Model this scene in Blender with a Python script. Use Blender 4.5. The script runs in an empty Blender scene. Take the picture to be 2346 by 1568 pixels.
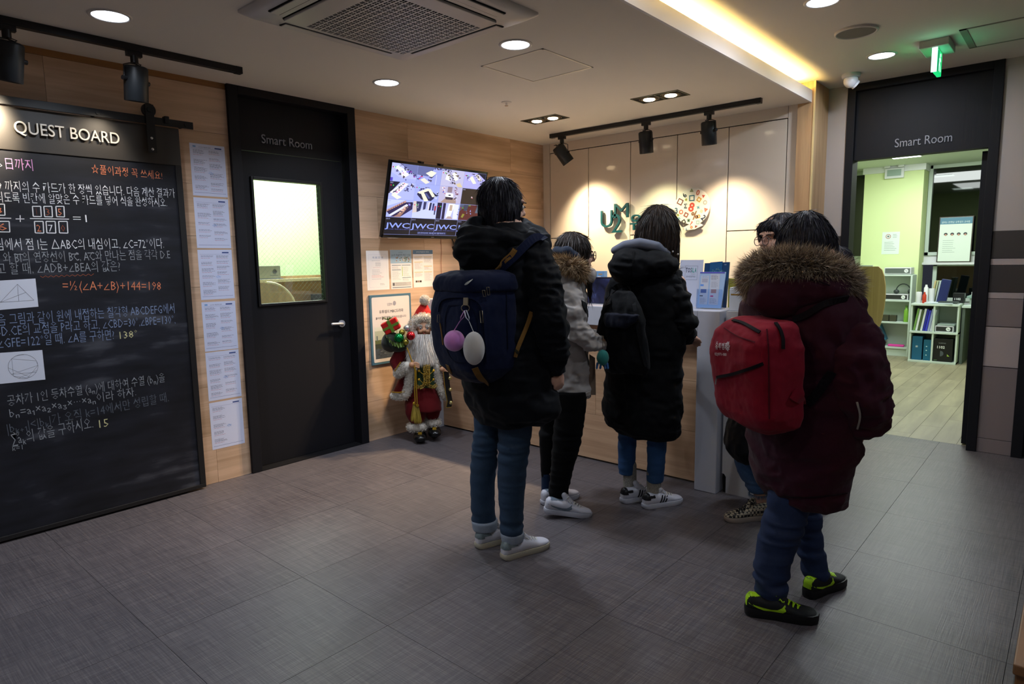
import bpy, math, random
import numpy as np
from mathutils import Vector, Matrix
SC = bpy.context.scene
COL = SC.collection
random.seed(7)
rng = np.random.default_rng(11)

# ------------------------------------------------------------------ camera, world, exposure
CAM = (-5.11857, -4.04618, 1.38)
FPX, YAW, PITCH, ROLL = 1486.28, 0.72000968, -0.12708933, -0.01576357
_cy, _sy, _cp, _sp = math.cos(YAW), math.sin(YAW), math.cos(PITCH), math.sin(PITCH)
_f = Vector((_cy*_cp, _sy*_cp, _sp)); _r = Vector((_sy, -_cy, 0)); _u = _r.cross(_f)
_c, _s = math.cos(ROLL), math.sin(ROLL)
_R, _U = _c*_r + _s*_u, -_s*_r + _c*_u
cd = bpy.data.cameras.new('camera'); cam = bpy.data.objects.new('camera', cd); COL.objects.link(cam)
cd.sensor_width = 36; cd.lens = FPX/2346*36; cd.clip_start = .02
_m = Matrix((_R, _U, -_f)).transposed().to_4x4(); _m.translation = Vector(CAM); cam.matrix_world = _m
SC.camera = cam
W = bpy.data.worlds.new('world'); SC.world = W; W.use_nodes = True
W.node_tree.nodes['Background'].inputs[0].default_value = (.02, .022, .03, 1)
W.node_tree.nodes['Background'].inputs[1].default_value = 1
VS = SC.view_settings
VS.view_transform = 'Standard'; VS.look = 'None'; VS.gamma = 1; VS.exposure = 0.22; VS.use_curve_mapping = False
EXPO = 1.0

def light(name, kind, loc, energy, color, target=None, **kw):
    d = bpy.data.lights.new(name, kind); d.energy = energy*EXPO; d.color = color
    for k, v in kw.items(): setattr(d, k, v)
    o = bpy.data.objects.new(name, d); COL.objects.link(o); o.location = loc
    if target is not None:
        o.rotation_euler = (Vector(target)-Vector(loc)).to_track_quat('-Z', 'Y').to_euler()
    return o

# lamp positions
HC, HU = 2.476, 2.614
DOWN_LOW = [(-3.996, -.728), (-2.468, -.725), (-2.455, -1.766), (-5.524, -.728), (-5.524, -1.766)]
DOWN_UP = [(-1.56, -2.99), (-.361, -3.0), (-2.76, -2.99), (-5.2, -2.99), (-5.2, -4.6), (-2.6, -4.6)]
COOL, WARM = (.80, .88, 1.0), (1.0, .74, .42)
for i, (x, y) in enumerate(DOWN_LOW):
    light('downlight_lamp', 'AREA', (x, y, HC-.012), 9.5 if i < 3 else 5.5, COOL, shape='DISK', size=.13, spread=2.4)
for i, (x, y) in enumerate(DOWN_UP):
    light('downlight_lamp', 'AREA', (x, y, HU-.012), 9 if i < 2 else 5.5, COOL, shape='DISK', size=.13, spread=3.1)
# spotlights of the two tracks
T2 = [((-.39, -.506), (0, -.66, 1.45), 100, (1, .80, .52)), ((-.39, -1.352), (0, -1.30, 1.0), 54, (.98, .98, .60)), ((-.39, -1.879), (0, -1.93, 1.0), 82, (1, .80, .54))]
for (x, y), t, e, c in T2:
    light('track_spot_lamp', 'SPOT', (x+.03, y, 2.20), e, c, t, spot_size=math.radians(92), spot_blend=1.0, shadow_soft_size=.04)
light('track_spot_lamp', 'SPOT', (-3.787, -.33, 2.20), 5, (1, .82, .6), (-3.95, 0, 1.9), spot_size=math.radians(70), spot_blend=.8, shadow_soft_size=.03)
light('track_spot_lamp', 'SPOT', (-4.31, -.33, 2.17), 44, (1, .82, .58), (-4.45, 0, 2.0), spot_size=math.radians(85), spot_blend=.8, shadow_soft_size=.03)
for (x, y) in [(-.93, -.66), (-.93, -.84), (-.93, -1.68), (-.93, -1.86)]:
    light('square_lamp', 'SPOT', (x, y, HC-.07), 210 if y > -1 else 40, (1, .72, .42), (x-(1.45 if y > -1 else .2), y+.25, 0), spot_size=math.radians(58), spot_blend=.8, shadow_soft_size=.035)

# ------------------------------------------------------------------ helpers
def lin(c):
    if isinstance(c, str):
        c = [int(c[i:i+2], 16)/255 for i in (0, 2, 4)]
    return tuple((x/12.92 if x <= .04045 else ((x+.055)/1.055)**2.4) for x in c[:3])
MW = {}
def wm(o): return MW.get(o.name, Matrix.Identity(4))
def root(name, loc=(0, 0, 0), rz=0.0, label=None, cat=None, group=None, kind=None):
    o = bpy.data.objects.new(name, None); COL.objects.link(o); o.empty_display_size = .1
    o.location = loc; o.rotation_euler = (0, 0, rz)
    MW[o.name] = Matrix.Translation(Vector(loc)) @ Matrix.Rotation(rz, 4, 'Z')
    return tag(o, label, cat, group, kind)
def tag(o, label=None, cat=None, group=None, kind=None):
    for k, v in (('label', label), ('category', cat), ('group', group), ('kind', kind)):
        if v: o[k] = v
    return o
class G:
    """collects world-space shapes; build() links them as ONE mesh object"""
    def __init__(s): s.v = []; s.f = []; s.sm = []; s.c = []; s.col = (1, 1, 1)
    def add(s, vs, fs, smooth=False):
        b = len(s.v); s.v += [tuple(map(float, v)) for v in vs]; s.f += [tuple(i+b for i in f) for f in fs]
        s.sm += [smooth]*len(fs); s.c += [s.col]*len(vs); return s
    def box(s, a, b, M=None):
        x0, y0, z0 = a; x1, y1, z1 = b
        vs = [(x, y, z) for x in (x0, x1) for y in (y0, y1) for z in (z0, z1)]
        if M is not None: vs = [M @ Vector(v) for v in vs]
        neg = (x1 < x0) ^ (y1 < y0) ^ (z1 < z0)
        fs = [(0, 1, 3, 2), (4, 6, 7, 5), (0, 4, 5, 1), (2, 3, 7, 6), (0, 2, 6, 4), (1, 5, 7, 3)]
        if neg: fs = [f[::-1] for f in fs]
        return s.add(vs, fs)
    def cbox(s, c, h, M=None): return s.box([c[i]-h[i] for i in range(3)], [c[i]+h[i] for i in range(3)], M)
    def prism(s, pts, M, d0, d1, smooth=False):
        n = len(pts); vs = [M @ Vector((p[0], p[1], d)) for d in (d0, d1) for p in pts]
        s.add(vs, [tuple(range(n))[::-1], tuple(range(n, 2*n))])
        s.add(vs, [(i, (i+1) % n, n+(i+1) % n, n+i) for i in range(n)], smooth)
        return s
    def poly(s, pts): return s.add(pts, [tuple(range(len(pts)))])
    def loft(s, rings, cap=True, smooth=True, closed=False):
        n = len(rings[0]); vs = [p for r in rings for p in r]; m = len(rings)
        fs = [(k*n+i, k*n+(i+1) % n, ((k+1) % m)*n+(i+1) % n, ((k+1) % m)*n+i) for k in range(m if closed else m-1) for i in range(n)]
        s.add(vs, fs, smooth)
        if cap and not closed:
            s.add(rings[0], [tuple(range(n))[::-1]]); s.add(rings[-1], [tuple(range(n))])
        return s
    def tube(s, pts, rad, n=10, cap=True, closed=False, flat=None, smooth=True):
        pts = [Vector(p) for p in pts]; m = len(pts)
        if not hasattr(rad, '__len__'): rad = [rad]*m
        up = None; rings = []
        for i, p in enumerate(pts):
            if closed: t = (pts[(i+1) % m]-pts[i-1]).normalized()
            else: t = (pts[min(i+1, m-1)]-pts[max(i-1, 0)]).normalized()
            if up is None:
                up = Vector((0, 0, 1)) if abs(t.z) < .9 else Vector((1, 0, 0))
            a = t.cross(up).normalized(); b = a.cross(t).normalized(); up = b
            fr = flat if flat else 1
            rings.append([p+(a*math.cos(2*math.pi*k/n)+b*fr*math.sin(2*math.pi*k/n))*rad[i] for k in range(n)])
        return s.loft(rings, cap, smooth, closed)
    def cyl(s, p0, p1, r0, r1=None, n=20): return s.tube([p0, p1], [r0, r0 if r1 is None else r1], n)
    def ball(s, c, r, M=None, nu=16, nv=10):
        if not hasattr(r, '__len__'): r = (r, r, r)
        rings = []
        for j in range(1, nv):
            t = math.pi*j/nv
            rings.append([Vector((r[0]*math.sin(t)*math.cos(2*math.pi*i/nu), r[1]*math.sin(t)*math.sin(2*math.pi*i/nu), -r[2]*math.cos(t))) for i in range(nu)])
        M = M if M is not None else Matrix.Identity(3)
        c = Vector(c); rr = [[c+M @ p for p in q] for q in rings]
        s.loft(rr, cap=False); b = len(s.v)
        s.add([c+M @ Vector((0, 0, -r[2])), c+M @ Vector((0, 0, r[2]))]+rr[0]+rr[-1],
              [(0, 2+(i+1) % nu, 2+i) for i in range(nu)]+[(1, 2+nu+i, 2+nu+(i+1) % nu) for i in range(nu)], True)
        return s
    def capsule(s, pts, rad, n=12):
        if not hasattr(rad, '__len__'): rad = [rad]*len(pts)
        s.tube(pts, rad, n)
        for p, r in zip(pts, rad): s.ball(p, r, nu=n, nv=8)
        return s
    def quadp(s, M, x0, y0, x1, y1, d=0):
        return s.poly([M @ Vector(p) for p in ((x0, y0, d), (x1, y0, d), (x1, y1, d), (x0, y1, d))])
    def text(s, body, M, h=None, w=None, align='LEFT', depth=0.0, thin=0.0, res=2, d=0.0):
        c = bpy.data.curves.new('t', 'FONT'); c.body = body; c.size = 1; c.resolution_u = res; c.align_x = align
        c.extrude = depth/2 if depth else 0; c.offset = thin
        o = bpy.data.objects.new('t', c); m = bpy.data.meshes.new_from_object(o)
        if len(m.vertices):
            xs = [v.co.x for v in m.vertices]; x0, x1 = min(xs), max(xs)
            sy = h/.72 if h else 1
            sx = w/(x1-x0) if w else sy
            if not h: sy = sx
            ox = x0 if w else 0
            s.add([M @ Vector(((v.co.x-ox)*sx, v.co.y*sy, v.co.z*(1/1)+d)) for v in m.vertices], [tuple(p.vertices) for p in m.polygons])
        bpy.data.objects.remove(o); bpy.data.curves.remove(c); bpy.data.meshes.remove(m)
        return s
    def build(s, name, mat, parent=None, bevel=0, kind=None, label=None, colors=False, sub=0):
        me = bpy.data.meshes.new(name)
        Mi = (wm(parent).inverted() if parent is not None else Matrix.Identity(4))
        A = np.array(s.v, float).reshape(-1, 3)
        R = np.array(Mi.to_3x3()); t = np.array(Mi.translation)
        A = A @ R.T + t
        me.from_pydata(A.tolist(), [], s.f)
        me.polygons.foreach_set('use_smooth', s.sm)
        if colors:
            at = me.color_attributes.new('Col', 'FLOAT_COLOR', 'POINT')
            at.data.foreach_set('color', np.array([tuple(c)+(1,) for c in s.c], np.float32).ravel())
        me.update()
        return link(me, name, mat, parent, bevel, kind, label, sub)
def link(me, name, mat, parent=None, bevel=0, kind=None, label=None, sub=0):
    if mat is not None: me.materials.append(mat)
    o = bpy.data.objects.new(name, me); COL.objects.link(o)
    if parent is not None:
        o.parent = parent; MW[o.name] = wm(parent).copy()
    if bevel:
        b = o.modifiers.new('b', 'BEVEL'); b.width = bevel; b.segments = 2; b.limit_method = 'ANGLE'; b.angle_limit = .6
    if sub:
        b = o.modifiers.new('s', 'SUBSURF'); b.levels = sub; b.render_levels = sub
    return tag(o, label, kind=kind)
def single(g, name, mat, label, cat, group=None, kind=None, base=None, **kw):
    """one-mesh thing with its origin at its base"""
    A = np.array(g.v); c = (A.min(0)+A.max(0))/2; c[2] = A[:, 2].min()
    if base is not None: c = np.array(base)
    g.v = [tuple(np.array(v)-c) for v in g.v]
    o = g.build(name, mat, None, **kw); o.location = c; MW[o.name] = Matrix.Translation(Vector(c))
    return tag(o, label, cat, group, kind)
def copytree(o, loc, label=None, group=None, dz=None, rz=None):
    r = o.copy(); COL.objects.link(r); r.location = loc
    if rz is not None: r.rotation_euler = (0, 0, rz)
    if label: r['label'] = label
    if group: r['group'] = group
    def rec(a, b):
        for ch in list(a.children):
            c = ch.copy(); COL.objects.link(c); c.parent = b; rec(ch, c)
    rec(o, r)
    return r
# planes: local x,y on the surface, z out of it
def PL(o, x, y):
    x = Vector(x).normalized(); y = Vector(y).normalized(); z = x.cross(y)
    M = Matrix((x, y, z)).transposed().to_4x4(); M.translation = Vector(o); return M
def on_left(x, z, y=0.0): return PL((x, y, z), (1, 0, 0), (0, 0, 1))       # faces -y
def on_back(y, z, x=0.0): return PL((x, y, z), (0, -1, 0), (0, 0, 1))      # faces -x

# ------------------------------------------------------------------ numpy noise and voxel fusing
_P = rng.integers(0, 1 << 30, 4096)
def vnoise(p):
    p = np.asarray(p, float); i = np.floor(p).astype(np.int64); f = p-i; f = f*f*(3-2*f)
    def h(a, b, c): return (_P[(a*73856093 ^ b*19349663 ^ c*83492791) & 4095] % 65536)/65536.0
    r = 0
    for dx in (0, 1):
        for dy in (0, 1):
            for dz in (0, 1):
                w = (f[:, 0] if dx else 1-f[:, 0])*(f[:, 1] if dy else 1-f[:, 1])*(f[:, 2] if dz else 1-f[:, 2])
                r = r+w*h(i[:, 0]+dx, i[:, 1]+dy, i[:, 2]+dz)
    return r*2-1
def normals(V, Q):
    T = V[Q]; n = np.cross(T[:, 2]-T[:, 0], T[:, 3]-T[:, 1]); N = np.zeros_like(V)
    for k in range(4): np.add.at(N, Q[:, k], n)
    return N/(np.linalg.norm(N, axis=1, keepdims=True)+1e-12)
def smooth_np(V, Q, it):
    E = np.concatenate([Q[:, [0, 1]], Q[:, [1, 2]], Q[:, [2, 3]], Q[:, [3, 0]]])
    n = len(V); deg = np.bincount(E[:, 0], minlength=n)+np.bincount(E[:, 1], minlength=n)
    for _ in range(it):
        S = np.zeros_like(V)
        for k in range(3): S[:, k] = np.bincount(E[:, 0], V[E[:, 1], k], n)+np.bincount(E[:, 1], V[E[:, 0], k], n)
        V = .4*V+.6*S/deg[:, None]
    return V
def fuse(g, voxel, it=3, disp=None):
    me = bpy.data.meshes.new('f'); me.from_pydata(g.v, [], g.f)
    o = bpy.data.objects.new('f', me); COL.objects.link(o)
    m = o.modifiers.new('r', 'REMESH'); m.mode = 'VOXEL'; m.voxel_size = voxel; m.adaptivity = 0
    dg = bpy.context.evaluated_depsgraph_get(); dg.update()
    e = o.evaluated_get(dg).to_mesh()
    V = np.empty(len(e.vertices)*3); e.vertices.foreach_get('co', V); V = V.reshape(-1, 3)
    Q = np.empty(len(e.loops), np.int64); e.loops.foreach_get('vertex_index', Q); Q = Q.reshape(-1, 4)
    bpy.data.objects.remove(o); bpy.data.meshes.remove(me)
    V = smooth_np(V, Q, it)
    if disp is not None:
        N = normals(V, Q); V = disp(V, N); V = smooth_np(V, Q, 1)
    r = G(); r.VQ = (V, Q); return r
def fbuild(r, name, mat, parent, label=None, cut=None, kind=None):
    V, Q = r.VQ
    if cut is not None:                       # drop faces whose centre fails the test (hems, necklines)
        Q = Q[cut(V[Q].mean(1))]
        u, inv = np.unique(Q, return_inverse=True); V = V[u]; Q = inv.reshape(-1, 4)
    Mi = wm(parent).inverted() if parent is not None else Matrix.Identity(4)
    V = V @ np.array(Mi.to_3x3()).T+np.array(Mi.translation)
    me = bpy.data.meshes.new(name); me.vertices.add(len(V)); me.vertices.foreach_set('co', V.ravel())
    me.loops.add(Q.size); me.loops.foreach_set('vertex_index', Q.ravel())
    me.polygons.add(len(Q)); me.polygons.foreach_set('loop_start', np.arange(len(Q))*4)
    me.polygons.foreach_set('use_smooth', np.ones(len(Q), bool)); me.update(); me.validate()
    return link(me, name, mat, parent, kind=kind, label=label)

# ------------------------------------------------------------------ materials
class Mt:
    def __init__(s, name):
        s.m = bpy.data.materials.new(name); s.m.use_nodes = True; s.t = s.m.node_tree; s.n = s.t.nodes
        s.b = s.n['Principled BSDF']
    def node(s, typ, **kw):
        n = s.n.new(typ)
        for k, v in kw.items():
            if k.startswith('i_'): n.inputs[k[2:].replace('_', ' ')].default_value = v
            else: setattr(n, k, v)
        return n
    def l(s, a, b): s.t.links.new(a, b)
    def coords(s, scale=(1, 1, 1), rand=False, kind='Object'):
        c = s.node('ShaderNodeTexCoord'); mp = s.node('ShaderNodeMapping'); mp.inputs['Scale'].default_value = scale
        s.l(c.outputs[kind], mp.inputs['Vector'])
        if rand:
            oi = s.node('ShaderNodeObjectInfo'); m = s.node('ShaderNodeMath', operation='MULTIPLY'); m.inputs[1].default_value = 37.
            s.l(oi.outputs['Random'], m.inputs[0]); s.l(m.outputs[0], mp.inputs['Location']); s.oi = oi
        return mp.outputs[0]
    def noise(s, vec, scale, detail=3, dist=0.0, rough=.5):
        n = s.node('ShaderNodeTexNoise'); n.inputs['Scale'].default_value = scale; n.inputs['Detail'].default_value = detail
        n.inputs['Distortion'].default_value = dist; n.inputs['Roughness'].default_value = rough
        s.l(vec, n.inputs['Vector']); return n.outputs['Fac']
    def ramp(s, fac, stops):
        r = s.node('ShaderNodeValToRGB'); e = r.color_ramp.elements
        while len(e) < len(stops): e.new(.5)
        for x, (p, c) in zip(e, stops): x.position = p; x.color = tuple(c)+(1,)
        s.l(fac, r.inputs[0]); return r.outputs['Color']
    def bump(s, h, strength=.3, dist=.01, prev=None):
        b = s.node('ShaderNodeBump'); b.inputs['Strength'].default_value = strength; b.inputs['Distance'].default_value = dist
        s.l(h, b.inputs['Height'])
        if prev is not None: s.l(prev, b.inputs['Normal'])
        s.l(b.outputs[0], s.b.inputs['Normal']); return b.outputs[0]
def mat(name, col, rough=.6, metal=0, spec=.5, var=0, vscale=8, bump=0, bscale=60, bdist=.004, emit=0, ecol=None, coat=0, sheen=0, alpha=None, trans=0, ior=1.45, stretch=(1, 1, 1), rand=False):
    M = Mt(name); b = M.b; c = lin(col)
    b.inputs['Base Color'].default_value = c+(1,); b.inputs['Roughness'].default_value = rough
    b.inputs['Metallic'].default_value = metal; b.inputs['Specular IOR Level'].default_value = spec; b.inputs['IOR'].default_value = ior
    b.inputs['Coat Weight'].default_value = coat; b.inputs['Coat Roughness'].default_value = .05
    b.inputs['Sheen Weight'].default_value = sheen; b.inputs['Transmission Weight'].default_value = trans
    if emit:
        b.inputs['Emission Color'].default_value = (lin(ecol) if ecol else c)+(1,); b.inputs['Emission Strength'].default_value = emit
    v = M.coords(stretch, rand)
    if var:
        M.l(M.ramp(M.noise(v, vscale, 4), [(.3, [x*(1-var) for x in c]), (.7, [min(1, x*(1+var)) for x in c])]), b.inputs['Base Color'])
    if bump:
        M.bump(M.noise(v, bscale, 2), bump, bdist)
    return M.m
def wood(name, c1, c2, axis, rough=.5, scale=1.0, rand=True, streak=22):
    """grain runs along axis (0,1,2)"""
    M = Mt(name); st = [streak*scale]*3; st[axis] = 1.1*scale
    v = M.coords(tuple(st), rand); n1 = M.noise(v, 1.0, 6, .6, .62)
    st2 = [3.2*scale]*3; st2[axis] = .75*scale
    v2 = M.coords(tuple(st2), rand); n0 = M.noise(v2, 1.0, 2, .3)
    w = M.node('ShaderNodeMath', operation='MULTIPLY'); M.l(n0, w.inputs[0]); w.inputs[1].default_value = 14.
    sn = M.node('ShaderNodeMath', operation='SINE'); M.l(w.outputs[0], sn.inputs[0])
    mx = M.node('ShaderNodeMath', operation='MULTIPLY_ADD'); M.l(sn.outputs[0], mx.inputs[0]); mx.inputs[1].default_value = .13; M.l(n1, mx.inputs[2])
    a, b = lin(c1), lin(c2); mid = [(x+y)/2 for x, y in zip(a, b)]
    col = M.ramp(mx.outputs[0], [(.22, b), (.5, mid), (.74, a)])
    if rand:
        hs = M.node('ShaderNodeHueSaturation'); mr = M.node('ShaderNodeMapRange'); mr.inputs['To Min'].default_value = .97; mr.inputs['To Max'].default_value = 1.03
        oi = M.node('ShaderNodeObjectInfo'); M.l(oi.outputs['Random'], mr.inputs['Value']); M.l(mr.outputs[0], hs.inputs['Value']); M.l(col, hs.inputs['Color']); col = hs.outputs[0]
    M.l(col, M.b.inputs['Base Color']); M.b.inputs['Roughness'].default_value = rough
    M.bump(mx.outputs[0], .12, .002)
    return M.m
def attr_mat(name, emit=0, rough=.7, sheen=0):
    M = Mt(name); a = M.node('ShaderNodeVertexColor'); a.layer_name = 'Col'
    M.b.inputs['Roughness'].default_value = rough; M.b.inputs['Sheen Weight'].default_value = sheen
    if emit:
        M.b.inputs['Base Color'].default_value = (0, 0, 0, 1); M.l(a.outputs[0], M.b.inputs['Emission Color']); M.b.inputs['Emission Strength'].default_value = emit
    else: M.l(a.outputs[0], M.b.inputs['Base Color'])
    return M.m
def glass(name, tint=(1, 1, 1), rough=0.0):
    M = Mt(name); M.n.remove(M.b); out = M.n['Material Output']
    tr = M.node('ShaderNodeBsdfTransparent'); tr.inputs[0].default_value = tint+(1,)
    gl = M.node('ShaderNodeBsdfGlossy'); gl.inputs['Roughness'].default_value = rough; gl.inputs[0].default_value = (1, 1, 1, 1)
    lw = M.node('ShaderNodeLayerWeight'); pw = M.node('ShaderNodeMath', operation='POWER'); pw.inputs[1].default_value = 5; M.l(lw.outputs['Facing'], pw.inputs[0]); ad_ = M.node('ShaderNodeMath', operation='MULTIPLY_ADD'); ad_.inputs[1].default_value = .6; ad_.inputs[2].default_value = .05; M.l(pw.outputs[0], ad_.inputs[0])
    mx = M.node('ShaderNodeMixShader'); M.l(ad_.outputs[0], mx.inputs[0]); M.l(tr.outputs[0], mx.inputs[1]); M.l(gl.outputs[0], mx.inputs[2]); M.l(mx.outputs[0], out.inputs[0])
    return M.m
INK = attr_mat('print_ink'); SCREEN = attr_mat('screen_glow', emit=1.0); FUR = attr_mat('fur_hair', rough=.75)
BLACK = mat('black_satin_metal', '101013', .42)
DOORBLK = mat('charcoal_door_laminate', '101016', .6, spec=.3, bump=.15, bscale=90, stretch=(1, 1, .05))
WHITE = mat('white_laminate', 'cfd0d4', .35)
CEIL = mat('ceiling_paint', 'd9d3cb', .9, bump=.05, bscale=200)
CREAM = mat('cream_gloss_panel', 'dccfc0', .09, spec=.5)
CREAMFR = mat('cream_frame_paint', 'd4c8bb', .35)
WOODX = wood('oak_laminate_left_wall', 'd2b094', 'a58769', 0)
WOODY = wood('oak_laminate_counter', 'c9a382', '9c7858', 1)
WOODZ = wood('oak_laminate_pillar', 'cba67c', 'ab8560', 2, rand=False)
GREEN = mat('light_green_wall_paint', 'c6e4ac', .8)
GRAYINK = mat('grey_raised_letters', '85858d', .4)
PAPER = mat('white_paper', 'e0e2f0', .45, coat=.4)
PAPERM = mat('matt_white_paper', 'e6e0dc', .7)
CHROME = mat('chrome', 'd8d8dc', .18, metal=1)
DARK = mat('dark_gap', '050506', .9)
# ------------------------------------------------------------------ ROOM SHELL
def planks(parent, mat_, plane, a0, a1, b0, b1, pw, plen, thick, g=.0004, holes=(), off=None):
    """rows of boards; plane(a,b,d) -> xyz with d the height off the wall"""
    r = 0; b = b0; out = []
    while b < b1-1e-4:
        be = min(b+pw, b1); a = a0-((r*.37) % 1)*plen
        while a < a1-1e-4:
            s0, s1 = max(a, a0), min(a+plen, a1)
            if s1-s0 > .02:
                P = [(s0+g, b+g), (s1-g, b+g), (s1-g, be-g), (s0+g, be-g)]
                G_ = G(); vs = [plane(p[0], p[1], 0) for p in P]+[plane(p[0]+(g if p[0] < (s0+s1)/2 else -g), p[1]+(g if p[1] < (b+be)/2 else -g), thick) for p in P]
                G_.add(vs, [(0, 1, 5, 4), (1, 2, 6, 5), (2, 3, 7, 6), (3, 0, 4, 7), (4, 5, 6, 7)])
                out.append(G_.build('plank', mat_, parent))
            a += plen
        b = be; r += 1
    return out
# floor: one slab and woven vinyl tiles on it
def floor_mat():
    M = Mt('woven_vinyl_tile'); oi = M.node('ShaderNodeObjectInfo')
    v1 = M.coords((6, 260, 1), True); v2 = M.coords((260, 6, 1), True); v3 = M.coords((1, 1, 1), True)
    a, b, c = M.noise(v1, 1, 3), M.noise(v2, 1, 3), M.noise(v3, 1.3, 3)
    s = M.node('ShaderNodeMath', operation='ADD'); M.l(a, s.inputs[0]); M.l(b, s.inputs[1])
    s2 = M.node('ShaderNodeMath', operation='MULTIPLY_ADD'); M.l(c, s2.inputs[0]); s2.inputs[1].default_value = .25; M.l(s.outputs[0], s2.inputs[2])
    col = M.ramp(s2.outputs[0], [(.0, (0, 0, 0)), (1, (0, 0, 0))])
    r = M.node('ShaderNodeMapRange'); r.inputs['From Min'].default_value = .75; r.inputs['From Max'].default_value = 1.5; M.l(s2.outputs[0], r.inputs['Value'])
    col = M.ramp(r.outputs[0], [(.1, lin('413d41')), (.5, lin('534e51')), (.9, lin('676162'))])
    hs = M.node('ShaderNodeHueSaturation'); mr = M.node('ShaderNodeMapRange'); mr.inputs['To Min'].default_value = .96; mr.inputs['To Max'].default_value = 1.04
    M.l(oi.outputs['Random'], mr.inputs['Value']); M.l(mr.outputs[0], hs.inputs['Value']); M.l(col, hs.inputs['Color']); M.l(hs.outputs[0], M.b.inputs['Base Color'])
    M.b.inputs['Roughness'].default_value = .42; M.b.inputs['Specular IOR Level'].default_value = .4
    M.bump(s.outputs[0], .25, .0015); return M.m
FT = floor_mat()
flo = G().box((-6.6, -5.6, -.08), (.42, 0.1, -.003)).build('floor', DARK, kind='structure')
g = .0003
ys = [-5.6]+[-3.348+.6*k for k in range(-3, 6)]+[0]
ys = sorted(set(y for y in ys if -5.6 <= y <= 0)); xs = sorted([-6.6]+[-3.70+.6*k for k in range(-4, 7) if -6.6 < -3.7+.6*k < -.08]+[.42])
for i in range(len(xs)-1):
    for j in range(len(ys)-1):
        x0, x1, y0, y1 = xs[i]+g, xs[i+1]-g, ys[j]+g, ys[j+1]-g
        if x1-x0 < .03 or y1-y0 < .03: continue
        t = G(); t.add([(x0, y0, -.003), (x1, y0, -.003), (x1, y1, -.003), (x0, y1, -.003), (x0+g*2, y0+g*2, 0), (x1-g*2, y0+g*2, 0), (x1-g*2, y1-g*2, 0), (x0+g*2, y1-g*2, 0)],
                       [(0, 1, 5, 4), (1, 2, 6, 5), (2, 3, 7, 6), (3, 0, 4, 7), (4, 5, 6, 7)])
        t.build('tile', FT, flo)
# left wall (y = 0), oak boards
wl = root('wall_left', (0, 0, 0), kind='structure')
g_ = G(); g_.box((-6.6, .012, 0), (-3.141, .12, HC+.2)); g_.box((-2.207, .012, 0), (.0, .12, HC+.2)); g_.box((-3.141, .10, 2.45), (-2.207, .12, HC+.2))
g_.build('wall_core', CREAMFR, wl)
lp = lambda a, b, d: (a, .012-d, b)
planks(wl, WOODX, lp, -5.8, -3.141, 0, HC-.035, .31, 1.22, .012)
planks(wl, WOODX, lp, -2.207, 0, 0, HC, .31, 1.22, .012)
wood_dark = wood('oak_edge_strip', '9a6d3c', '7a5128', 0)
G().box((-5.8, 0, HC-.034), (-3.143, .012, HC)).build('top_strip', wood_dark, wl)
# ceiling (low part) with recesses cut as separate slabs is not needed: fittings hang just below
cl = root('ceiling', (0, 0, HC), kind='structure')
G().box((-6.6, -2.375, HC), (.0, 0.1, HC+.05)).build('ceiling_slab', CEIL, cl)
G().box((-6.6, -2.477, HC-.006), (-.03, -2.375, HC+.03)).build('beam_underside', CEIL, cl)
G().box((-6.6, -2.492, HC-.008), (-.03, -2.477, 2.552)).build('beam_fascia', mat('beam_white_paint', 'dcdade', .6), cl)
G().box((-6.6, -5.6, HU), (.42, -2.20, HU+.05)).build('upper_slab', CEIL, cl)
G().box((-6.6, -2.22, HC+.05), (0, -2.20, HU)).build('cove_back', CEIL, cl)
cove = root('cove_light', (-3.3, -2.36, HC+.05), label='warm strip light hidden in the trough behind the ceiling beam', cat='strip light')
G().box((-6.5, -2.42, HC+.036), (-.12, -2.40, HC+.046)).build('led_strip', mat('warm_led_strip', 'ffd870', .5, emit=30, ecol='ffcc58'), cove)
G().box((-6.5, -2.425, HC+.03), (-.12, -2.395, HC+.036)).build('led_channel', CHROME, cove)
light('cove_lamp', 'AREA', (-3.3, -2.43, HC+.052), 26, (1, .76, .30), (-3.3, -2.52, HU+.1), shape='RECTANGLE', size=6.3, size_y=.02)
# inspection hatch in the low ceiling, outline frame
ha = root('ceiling_hatch', (-2.07, -1.605, HC), label='white square access hatch in the ceiling beside the air conditioner', cat='hatch')
g_ = G(); x0, x1, y0, y1 = -2.31, -1.84, -1.83, -1.38
for a, b in (((x0, y0), (x1, y0+.012)), ((x0, y1-.012), (x1, y1)), ((x0, y0), (x0+.012, y1)), ((x1-.012, y0), (x1, y1))): g_.box((a[0], a[1], HC-.003), (b[0], b[1], HC))
g_.build('frame', mat('hatch_trim', 'ded6ca', .4), ha)
G().box((x0+.016, y0+.016, HC-.0015), (x1-.016, y1-.016, HC)).build('hatch_panel', CEIL, ha)
# back wall, cream panels on a dark backing
wb = root('wall_back', (0, 0, 0), kind='structure')
G().box((.018, -2.395, 0), (.1, 0.0, HU+.02)).build('wall_core', DARK, wb)
Y = [-.084, -.532, -.979, -1.427, -1.869, -2.318]; gp = .0035
G().box((-.002, -.084+gp, 0), (.018, 0.0, HC)).build('frame_stile', CREAMFR, wb, bevel=.001)
G().box((-.002, -2.395, 0), (.018, -2.318-gp, HC)).build('frame_stile', CREAMFR, wb, bevel=.001)
G().box((-.002, -2.318, 2.387+gp), (.018, -.084, HC)).build('frame_rail', CREAMFR, wb, bevel=.001)
for i in range(5):
    cuts = [.05, 1.576, 2.387] if i % 2 == 0 else [.05, 2.387]
    for a, b in zip(cuts[:-1], cuts[1:]):
        G().box((0, Y[i+1]+gp, a+gp), (.018, Y[i]-gp, b-gp)).build('panel', CREAM, wb, bevel=.0012)
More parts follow.
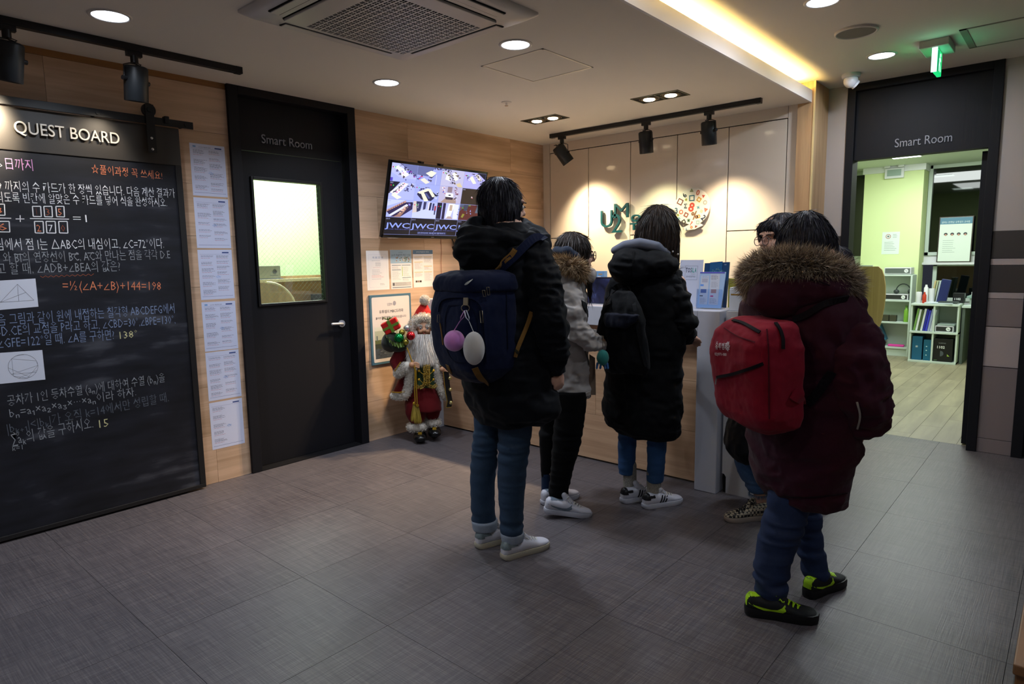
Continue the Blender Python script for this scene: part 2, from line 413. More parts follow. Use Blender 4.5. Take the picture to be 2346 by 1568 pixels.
# wood pillar
tp = root('trim_1', (.1, -2.45, 0), kind='structure')
G().box((-.03, -2.512, 0), (.303, -2.395, HU)).build('pillar', WOODZ, tp)
G().box((-.034, -2.5165, 0), (-.022, -2.504, HU)).build('corner_strip', mat('pillar_edge', 'd8c08c', .5), tp)
# wall right of the pillar with the doorway
wr = root('wall_right', (.303, -3.0, 0), kind='structure')
WP = mat('off_white_wall_paper', 'aaa19d', .7); STR = {'w': mat('pale_wall_strip', 'a79a98', .5), 'g': mat('greige_wall_panel', '7c706f', .6), 'd': mat('dark_wall_panel', '37312f', .6)}
bands = [(0, .10, 'g'), (.10, .60, 'g'), (.603, .875, 'w'), (.878, 1.066, 'g'), (1.066, 1.108, 'w'), (1.108, 1.289, 'd'), (1.289, 1.333, 'w'), (1.333, 1.516, 'd')]
for (ya, yb_) in ((-2.512, -2.647), (-3.577, -3.77)):
    G().box((.303, yb_, 1.516), (.42, ya, HU)).build('wall_core', WP, wr)
    G().box((.32, yb_, 0), (.42, ya, 1.516)).build('wall_core', WP, wr)
    for a, b, k in bands:
        G().box((.303, yb_+.0005, a+.0015), (.32, ya-.0005, b-.0015)).build('wall_band', STR[k], wr, bevel=.001)
G().box((.30, -3.77, HU-.045), (.31, -3.577, HU)).build('cornice', WP, wr)
G().box((.303, -5.6, 2.2), (.42, -3.77, HU)).build('wall_core', WP, wr)
# doorway frame to the bright smart room, header with letters
d2 = root('door_2', (.303, -3.11, 0), kind='structure')
g_ = G(); g_.box((.285, -2.702, 0), (.43, -2.647, HU)); g_.build('jamb', DOORBLK, d2, bevel=.002)
G().box((.285, -3.577, 0), (.43, -3.52, HU)).build('jamb', DOORBLK, d2, bevel=.002)
G().box((.285, -3.52, HU-.05), (.43, -2.702, HU)).build('head', DOORBLK, d2, bevel=.002)
G().box((.33, -3.52, 2.072), (.42, -2.702, HU-.05)).build('transom_panel', DOORBLK, d2)
G().text('Smart Room', on_back(-2.965, 2.135, .33), h=.062, w=.345, depth=.006, d=.003, res=4).build('lettering', GRAYINK, d2)
lf = G(); lf.box((.43, -3.515, .01), (1.25, -3.475, 2.06)); lf = lf.build('door_leaf', DOORBLK, d2, bevel=.002)
g_ = G()
for z in (.25, 1.35, 1.75): g_.cyl((.428, -3.497, z), (.428, -3.497, z+.09), .008, n=8)
for k, z in enumerate((.22, 1.33, 1.72)): G().box((.405, -3.5205, z), (.432, -3.512, z+.1)).build('hinge', CHROME, d2)
# another black door at the far right
d3 = root('door_3', (.303, -4.2, 0), kind='structure')
G().box((.285, -3.83, 0), (.43, -3.77, 2.2)).build('jamb', DOORBLK, d3, bevel=.002)
G().box((.34, -4.7, .01), (.40, -3.83, 2.15)).build('door_leaf', DOORBLK, d3)
G().box((.285, -5.6, 0), (.43, -4.7, 2.2)).build('jamb', DOORBLK, d3)
G().box((.285, -4.7, 2.15), (.43, -3.83, 2.2)).build('head', DOORBLK, d3)
# walls behind the camera
NW = mat('plain_wall_paint', 'a49c94', .8)
G().box((-6.7, -5.6, 0), (-6.6, .1, HU+.02)).build('wall_rear', NW, kind='structure')
G().box((-6.7, -5.7, 0), (.42, -5.6, HU+.02)).build('wall_near', NW, kind='structure')
# black door 1 in the left wall
d1 = root('door_1', (-2.674, 0, 0), kind='structure')
G().box((-3.141, -.022, 0), (-3.074, .11, HC)).build('jamb', DOORBLK, d1, bevel=.002)
G().box((-2.272, -.022, 0), (-2.207, .11, HC)).build('jamb', DOORBLK, d1, bevel=.002)
G().box((-3.074, -.022, 2.428), (-2.272, .11, HC)).build('head', DOORBLK, d1, bevel=.002)
G().box((-3.074, .07, 2.104), (-2.272, .11, 2.428)).build('transom_panel', DOORBLK, d1)
G().text('Smart Room', on_left(-2.888, 2.163, .07), h=.058, w=.372, depth=.006, d=.003, res=4).build('lettering', GRAYINK, d1)
x0, x1, z0, z1 = -2.965, -2.472, 1.109, 1.924
g_ = G(); g_.box((-3.071, .07, .008), (x0, .11, 2.10)); g_.box((x1, .07, .008), (-2.275, .11, 2.10)); g_.box((x0, .07, .008), (x1, .11, z0)); g_.box((x0, .07, z1), (x1, .11, 2.10))
leaf = g_.build('door_leaf', DOORBLK, d1)
g_ = G(); b = .018
g_.box((x0-b, .058, z0-b), (x0, .072, z1+b)); g_.box((x1, .058, z0-b), (x1+b, .072, z1+b)); g_.box((x0, .058, z0-b), (x1, .072, z0)); g_.box((x0, .058, z1), (x1, .072, z1+b))
g_.build('glazing_bead', BLACK, leaf, bevel=.003)
G().box((x0, .086, z0), (x1, .090, z1)).build('glass_pane', glass('door_glass', (.97, .99, .97)), leaf)
g_ = G(); wst = .034
for k in range(-40, 40):
    for sgn in (1, -1):
        # clipped diagonal wire
        p = []
        for t in (0, 1):
            pass
        c = k*wst
        # line z - z0 = sgn*(x - x0) + c
        xa, xb = x0, x1
        za, zb = (z0+c, z0+c+(x1-x0)) if sgn > 0 else (z0+c+(x1-x0), z0+c)
        def clipz(xa, za, xb, zb):
            if za > zb: xa, za, xb, zb = xb, zb, xa, za
            if zb < z0 or za > z1: return None
            if za < z0: t = (z0-za)/(zb-za); xa, za = xa+(xb-xa)*t, z0
            if zb > z1: t = (z1-za)/(zb-za); xb, zb = xa+(xb-xa)*t, z1
            return (xa, za, xb, zb)
        q = clipz(xa, za, xb, zb)
        if q and abs(q[3]-q[1]) > .005: g_.tube([(q[0], .088, q[1]), (q[2], .088, q[3])], .0005, n=3, cap=False)
g_.build('wire_mesh', mat('glass_wire', '6f8a78', .5), leaf, kind='stuff')
hd = G(); hd.cyl((-2.345, .07, .925), (-2.345, .058, .925), .026, n=20); hd.capsule([(-2.345, .05, .925), (-2.36, .03, .927), (-2.45, .028, .932)], [.011, .011, .009])
hd.cyl((-2.345, .06, .925), (-2.345, .04, .925), .011, n=12); hd.build('handle', mat('satin_nickel', 'd9dbe2', .3, metal=.6), leaf)
G().box((-3.074, -.02, 0), (-2.272, .1, .006)).build('threshold', BLACK, d1)

# ------------------------------------------------------------------ SMART ROOM behind door 1
r1 = root('wall_smart_room', (-1.5, 2.0, 0), kind='structure')
G().box((-3.6, 2.0, 0), (1.0, 2.1, 2.5)).build('wall_core', GREEN, r1)
G().box((-3.7, .12, 0), (-3.6, 2.1, 2.5)).build('wall_core', GREEN, r1)
G().box((1.0, .12, 0), (1.1, 2.1, 2.5)).build('wall_core', GREEN, r1)
G().box((-3.6, .12, 2.5), (1.0, 2.1, 2.55)).build('ceiling_slab', CEIL, r1)
G().box((-3.6, .12, -.05), (1.0, 2.0, 0)).build('floor_slab', FT, r1)
light('smart_room_lamp', 'AREA', (-1.9, 1.3, 2.45), 62, (.95, 1, .97), (-1.9, 1.4, 0), shape='RECTANGLE', size=1.6, size_y=.6)
BW = wood('booth_veneer', 'b8a078', '9a8058', 2, rand=False); BE = mat('cream_edging', 'd8cfae', .4)
BWX = wood('booth_screen_veneer', '8a6c40', '67502c', 0, rand=False)
bo = root('study_booth', (-1.9, 1.3, 0), label='wooden study booth seen through the door glass with rounded divider', cat='desk')
G().box((-2.75, 1.20, .0), (-.9, 1.22, 1.215)).build('back_screen', BWX, bo)
G().box((-2.75, 1.19, 1.215), (-.9, 1.24, 1.24)).build('top_rail', BE, bo)
G().box((-2.75, 1.45, 1.235), (-.9, 1.48, 1.26)).build('top_rail', BW, bo)
G().box((-2.75, 1.24, 1.195), (-.9, 1.45, 1.20)).build('cable_shelf', BW, bo)
pts = [(-.55, .0), (.0, .0), (.0, .9)]
out = [(0, 0), (0, 1.22)]+[(.30+.25*math.sin(t), .97+.25*math.cos(t)) for t in [math.pi/2*k/10 for k in range(11)]]+[(.58, .80), (.60, .0)]
# divider standing along x in front of the screen
MD = on_left(-2.75, 0, .95)
G().prism([(x, z) for x, z in out], MD, -.0, .02).build('divider', BW, bo)
edge = [MD @ Vector((x, z, .010)) for x, z in out[2:]]
G().tube(edge, .013, n=8).build('divider_edging', BE, bo)
G().box((-2.75, .6, .72), (-.9, 1.2, .745)).build('desk_top', BE, bo)
mn = root('computer_monitor', (-1.7, 1.1, .745), label='dark monitor top just visible inside the booth behind the door glass', cat='monitor')
G().box((-1.96, 1.06, .86), (-1.66, 1.09, 1.10)).build('screen', BLACK, mn); G().box((-1.85, 1.07, .745), (-1.77, 1.12, .87)).build('stand', BLACK, mn)
bx = root('router_box', (-2.33, 1.33, 1.24), label='grey cardboard box on top of the booth behind the door glass', cat='box')
G().box((-2.48, 1.25, 1.245), (-2.145, 1.42, 1.355)).build('carton', mat('grey_carton', '8d8f83', .6), bx, bevel=.002)
p = G(); p.col = lin('4a4c4a'); Mx = on_left(-2.2, 1.305, 1.249); p.prism([(.02*math.cos(a), .02*math.sin(a)) for a in np.linspace(0, 6.28, 17)[:-1]], Mx, 0, .001); p.quadp(Mx, -.045, -.035, .03, -.031, .001)
p.build('box_print', INK, bx, colors=True)
fo = G().box((-2.55, 1.25, 1.2405), (-2.12, 1.44, 1.2445)); single(fo, 'blue_folder', mat('blue_folder', '2738a0', .4), 'flat blue folder lying under the grey box on the booth', 'folder')
hs = root('headset', (-2.6, .93, 1.1), label='dark over-ear headset hanging on the booth divider behind the door glass', cat='headset')
HB = mat('headset_grey', '2c3434', .5)
arc = [(-2.585+.075*math.sin(t), .93, 1.135+.085*math.cos(t)) for t in np.linspace(-2.2, .8, 14)]
G().tube(arc, .008, n=8).build('headband', HB, hs); G().ball((-2.575, .93, 1.085), (.035, .025, .045)).build('ear_cup', HB, hs)
light('smart_room_lamp', 'AREA', (2.2, -2.9, 2.52), 40, (.93, 1, .97), (2.2, -2.9, 0), shape='RECTANGLE', size=1.2, size_y=1.2)
light('smart_room_lamp', 'AREA', (4.0, -2.6, 2.52), 40, (.93, 1, .97), (4.2, -2.6, 0), shape='RECTANGLE', size=1.0, size_y=.8)
# ------------------------------------------------------------------ LIGHT FITTINGS AND CEILING THINGS
def unproject(u, v, ax, val):
    """photo point -> where its sight line meets the plane axis=val"""
    d = _R*((u-1173)/FPX)-_U*((v-784)/FPX)+_f; o = Vector(CAM); t = (val-o[ax])/d[ax]; return o+d*t
TRIM = mat('lamp_trim', 'c8c4c0', .4); DIFF = mat('lamp_diffuser', 'ffffff', .5, emit=9, ecol='e6eeff')
def downlight(x, y, z, label, r=.075):
    t = root('downlight', (x, y, z), label=label, cat='ceiling light', group='round ceiling downlights')
    n = 40; prof = [(r+.012, 0), (r+.010, -.004), (r, -.006), (r-.004, -.002)]
    rings = [[Vector((x+p*math.cos(2*math.pi*k/n), y+p*math.sin(2*math.pi*k/n), z+h)) for k in range(n)] for p, h in prof]
    G().loft(rings, cap=False).build('trim_ring', TRIM, t)
    G().cyl((x, y, z-.0025), (x, y, z-.0005), r-.003, n=40).build('diffuser', DIFF, t)
    return t
dl = ['round lit downlight above the left end of the long spotlight track, nearest the blackboard', 'round lit downlight between the air conditioner and the black door', 'round lit downlight beside the right corner of the air conditioner']
for (x, y), l in zip(DOWN_LOW, dl): downlight(x, y, HC, l)
for (x, y), l in zip(DOWN_UP, ['round lit downlight cut by the top edge, before the ceiling speaker', 'round lit downlight between the dome camera and the green exit sign']): downlight(x, y, HU, l)
sp = root('ceiling_speaker', (-.97, -3.0, HU), label='round grey ceiling speaker between two lit downlights', cat='speaker')
n = 40; x, y, z, r = -.97, -3.0, HU, .098
G().loft([[Vector((x+p*math.cos(2*math.pi*k/n), y+p*math.sin(2*math.pi*k/n), z+h)) for k in range(n)] for p, h in [(r+.012, 0), (r+.012, -.010), (r+.004, -.014), (r, -.008)]], cap=False).build('rim', TRIM, sp)
G().cyl((x, y, z-.009), (x, y, z-.001), r, n=40).build('grille', mat('speaker_mesh', '77736e', .7, bump=.6, bscale=700, bdist=.001), sp)
# dome camera
cc = root('security_camera', (-.03, -2.744, HU), label='white dome security camera on the ceiling beside the wooden pillar', cat='camera')
WPL = mat('white_plastic', 'cfcfd6', .35); x, y, z = -.03, -2.744, HU
G().loft([[Vector((x+p*math.cos(2*math.pi*k/28), y+p*math.sin(2*math.pi*k/28), z+h)) for k in range(28)] for p, h in [(.058, 0), (.060, -.012), (.056, -.024), (.047, -.026)]]).build('base', WPL, cc)
G().ball((x, y, z-.045), (.047, .047, .047)).build('ball', WPL, cc)
e = Vector((.5, -.62, -.6)).normalized(); c0 = Vector((x, y, z-.045))
G().cyl(c0+e*.030, c0+e*.049, .026, n=20).build('lens', mat('camera_lens', '0a0a0e', .1), cc)
G().cyl(c0+e*.028, c0+e*.047, .032, n=24).build('lens_ring', WPL, cc)
# exit sign
ex = root('exit_sign', (-.39, -3.31, HU), label='green running-man exit sign hanging from the ceiling, seen nearly edge-on', cat='exit sign')
cx, cy = unproject(2148, 100, 2, HU).xy; 
G().box((cx-.12, cy-.075, HU-.042), (cx+.12, cy+.075, HU)).build('housing', mat('sign_housing', 'b5aaa6', .5), ex, bevel=.004)
G().box((cx-.09, cy-.015, HU-.175), (cx+.09, cy+.008, HU-.042)).build('panel', mat('exit_panel_glow', '10f080', .3, emit=.75, ecol='18e884'), ex, bevel=.003)
G().box((cx-.0945, cy-.018, HU-.18), (cx-.0895, cy+.011, HU-.042)).build('end_cap', mat('exit_edge_glow', 'd8fff0', .3, emit=1.3, ecol='c8ffe8'), ex)
for s, yy in ((1, cy-.0155),):
    M_ = PL((cx, yy, HU-.11), (1, 0, 0), (0, 0, 1)) @ Matrix.Scale(.85, 4); q = G(); q.col = (.01, .22, .10)
    q.prism([(-.07, -.07), (-.028, -.07), (-.028, .07), (-.07, .07)], M_, 0, .0012); q.col = (.75, 1, .88)
    for a, b, w_ in [((.02, .035), (.0, -.0), .016), ((.0, 0), (.03, -.028), .012), ((.0, 0), (-.02, -.03), .012), ((-.02, -.03), (-.01, -.06), .011), ((.03, -.028), (.05, -.055), .011), ((.018, .03), (-.014, .018), .009), ((.02, .03), (.046, .012), .009)]:
        d = Vector((b[0]-a[0], b[1]-a[1])).normalized(); p_ = Vector((-d.y, d.x))*w_/2
        q.prism([(a[0]+p_.x, a[1]+p_.y), (a[0]-p_.x, a[1]-p_.y), (b[0]-p_.x, b[1]-p_.y), (b[0]+p_.x, b[1]+p_.y)], M_, 0.001, .0022)
    q.prism([(.03+.012*math.cos(a), .053+.012*math.sin(a)) for a in np.linspace(0, 6.28, 13)[:-1]], M_, .001, .0022)
    q.build('pictogram', attr_mat('exit_print_glow', emit=1.0), ex, colors=True)
light('exit_lamp', 'AREA', (cx-.15, cy-.02, HU-.12), .08, (.2, 1, .55), (cx-.5, cy, HU), shape='RECTANGLE', size=.1, size_y=.14)
light('exit_lamp', 'AREA', (cx, cy-.03, HU-.12), .12, (.1, 1, .45), (cx, cy-.5, HU-.02), shape='RECTANGLE', size=.16, size_y=.14)
h2 = root('ceiling_hatch', (-.38, -3.6, HU), label='pale ceiling hatch panel behind the green exit sign', cat='hatch')
g_ = G(); x0, x1, y0, y1 = -.58, -.14, -3.95, -3.43
for a, b in (((x0, y1-.035), (x1, y1)), ((x0, y0), (x0+.012, y1)), ((x1-.012, y0), (x1, y1)), ((x0, y0), (x1, y0+.03))): g_.box((a[0], a[1], HU-.004), (b[0], b[1], HU))
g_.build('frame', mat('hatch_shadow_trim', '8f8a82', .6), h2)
G().box((x0+.016, y0+.03, HU-.002), (x1-.016, y1-.04, HU)).build('hatch_panel', CEIL, h2)
# sprinkler
sk = root('sprinkler_head', (-1.566, -.913, HC), label='tiny chrome sprinkler head in the ceiling near the square lamps', cat='sprinkler')
G().cyl((-1.566, -.913, HC-.004), (-1.566, -.913, HC), .034, .036, n=24).build('rosette', TRIM, sk)
g_ = G().cyl((-1.566, -.913, HC-.022), (-1.566, -.913, HC-.004), .007, n=8); g_.cyl((-1.566, -.913, HC-.026), (-1.566, -.913, HC-.022), .013, n=12); g_.build('nozzle', CHROME, sk)
# ceiling air conditioner
ac = root('air_conditioner', (-3.17, -1.65, HC), label='large square ceiling cassette air conditioner with lattice grille', cat='air conditioner')
ACM = mat('ac_white_plastic', 'ccc7c4', .38); X0, X1, Y0, Y1 = -3.645, -2.70, -2.125, -1.18
def rrect(x0, y0, x1, y1, r, z, n=6):
    P = []
    for cx_, cy_, a0 in ((x1-r, y1-r, 0), (x0+r, y1-r, 90), (x0+r, y0+r, 180), (x1-r, y0+r, 270)):
        for k in range(n+1):
            a = math.radians(a0+90*k/n); P.append(Vector((cx_+r*math.cos(a), cy_+r*math.sin(a), z)))
    return P
rings = [rrect(X0, Y0, X1, Y1, .02, HC), rrect(X0, Y0, X1, Y1, .02, HC-.008), rrect(X0+.03, Y0+.03, X1-.03, Y1-.03, .03, HC-.026), rrect(X0+.13, Y0+.13, X1-.13, Y1-.13, .035, HC-.034)]
G().loft(rings, cap=False).build('outer_panel', ACM, ac)
I0, I1, J0, J1 = X0+.135, X1-.135, Y0+.135, Y1-.135
G().box((X0+.12, Y0+.12, HC-.02), (X1-.12, Y1-.12, HC-.015)).build('cavity', DARK, ac)
# four outlet slots with flaps
cxa, cya = (X0+X1)/2, (Y0+Y1)/2
for k in range(4):
    Mr = Matrix.Translation((cxa, cya, HC)) @ Matrix.Rotation(k*math.pi/2, 4, 'Z')
    G().box((-.30, .365, -.033), (.30, .418, -.0265), Mr).build('air_slot', DARK, ac)
    G().box((-.295, .372, -.037), (.295, .412, -.032), Mr @ Matrix.Rotation(math.radians(0), 4, 'X')).build('flap', ACM, ac, bevel=.002)
gx0, gx1, gy0, gy1 = -3.395, -2.835, -1.885, -1.335
# inner lid: ring frame + lattice
lid = G(); o_ = rrect(I0+.005, J0+.005, I1-.005, J1-.005, .035, HC-.040)
lid.box((I0+.008, J0+.008, HC-.042), (gx0, J1-.008, HC-.03)); lid.box((gx1, J0+.008, HC-.042), (I1-.008, J1-.008, HC-.03))
lid.box((gx0, J0+.008, HC-.042), (gx1, gy0, HC-.03)); lid.box((gx0, gy1, HC-.042), (gx1, J1-.008, HC-.03))
lid = lid.build('lid', ACM, ac, bevel=.003)
lat = G(); nb = 17; px_, py_ = (gx1-gx0)/nb, (gy1-gy0)/nb
for k in range(1, nb*2):
    w_ = .0042 if k % 2 == 0 else .0011
    xk = gx0+px_*k/2; yk = gy0+py_*k/2
    if k % 2 == 0 or True:
        lat.box((xk-w_, gy0, HC-.041), (xk+w_, gy1, HC-.0395)); lat.box((gx0, yk-w_, HC-.0408), (gx1, yk+w_, HC-.0396))
lat.build('grille', ACM, lid, kind='stuff')
G().text('— ——', PL((-3.33, -1.30, HC-.0422), (1, 0, 0), (0, -1, 0)), h=.008, d=.0004).build('badge', mat('badge_grey', '6b6663', .5), lid)
# track rails with spotlights
def track_rail(a, b, label, z=HC):
    t = root('light_track', ((a[0]+b[0])/2, (a[1]+b[1])/2, z), label=label, cat='light track')
    d = (Vector(b)-Vector(a)).normalized(); p_ = Vector((-d.y, d.x))*.018
    g_ = G(); vs = []
    P = [Vector(a)+p_, Vector(a)-p_, Vector(b)-p_, Vector(b)+p_]
    g_.add([(q.x, q.y, z-.034) for q in P]+[(q.x, q.y, z) for q in P], [(3, 2, 1, 0), (4, 5, 6, 7), (0, 1, 5, 4), (1, 2, 6, 5), (2, 3, 7, 6), (3, 0, 4, 7)])
    g_.build('rail', BLACK, t, bevel=.002)
    for e_, s in ((a, -1), (b, 1)):
        q = Vector(e_)+d*s*.006; G().cbox((q.x, q.y, z-.017), (.019, .019, .019)).build('end_cap', BLACK, t, bevel=.002)
track_rail((-5.6, -.385), (-3.254, -.385), 'long black ceiling light track running above the blackboard')
track_rail((-.39, -2.24), (-.39, -.42), 'short black ceiling light track in front of the cream panel wall')
def spot(x, y, tilt_dir, tilt, label, along, z=HC-.034):
    t = root('track_spotlight', (x, y, z), label=label, cat='spotlight', group='black track spotlights')
    along = Vector(along).normalized()
    g_ = G().cbox((x, y, z-.012), (.035 if abs(along.x) > .5 else .014, .035 if abs(along.y) > .5 else .014, .012)); g_.cyl((x, y, z-.055), (x, y, z-.02), .018, n=16); g_.build('adapter', BLACK, t)
    ax = Vector((0, 0, -1)); td = Vector(tilt_dir).normalized(); d = (ax*math.cos(tilt)+td*math.sin(tilt)).normalized()
    side = along; piv = Vector((x, y, z-.140))
    g_ = G()
    for s in (-1, 1):
        g_.tube([Vector((x, y, z-.058)), Vector((x, y, z-.062))+side*s*.03, Vector((x, y, z-.075))+side*s*.062, piv+side*s*.064], .0032, n=6)
    g_.build('yoke', BLACK, t)
    top = piv-d*.070; bot = piv+d*.100
    u_ = d.orthogonal().normalized(); w_ = d.cross(u_)
    def rg(c, r): return [c+(u_*math.cos(2*math.pi*k/28)+w_*math.sin(2*math.pi*k/28))*r for k in range(28)]
    G().loft([rg(top, .042), rg(top+d*.004, .051), rg(top+d*.012, .055), rg(bot-d*.002, .055), rg(bot, .053), rg(bot-d*.04, .046)], cap=True).build('can', mat('spot_can_black', '15181b', .45), t)
    G().loft([rg(bot-d*.039, .045), rg(bot-d*.038, .045)]).build('lens', mat('spot_lens_glow', 'fff0d0', .4, emit=6, ecol='ffe2b0'), t)
    for s in (-1, 1): G().cyl(piv+side*s*.054, piv+side*s*.074, .011, n=12).build('tilt_knob', BLACK, t)
    g_ = G().tube([Vector((x, y, z-.055)), Vector((x, y, z-.07))+side*.02, top-d*.012+side*.03, top-d*.016, top+d*.002], .0025, n=6); g_.build('cable', BLACK, t)
spot(-3.787, -.385, (0, 1, 0), math.radians(10), 'black track spotlight hanging over the right end of the blackboard rail', (1, .35, 0))
spot(-4.305, -.385, (-.4, 1, 0), math.radians(12), 'black track spotlight cut off by the left edge of the frame', (1, .35, 0))
spot(-.39, -.52, (.75, -.65, 0), math.radians(36), 'leftmost of the three spotlights before the cream wall, tilted sideways', (0, 1, 0))
spot(-.39, -1.352, (1, 0, 0), math.radians(8), 'middle of the three black spotlights before the cream wall', (.3, 1, 0))
spot(-.39, -1.879, (1, 0, 0), math.radians(8), 'rightmost of the three black spotlights before the cream wall', (.3, 1, 0))
# recessed twin square lamps
def twin(xc_, y0, y1, label):
    t = root('square_downlight', (xc_, (y0+y1)/2, HC), label=label, cat='ceiling light', group='twin-lamp square downlights'); hw = .092
    g_ = G(); f_ = .010
    for a, b in (((xc_-hw, y0), (xc_+hw, y0+f_)), ((xc_-hw, y1-f_), (xc_+hw, y1)), ((xc_-hw, y0), (xc_-hw+f_, y1)), ((xc_+hw-f_, y0), (xc_+hw, y1)), ((xc_-hw, (y0+y1)/2-.006), (xc_+hw, (y0+y1)/2+.006))):
        g_.box((a[0], a[1], HC-.004), (b[0], b[1], HC))
    g_.build('frame', mat('olive_metal', '55533c', .4, metal=.5), t)
    G().box((xc_-hw+f_, y0+f_, HC-.0015), (xc_+hw-f_, y1-f_, HC)).build('recess', DARK, t)
    for yc in (y0+(y1-y0)*.27, y0+(y1-y0)*.73):
        for r0, r1, h in ((.070, .064, .002), (.058, .052, .004)):
            G().loft([[Vector((xc_+p*math.cos(2*math.pi*k/28), yc+p*math.sin(2*math.pi*k/28), HC-q)) for k in range(28)] for p, q in ((r0, .001), (r0, h+.002), (r1, h+.002), (r1, .001))], cap=False).build('gimbal_ring', mat('gimbal_bronze', '6a5c48', .3, metal=.7), t)
        G().ball((xc_, yc, HC-.006), (.042, .042, .010)).build('bulb', mat('warm_bulb_glow', 'fff2d8', .5, emit=8, ecol='ffe8c0'), t)
twin(-.93, -.93, -.58, 'twin-lamp square downlight nearer the television wall')
twin(-.93, -1.945, -1.585, 'twin-lamp square downlight nearer the ceiling beam')

# ------------------------------------------------------------------ BLACKBOARD
bb = root('blackboard', (-4.4, -.04, 0), label='large black sliding chalkboard filled with handwritten maths questions', cat='blackboard')
BX0, BX1 = -5.35, -3.462; YF = -.06
BM = mat('board_frame_black', '1c1a1a', .45, bump=.1, bscale=120)
def slate_mat():
    M = Mt('slate'); v = M.coords((1.1, 1, 1.6)); n_ = M.noise(v, 1.6, 5, .5); v2 = M.coords((3, 1, 14)); n2 = M.noise(v2, 1.2, 4)
    a = M.node('ShaderNodeMath', operation='MULTIPLY'); M.l(n_, a.inputs[0]); M.l(n2, a.inputs[1])
    M.l(M.ramp(a.outputs[0], [(.15, lin('131318')), (.30, lin('1f2028')), (.42, lin('45464d'))]), M.b.inputs['Base Color']); M.b.inputs['Roughness'].default_value = .5; M.b.inputs['Specular IOR Level'].default_value = .35; return M.m
G().box((BX0, -.052, .035), (BX1-.03, -.025, 1.95)).build('slate', slate_mat(), bb)
G().box((BX0, YF, .012), (BX1, -.02, .035)).build('bottom_rail', BM, bb, bevel=.002)
G().box((BX1-.034, YF, .035), (BX1, -.02, 1.948)).build('side_stile', BM, bb, bevel=.002)
G().box((BX0-.03, YF, .035), (BX0, -.02, 1.948)).build('side_stile', BM, bb, bevel=.002)
G().box((BX0-.03, YF, 1.948), (BX1, -.02, 2.156)).build('header_panel', mat('header_bronze', '37332f', .38, bump=.05, bscale=300), bb, bevel=.002)
G().text('QUEST BOARD', on_left(-4.246, 2.031, YF-.012), h=.060, w=.462, depth=.012, d=.0, thin=.0, res=6).build('lettering', mat('cream_letters', 'e8dfcf', .4), bb)
ra = root('sliding_rail', (-4.4, -.08, 2.156), label='flat black steel rail with wheel hangers above the chalkboard', cat='rail')
G().box((-5.5, -.088, 2.158), (-3.39, -.080, 2.198)).build('bar', BLACK, ra, bevel=.001)
for x in (-5.2, -4.45, -3.88, -3.43):
    G().cyl((x, -.080, 2.178), (x, 0, 2.178), .010, n=12).build('spacer', BLACK, ra); G().cyl((x, -.094, 2.178), (x, -.087, 2.178), .012, n=6).build('bolt', BLACK, ra)
G().box((-3.55, -.100, 2.17), (-3.525, -.062, 2.21)).build('stop', BLACK, ra, bevel=.003)
G().box((-3.648, -.096, 2.0), (-3.603, -.090, 2.262)).build('strap', BLACK, ra, bevel=.001)
G().cyl((-3.626, -.090, 2.232), (-3.626, -.072, 2.232), .036, n=28).build('wheel', BLACK, ra); G().cyl((-3.626, -.102, 2.232), (-3.626, -.09, 2.232), .014, n=6).build('bolt', BLACK, ra)
for z in (2.08, 2.02): G().ball((-3.626, -.096, z), (.008, .005, .008)).build('screw', CHROME, ra)
YS = -.0525
CH = {k: mat('chalk_'+k, c, .9) for k, c in dict(white='dcdde0', dim='92959a', faint='5a5f68', orange='d9805a', pink='d99ad0', yellow='d6cf98', rust='8d4f38', blue='7f8fb0').items()}
def chalk(body, a, b, h, c='white', jitter=True):
    A = unproject(a[0], a[1], 1, YS); B_ = unproject(b[0], b[1], 1, YS); d = B_-A; w_ = d.length
    G().text(body, PL(A, d, Vector((0, 0, 1))-d.normalized()*d.normalized().z), h=h, w=w_, thin=-.008, res=1, d=.0004).build('chalk_writing', CH[c], bb)
def stroke(pts, c='white', w_=1.6):
    P = [unproject(u, v, 1, YS-.0005) for u, v in pts]; g_ = G()
    for a, b in zip(P[:-1], P[1:]):
        d = (b-a); 
        if d.length < 1e-6: continue
        d.normalize(); n_ = Vector((-d.z, 0, d.x))*(w_*.5/390)
        g_.poly([a-n_, b-n_, b+n_, a+n_])
    g_.build('chalk_mark', CH[c], bb)
chalk('日까지', (14, 386), (76, 390), .046, 'pink'); chalk('o', (-6, 382), (5, 384), .028)
chalk('☆풀이과정 꼭 쓰세요!', (210, 396), (372, 411), .040, 'orange')
chalk('9 까지의 수 카드가 한 장씩 있습니다. 다음 계산 결과가', (-4, 436), (401, 452), .043)
chalk('되도록 빈칸에 알맞은 수 카드를 넣어 식을 완성하시오.', (-8, 462), (383, 473), .042)
def zq(x, y): return (x/3.91, 340+y/3.91)
def card(x0, y0, x1, y1, dg, c):
    stroke([zq(x0, y0), zq(x1-6, y0), zq(x1, y1), zq(x0+8, y1-2), zq(x0, y0)], 'white', 1.8)
    if dg: k = 16 if dg == '1' else 0; chalk(dg, zq(x0+24+k, y1-14), zq(x1-22-k, y1-14), .036, c)
card(-70, 500, 45, 600, '8', 'orange'); card(-50, 655, 88, 750, '6', 'orange')
for q in ((290, 520, 370, 612, '1', 'rust'), (392, 520, 470, 615, '3', 'rust'), (500, 520, 578, 615, '5', 'orange'), (308, 655, 392, 760, '2', 'orange'), (412, 655, 500, 760, '7', 'white'), (525, 655, 608, 760, '0', 'rust')): card(*q)
stroke([zq(268, 629), zq(618, 635)]); stroke([zq(-20, 625), zq(100, 627)]); stroke([zq(140, 633), zq(218, 633)]); stroke([zq(180, 600), zq(182, 660)])
chalk('=1', zq(658, 660), zq(780, 662), .040)
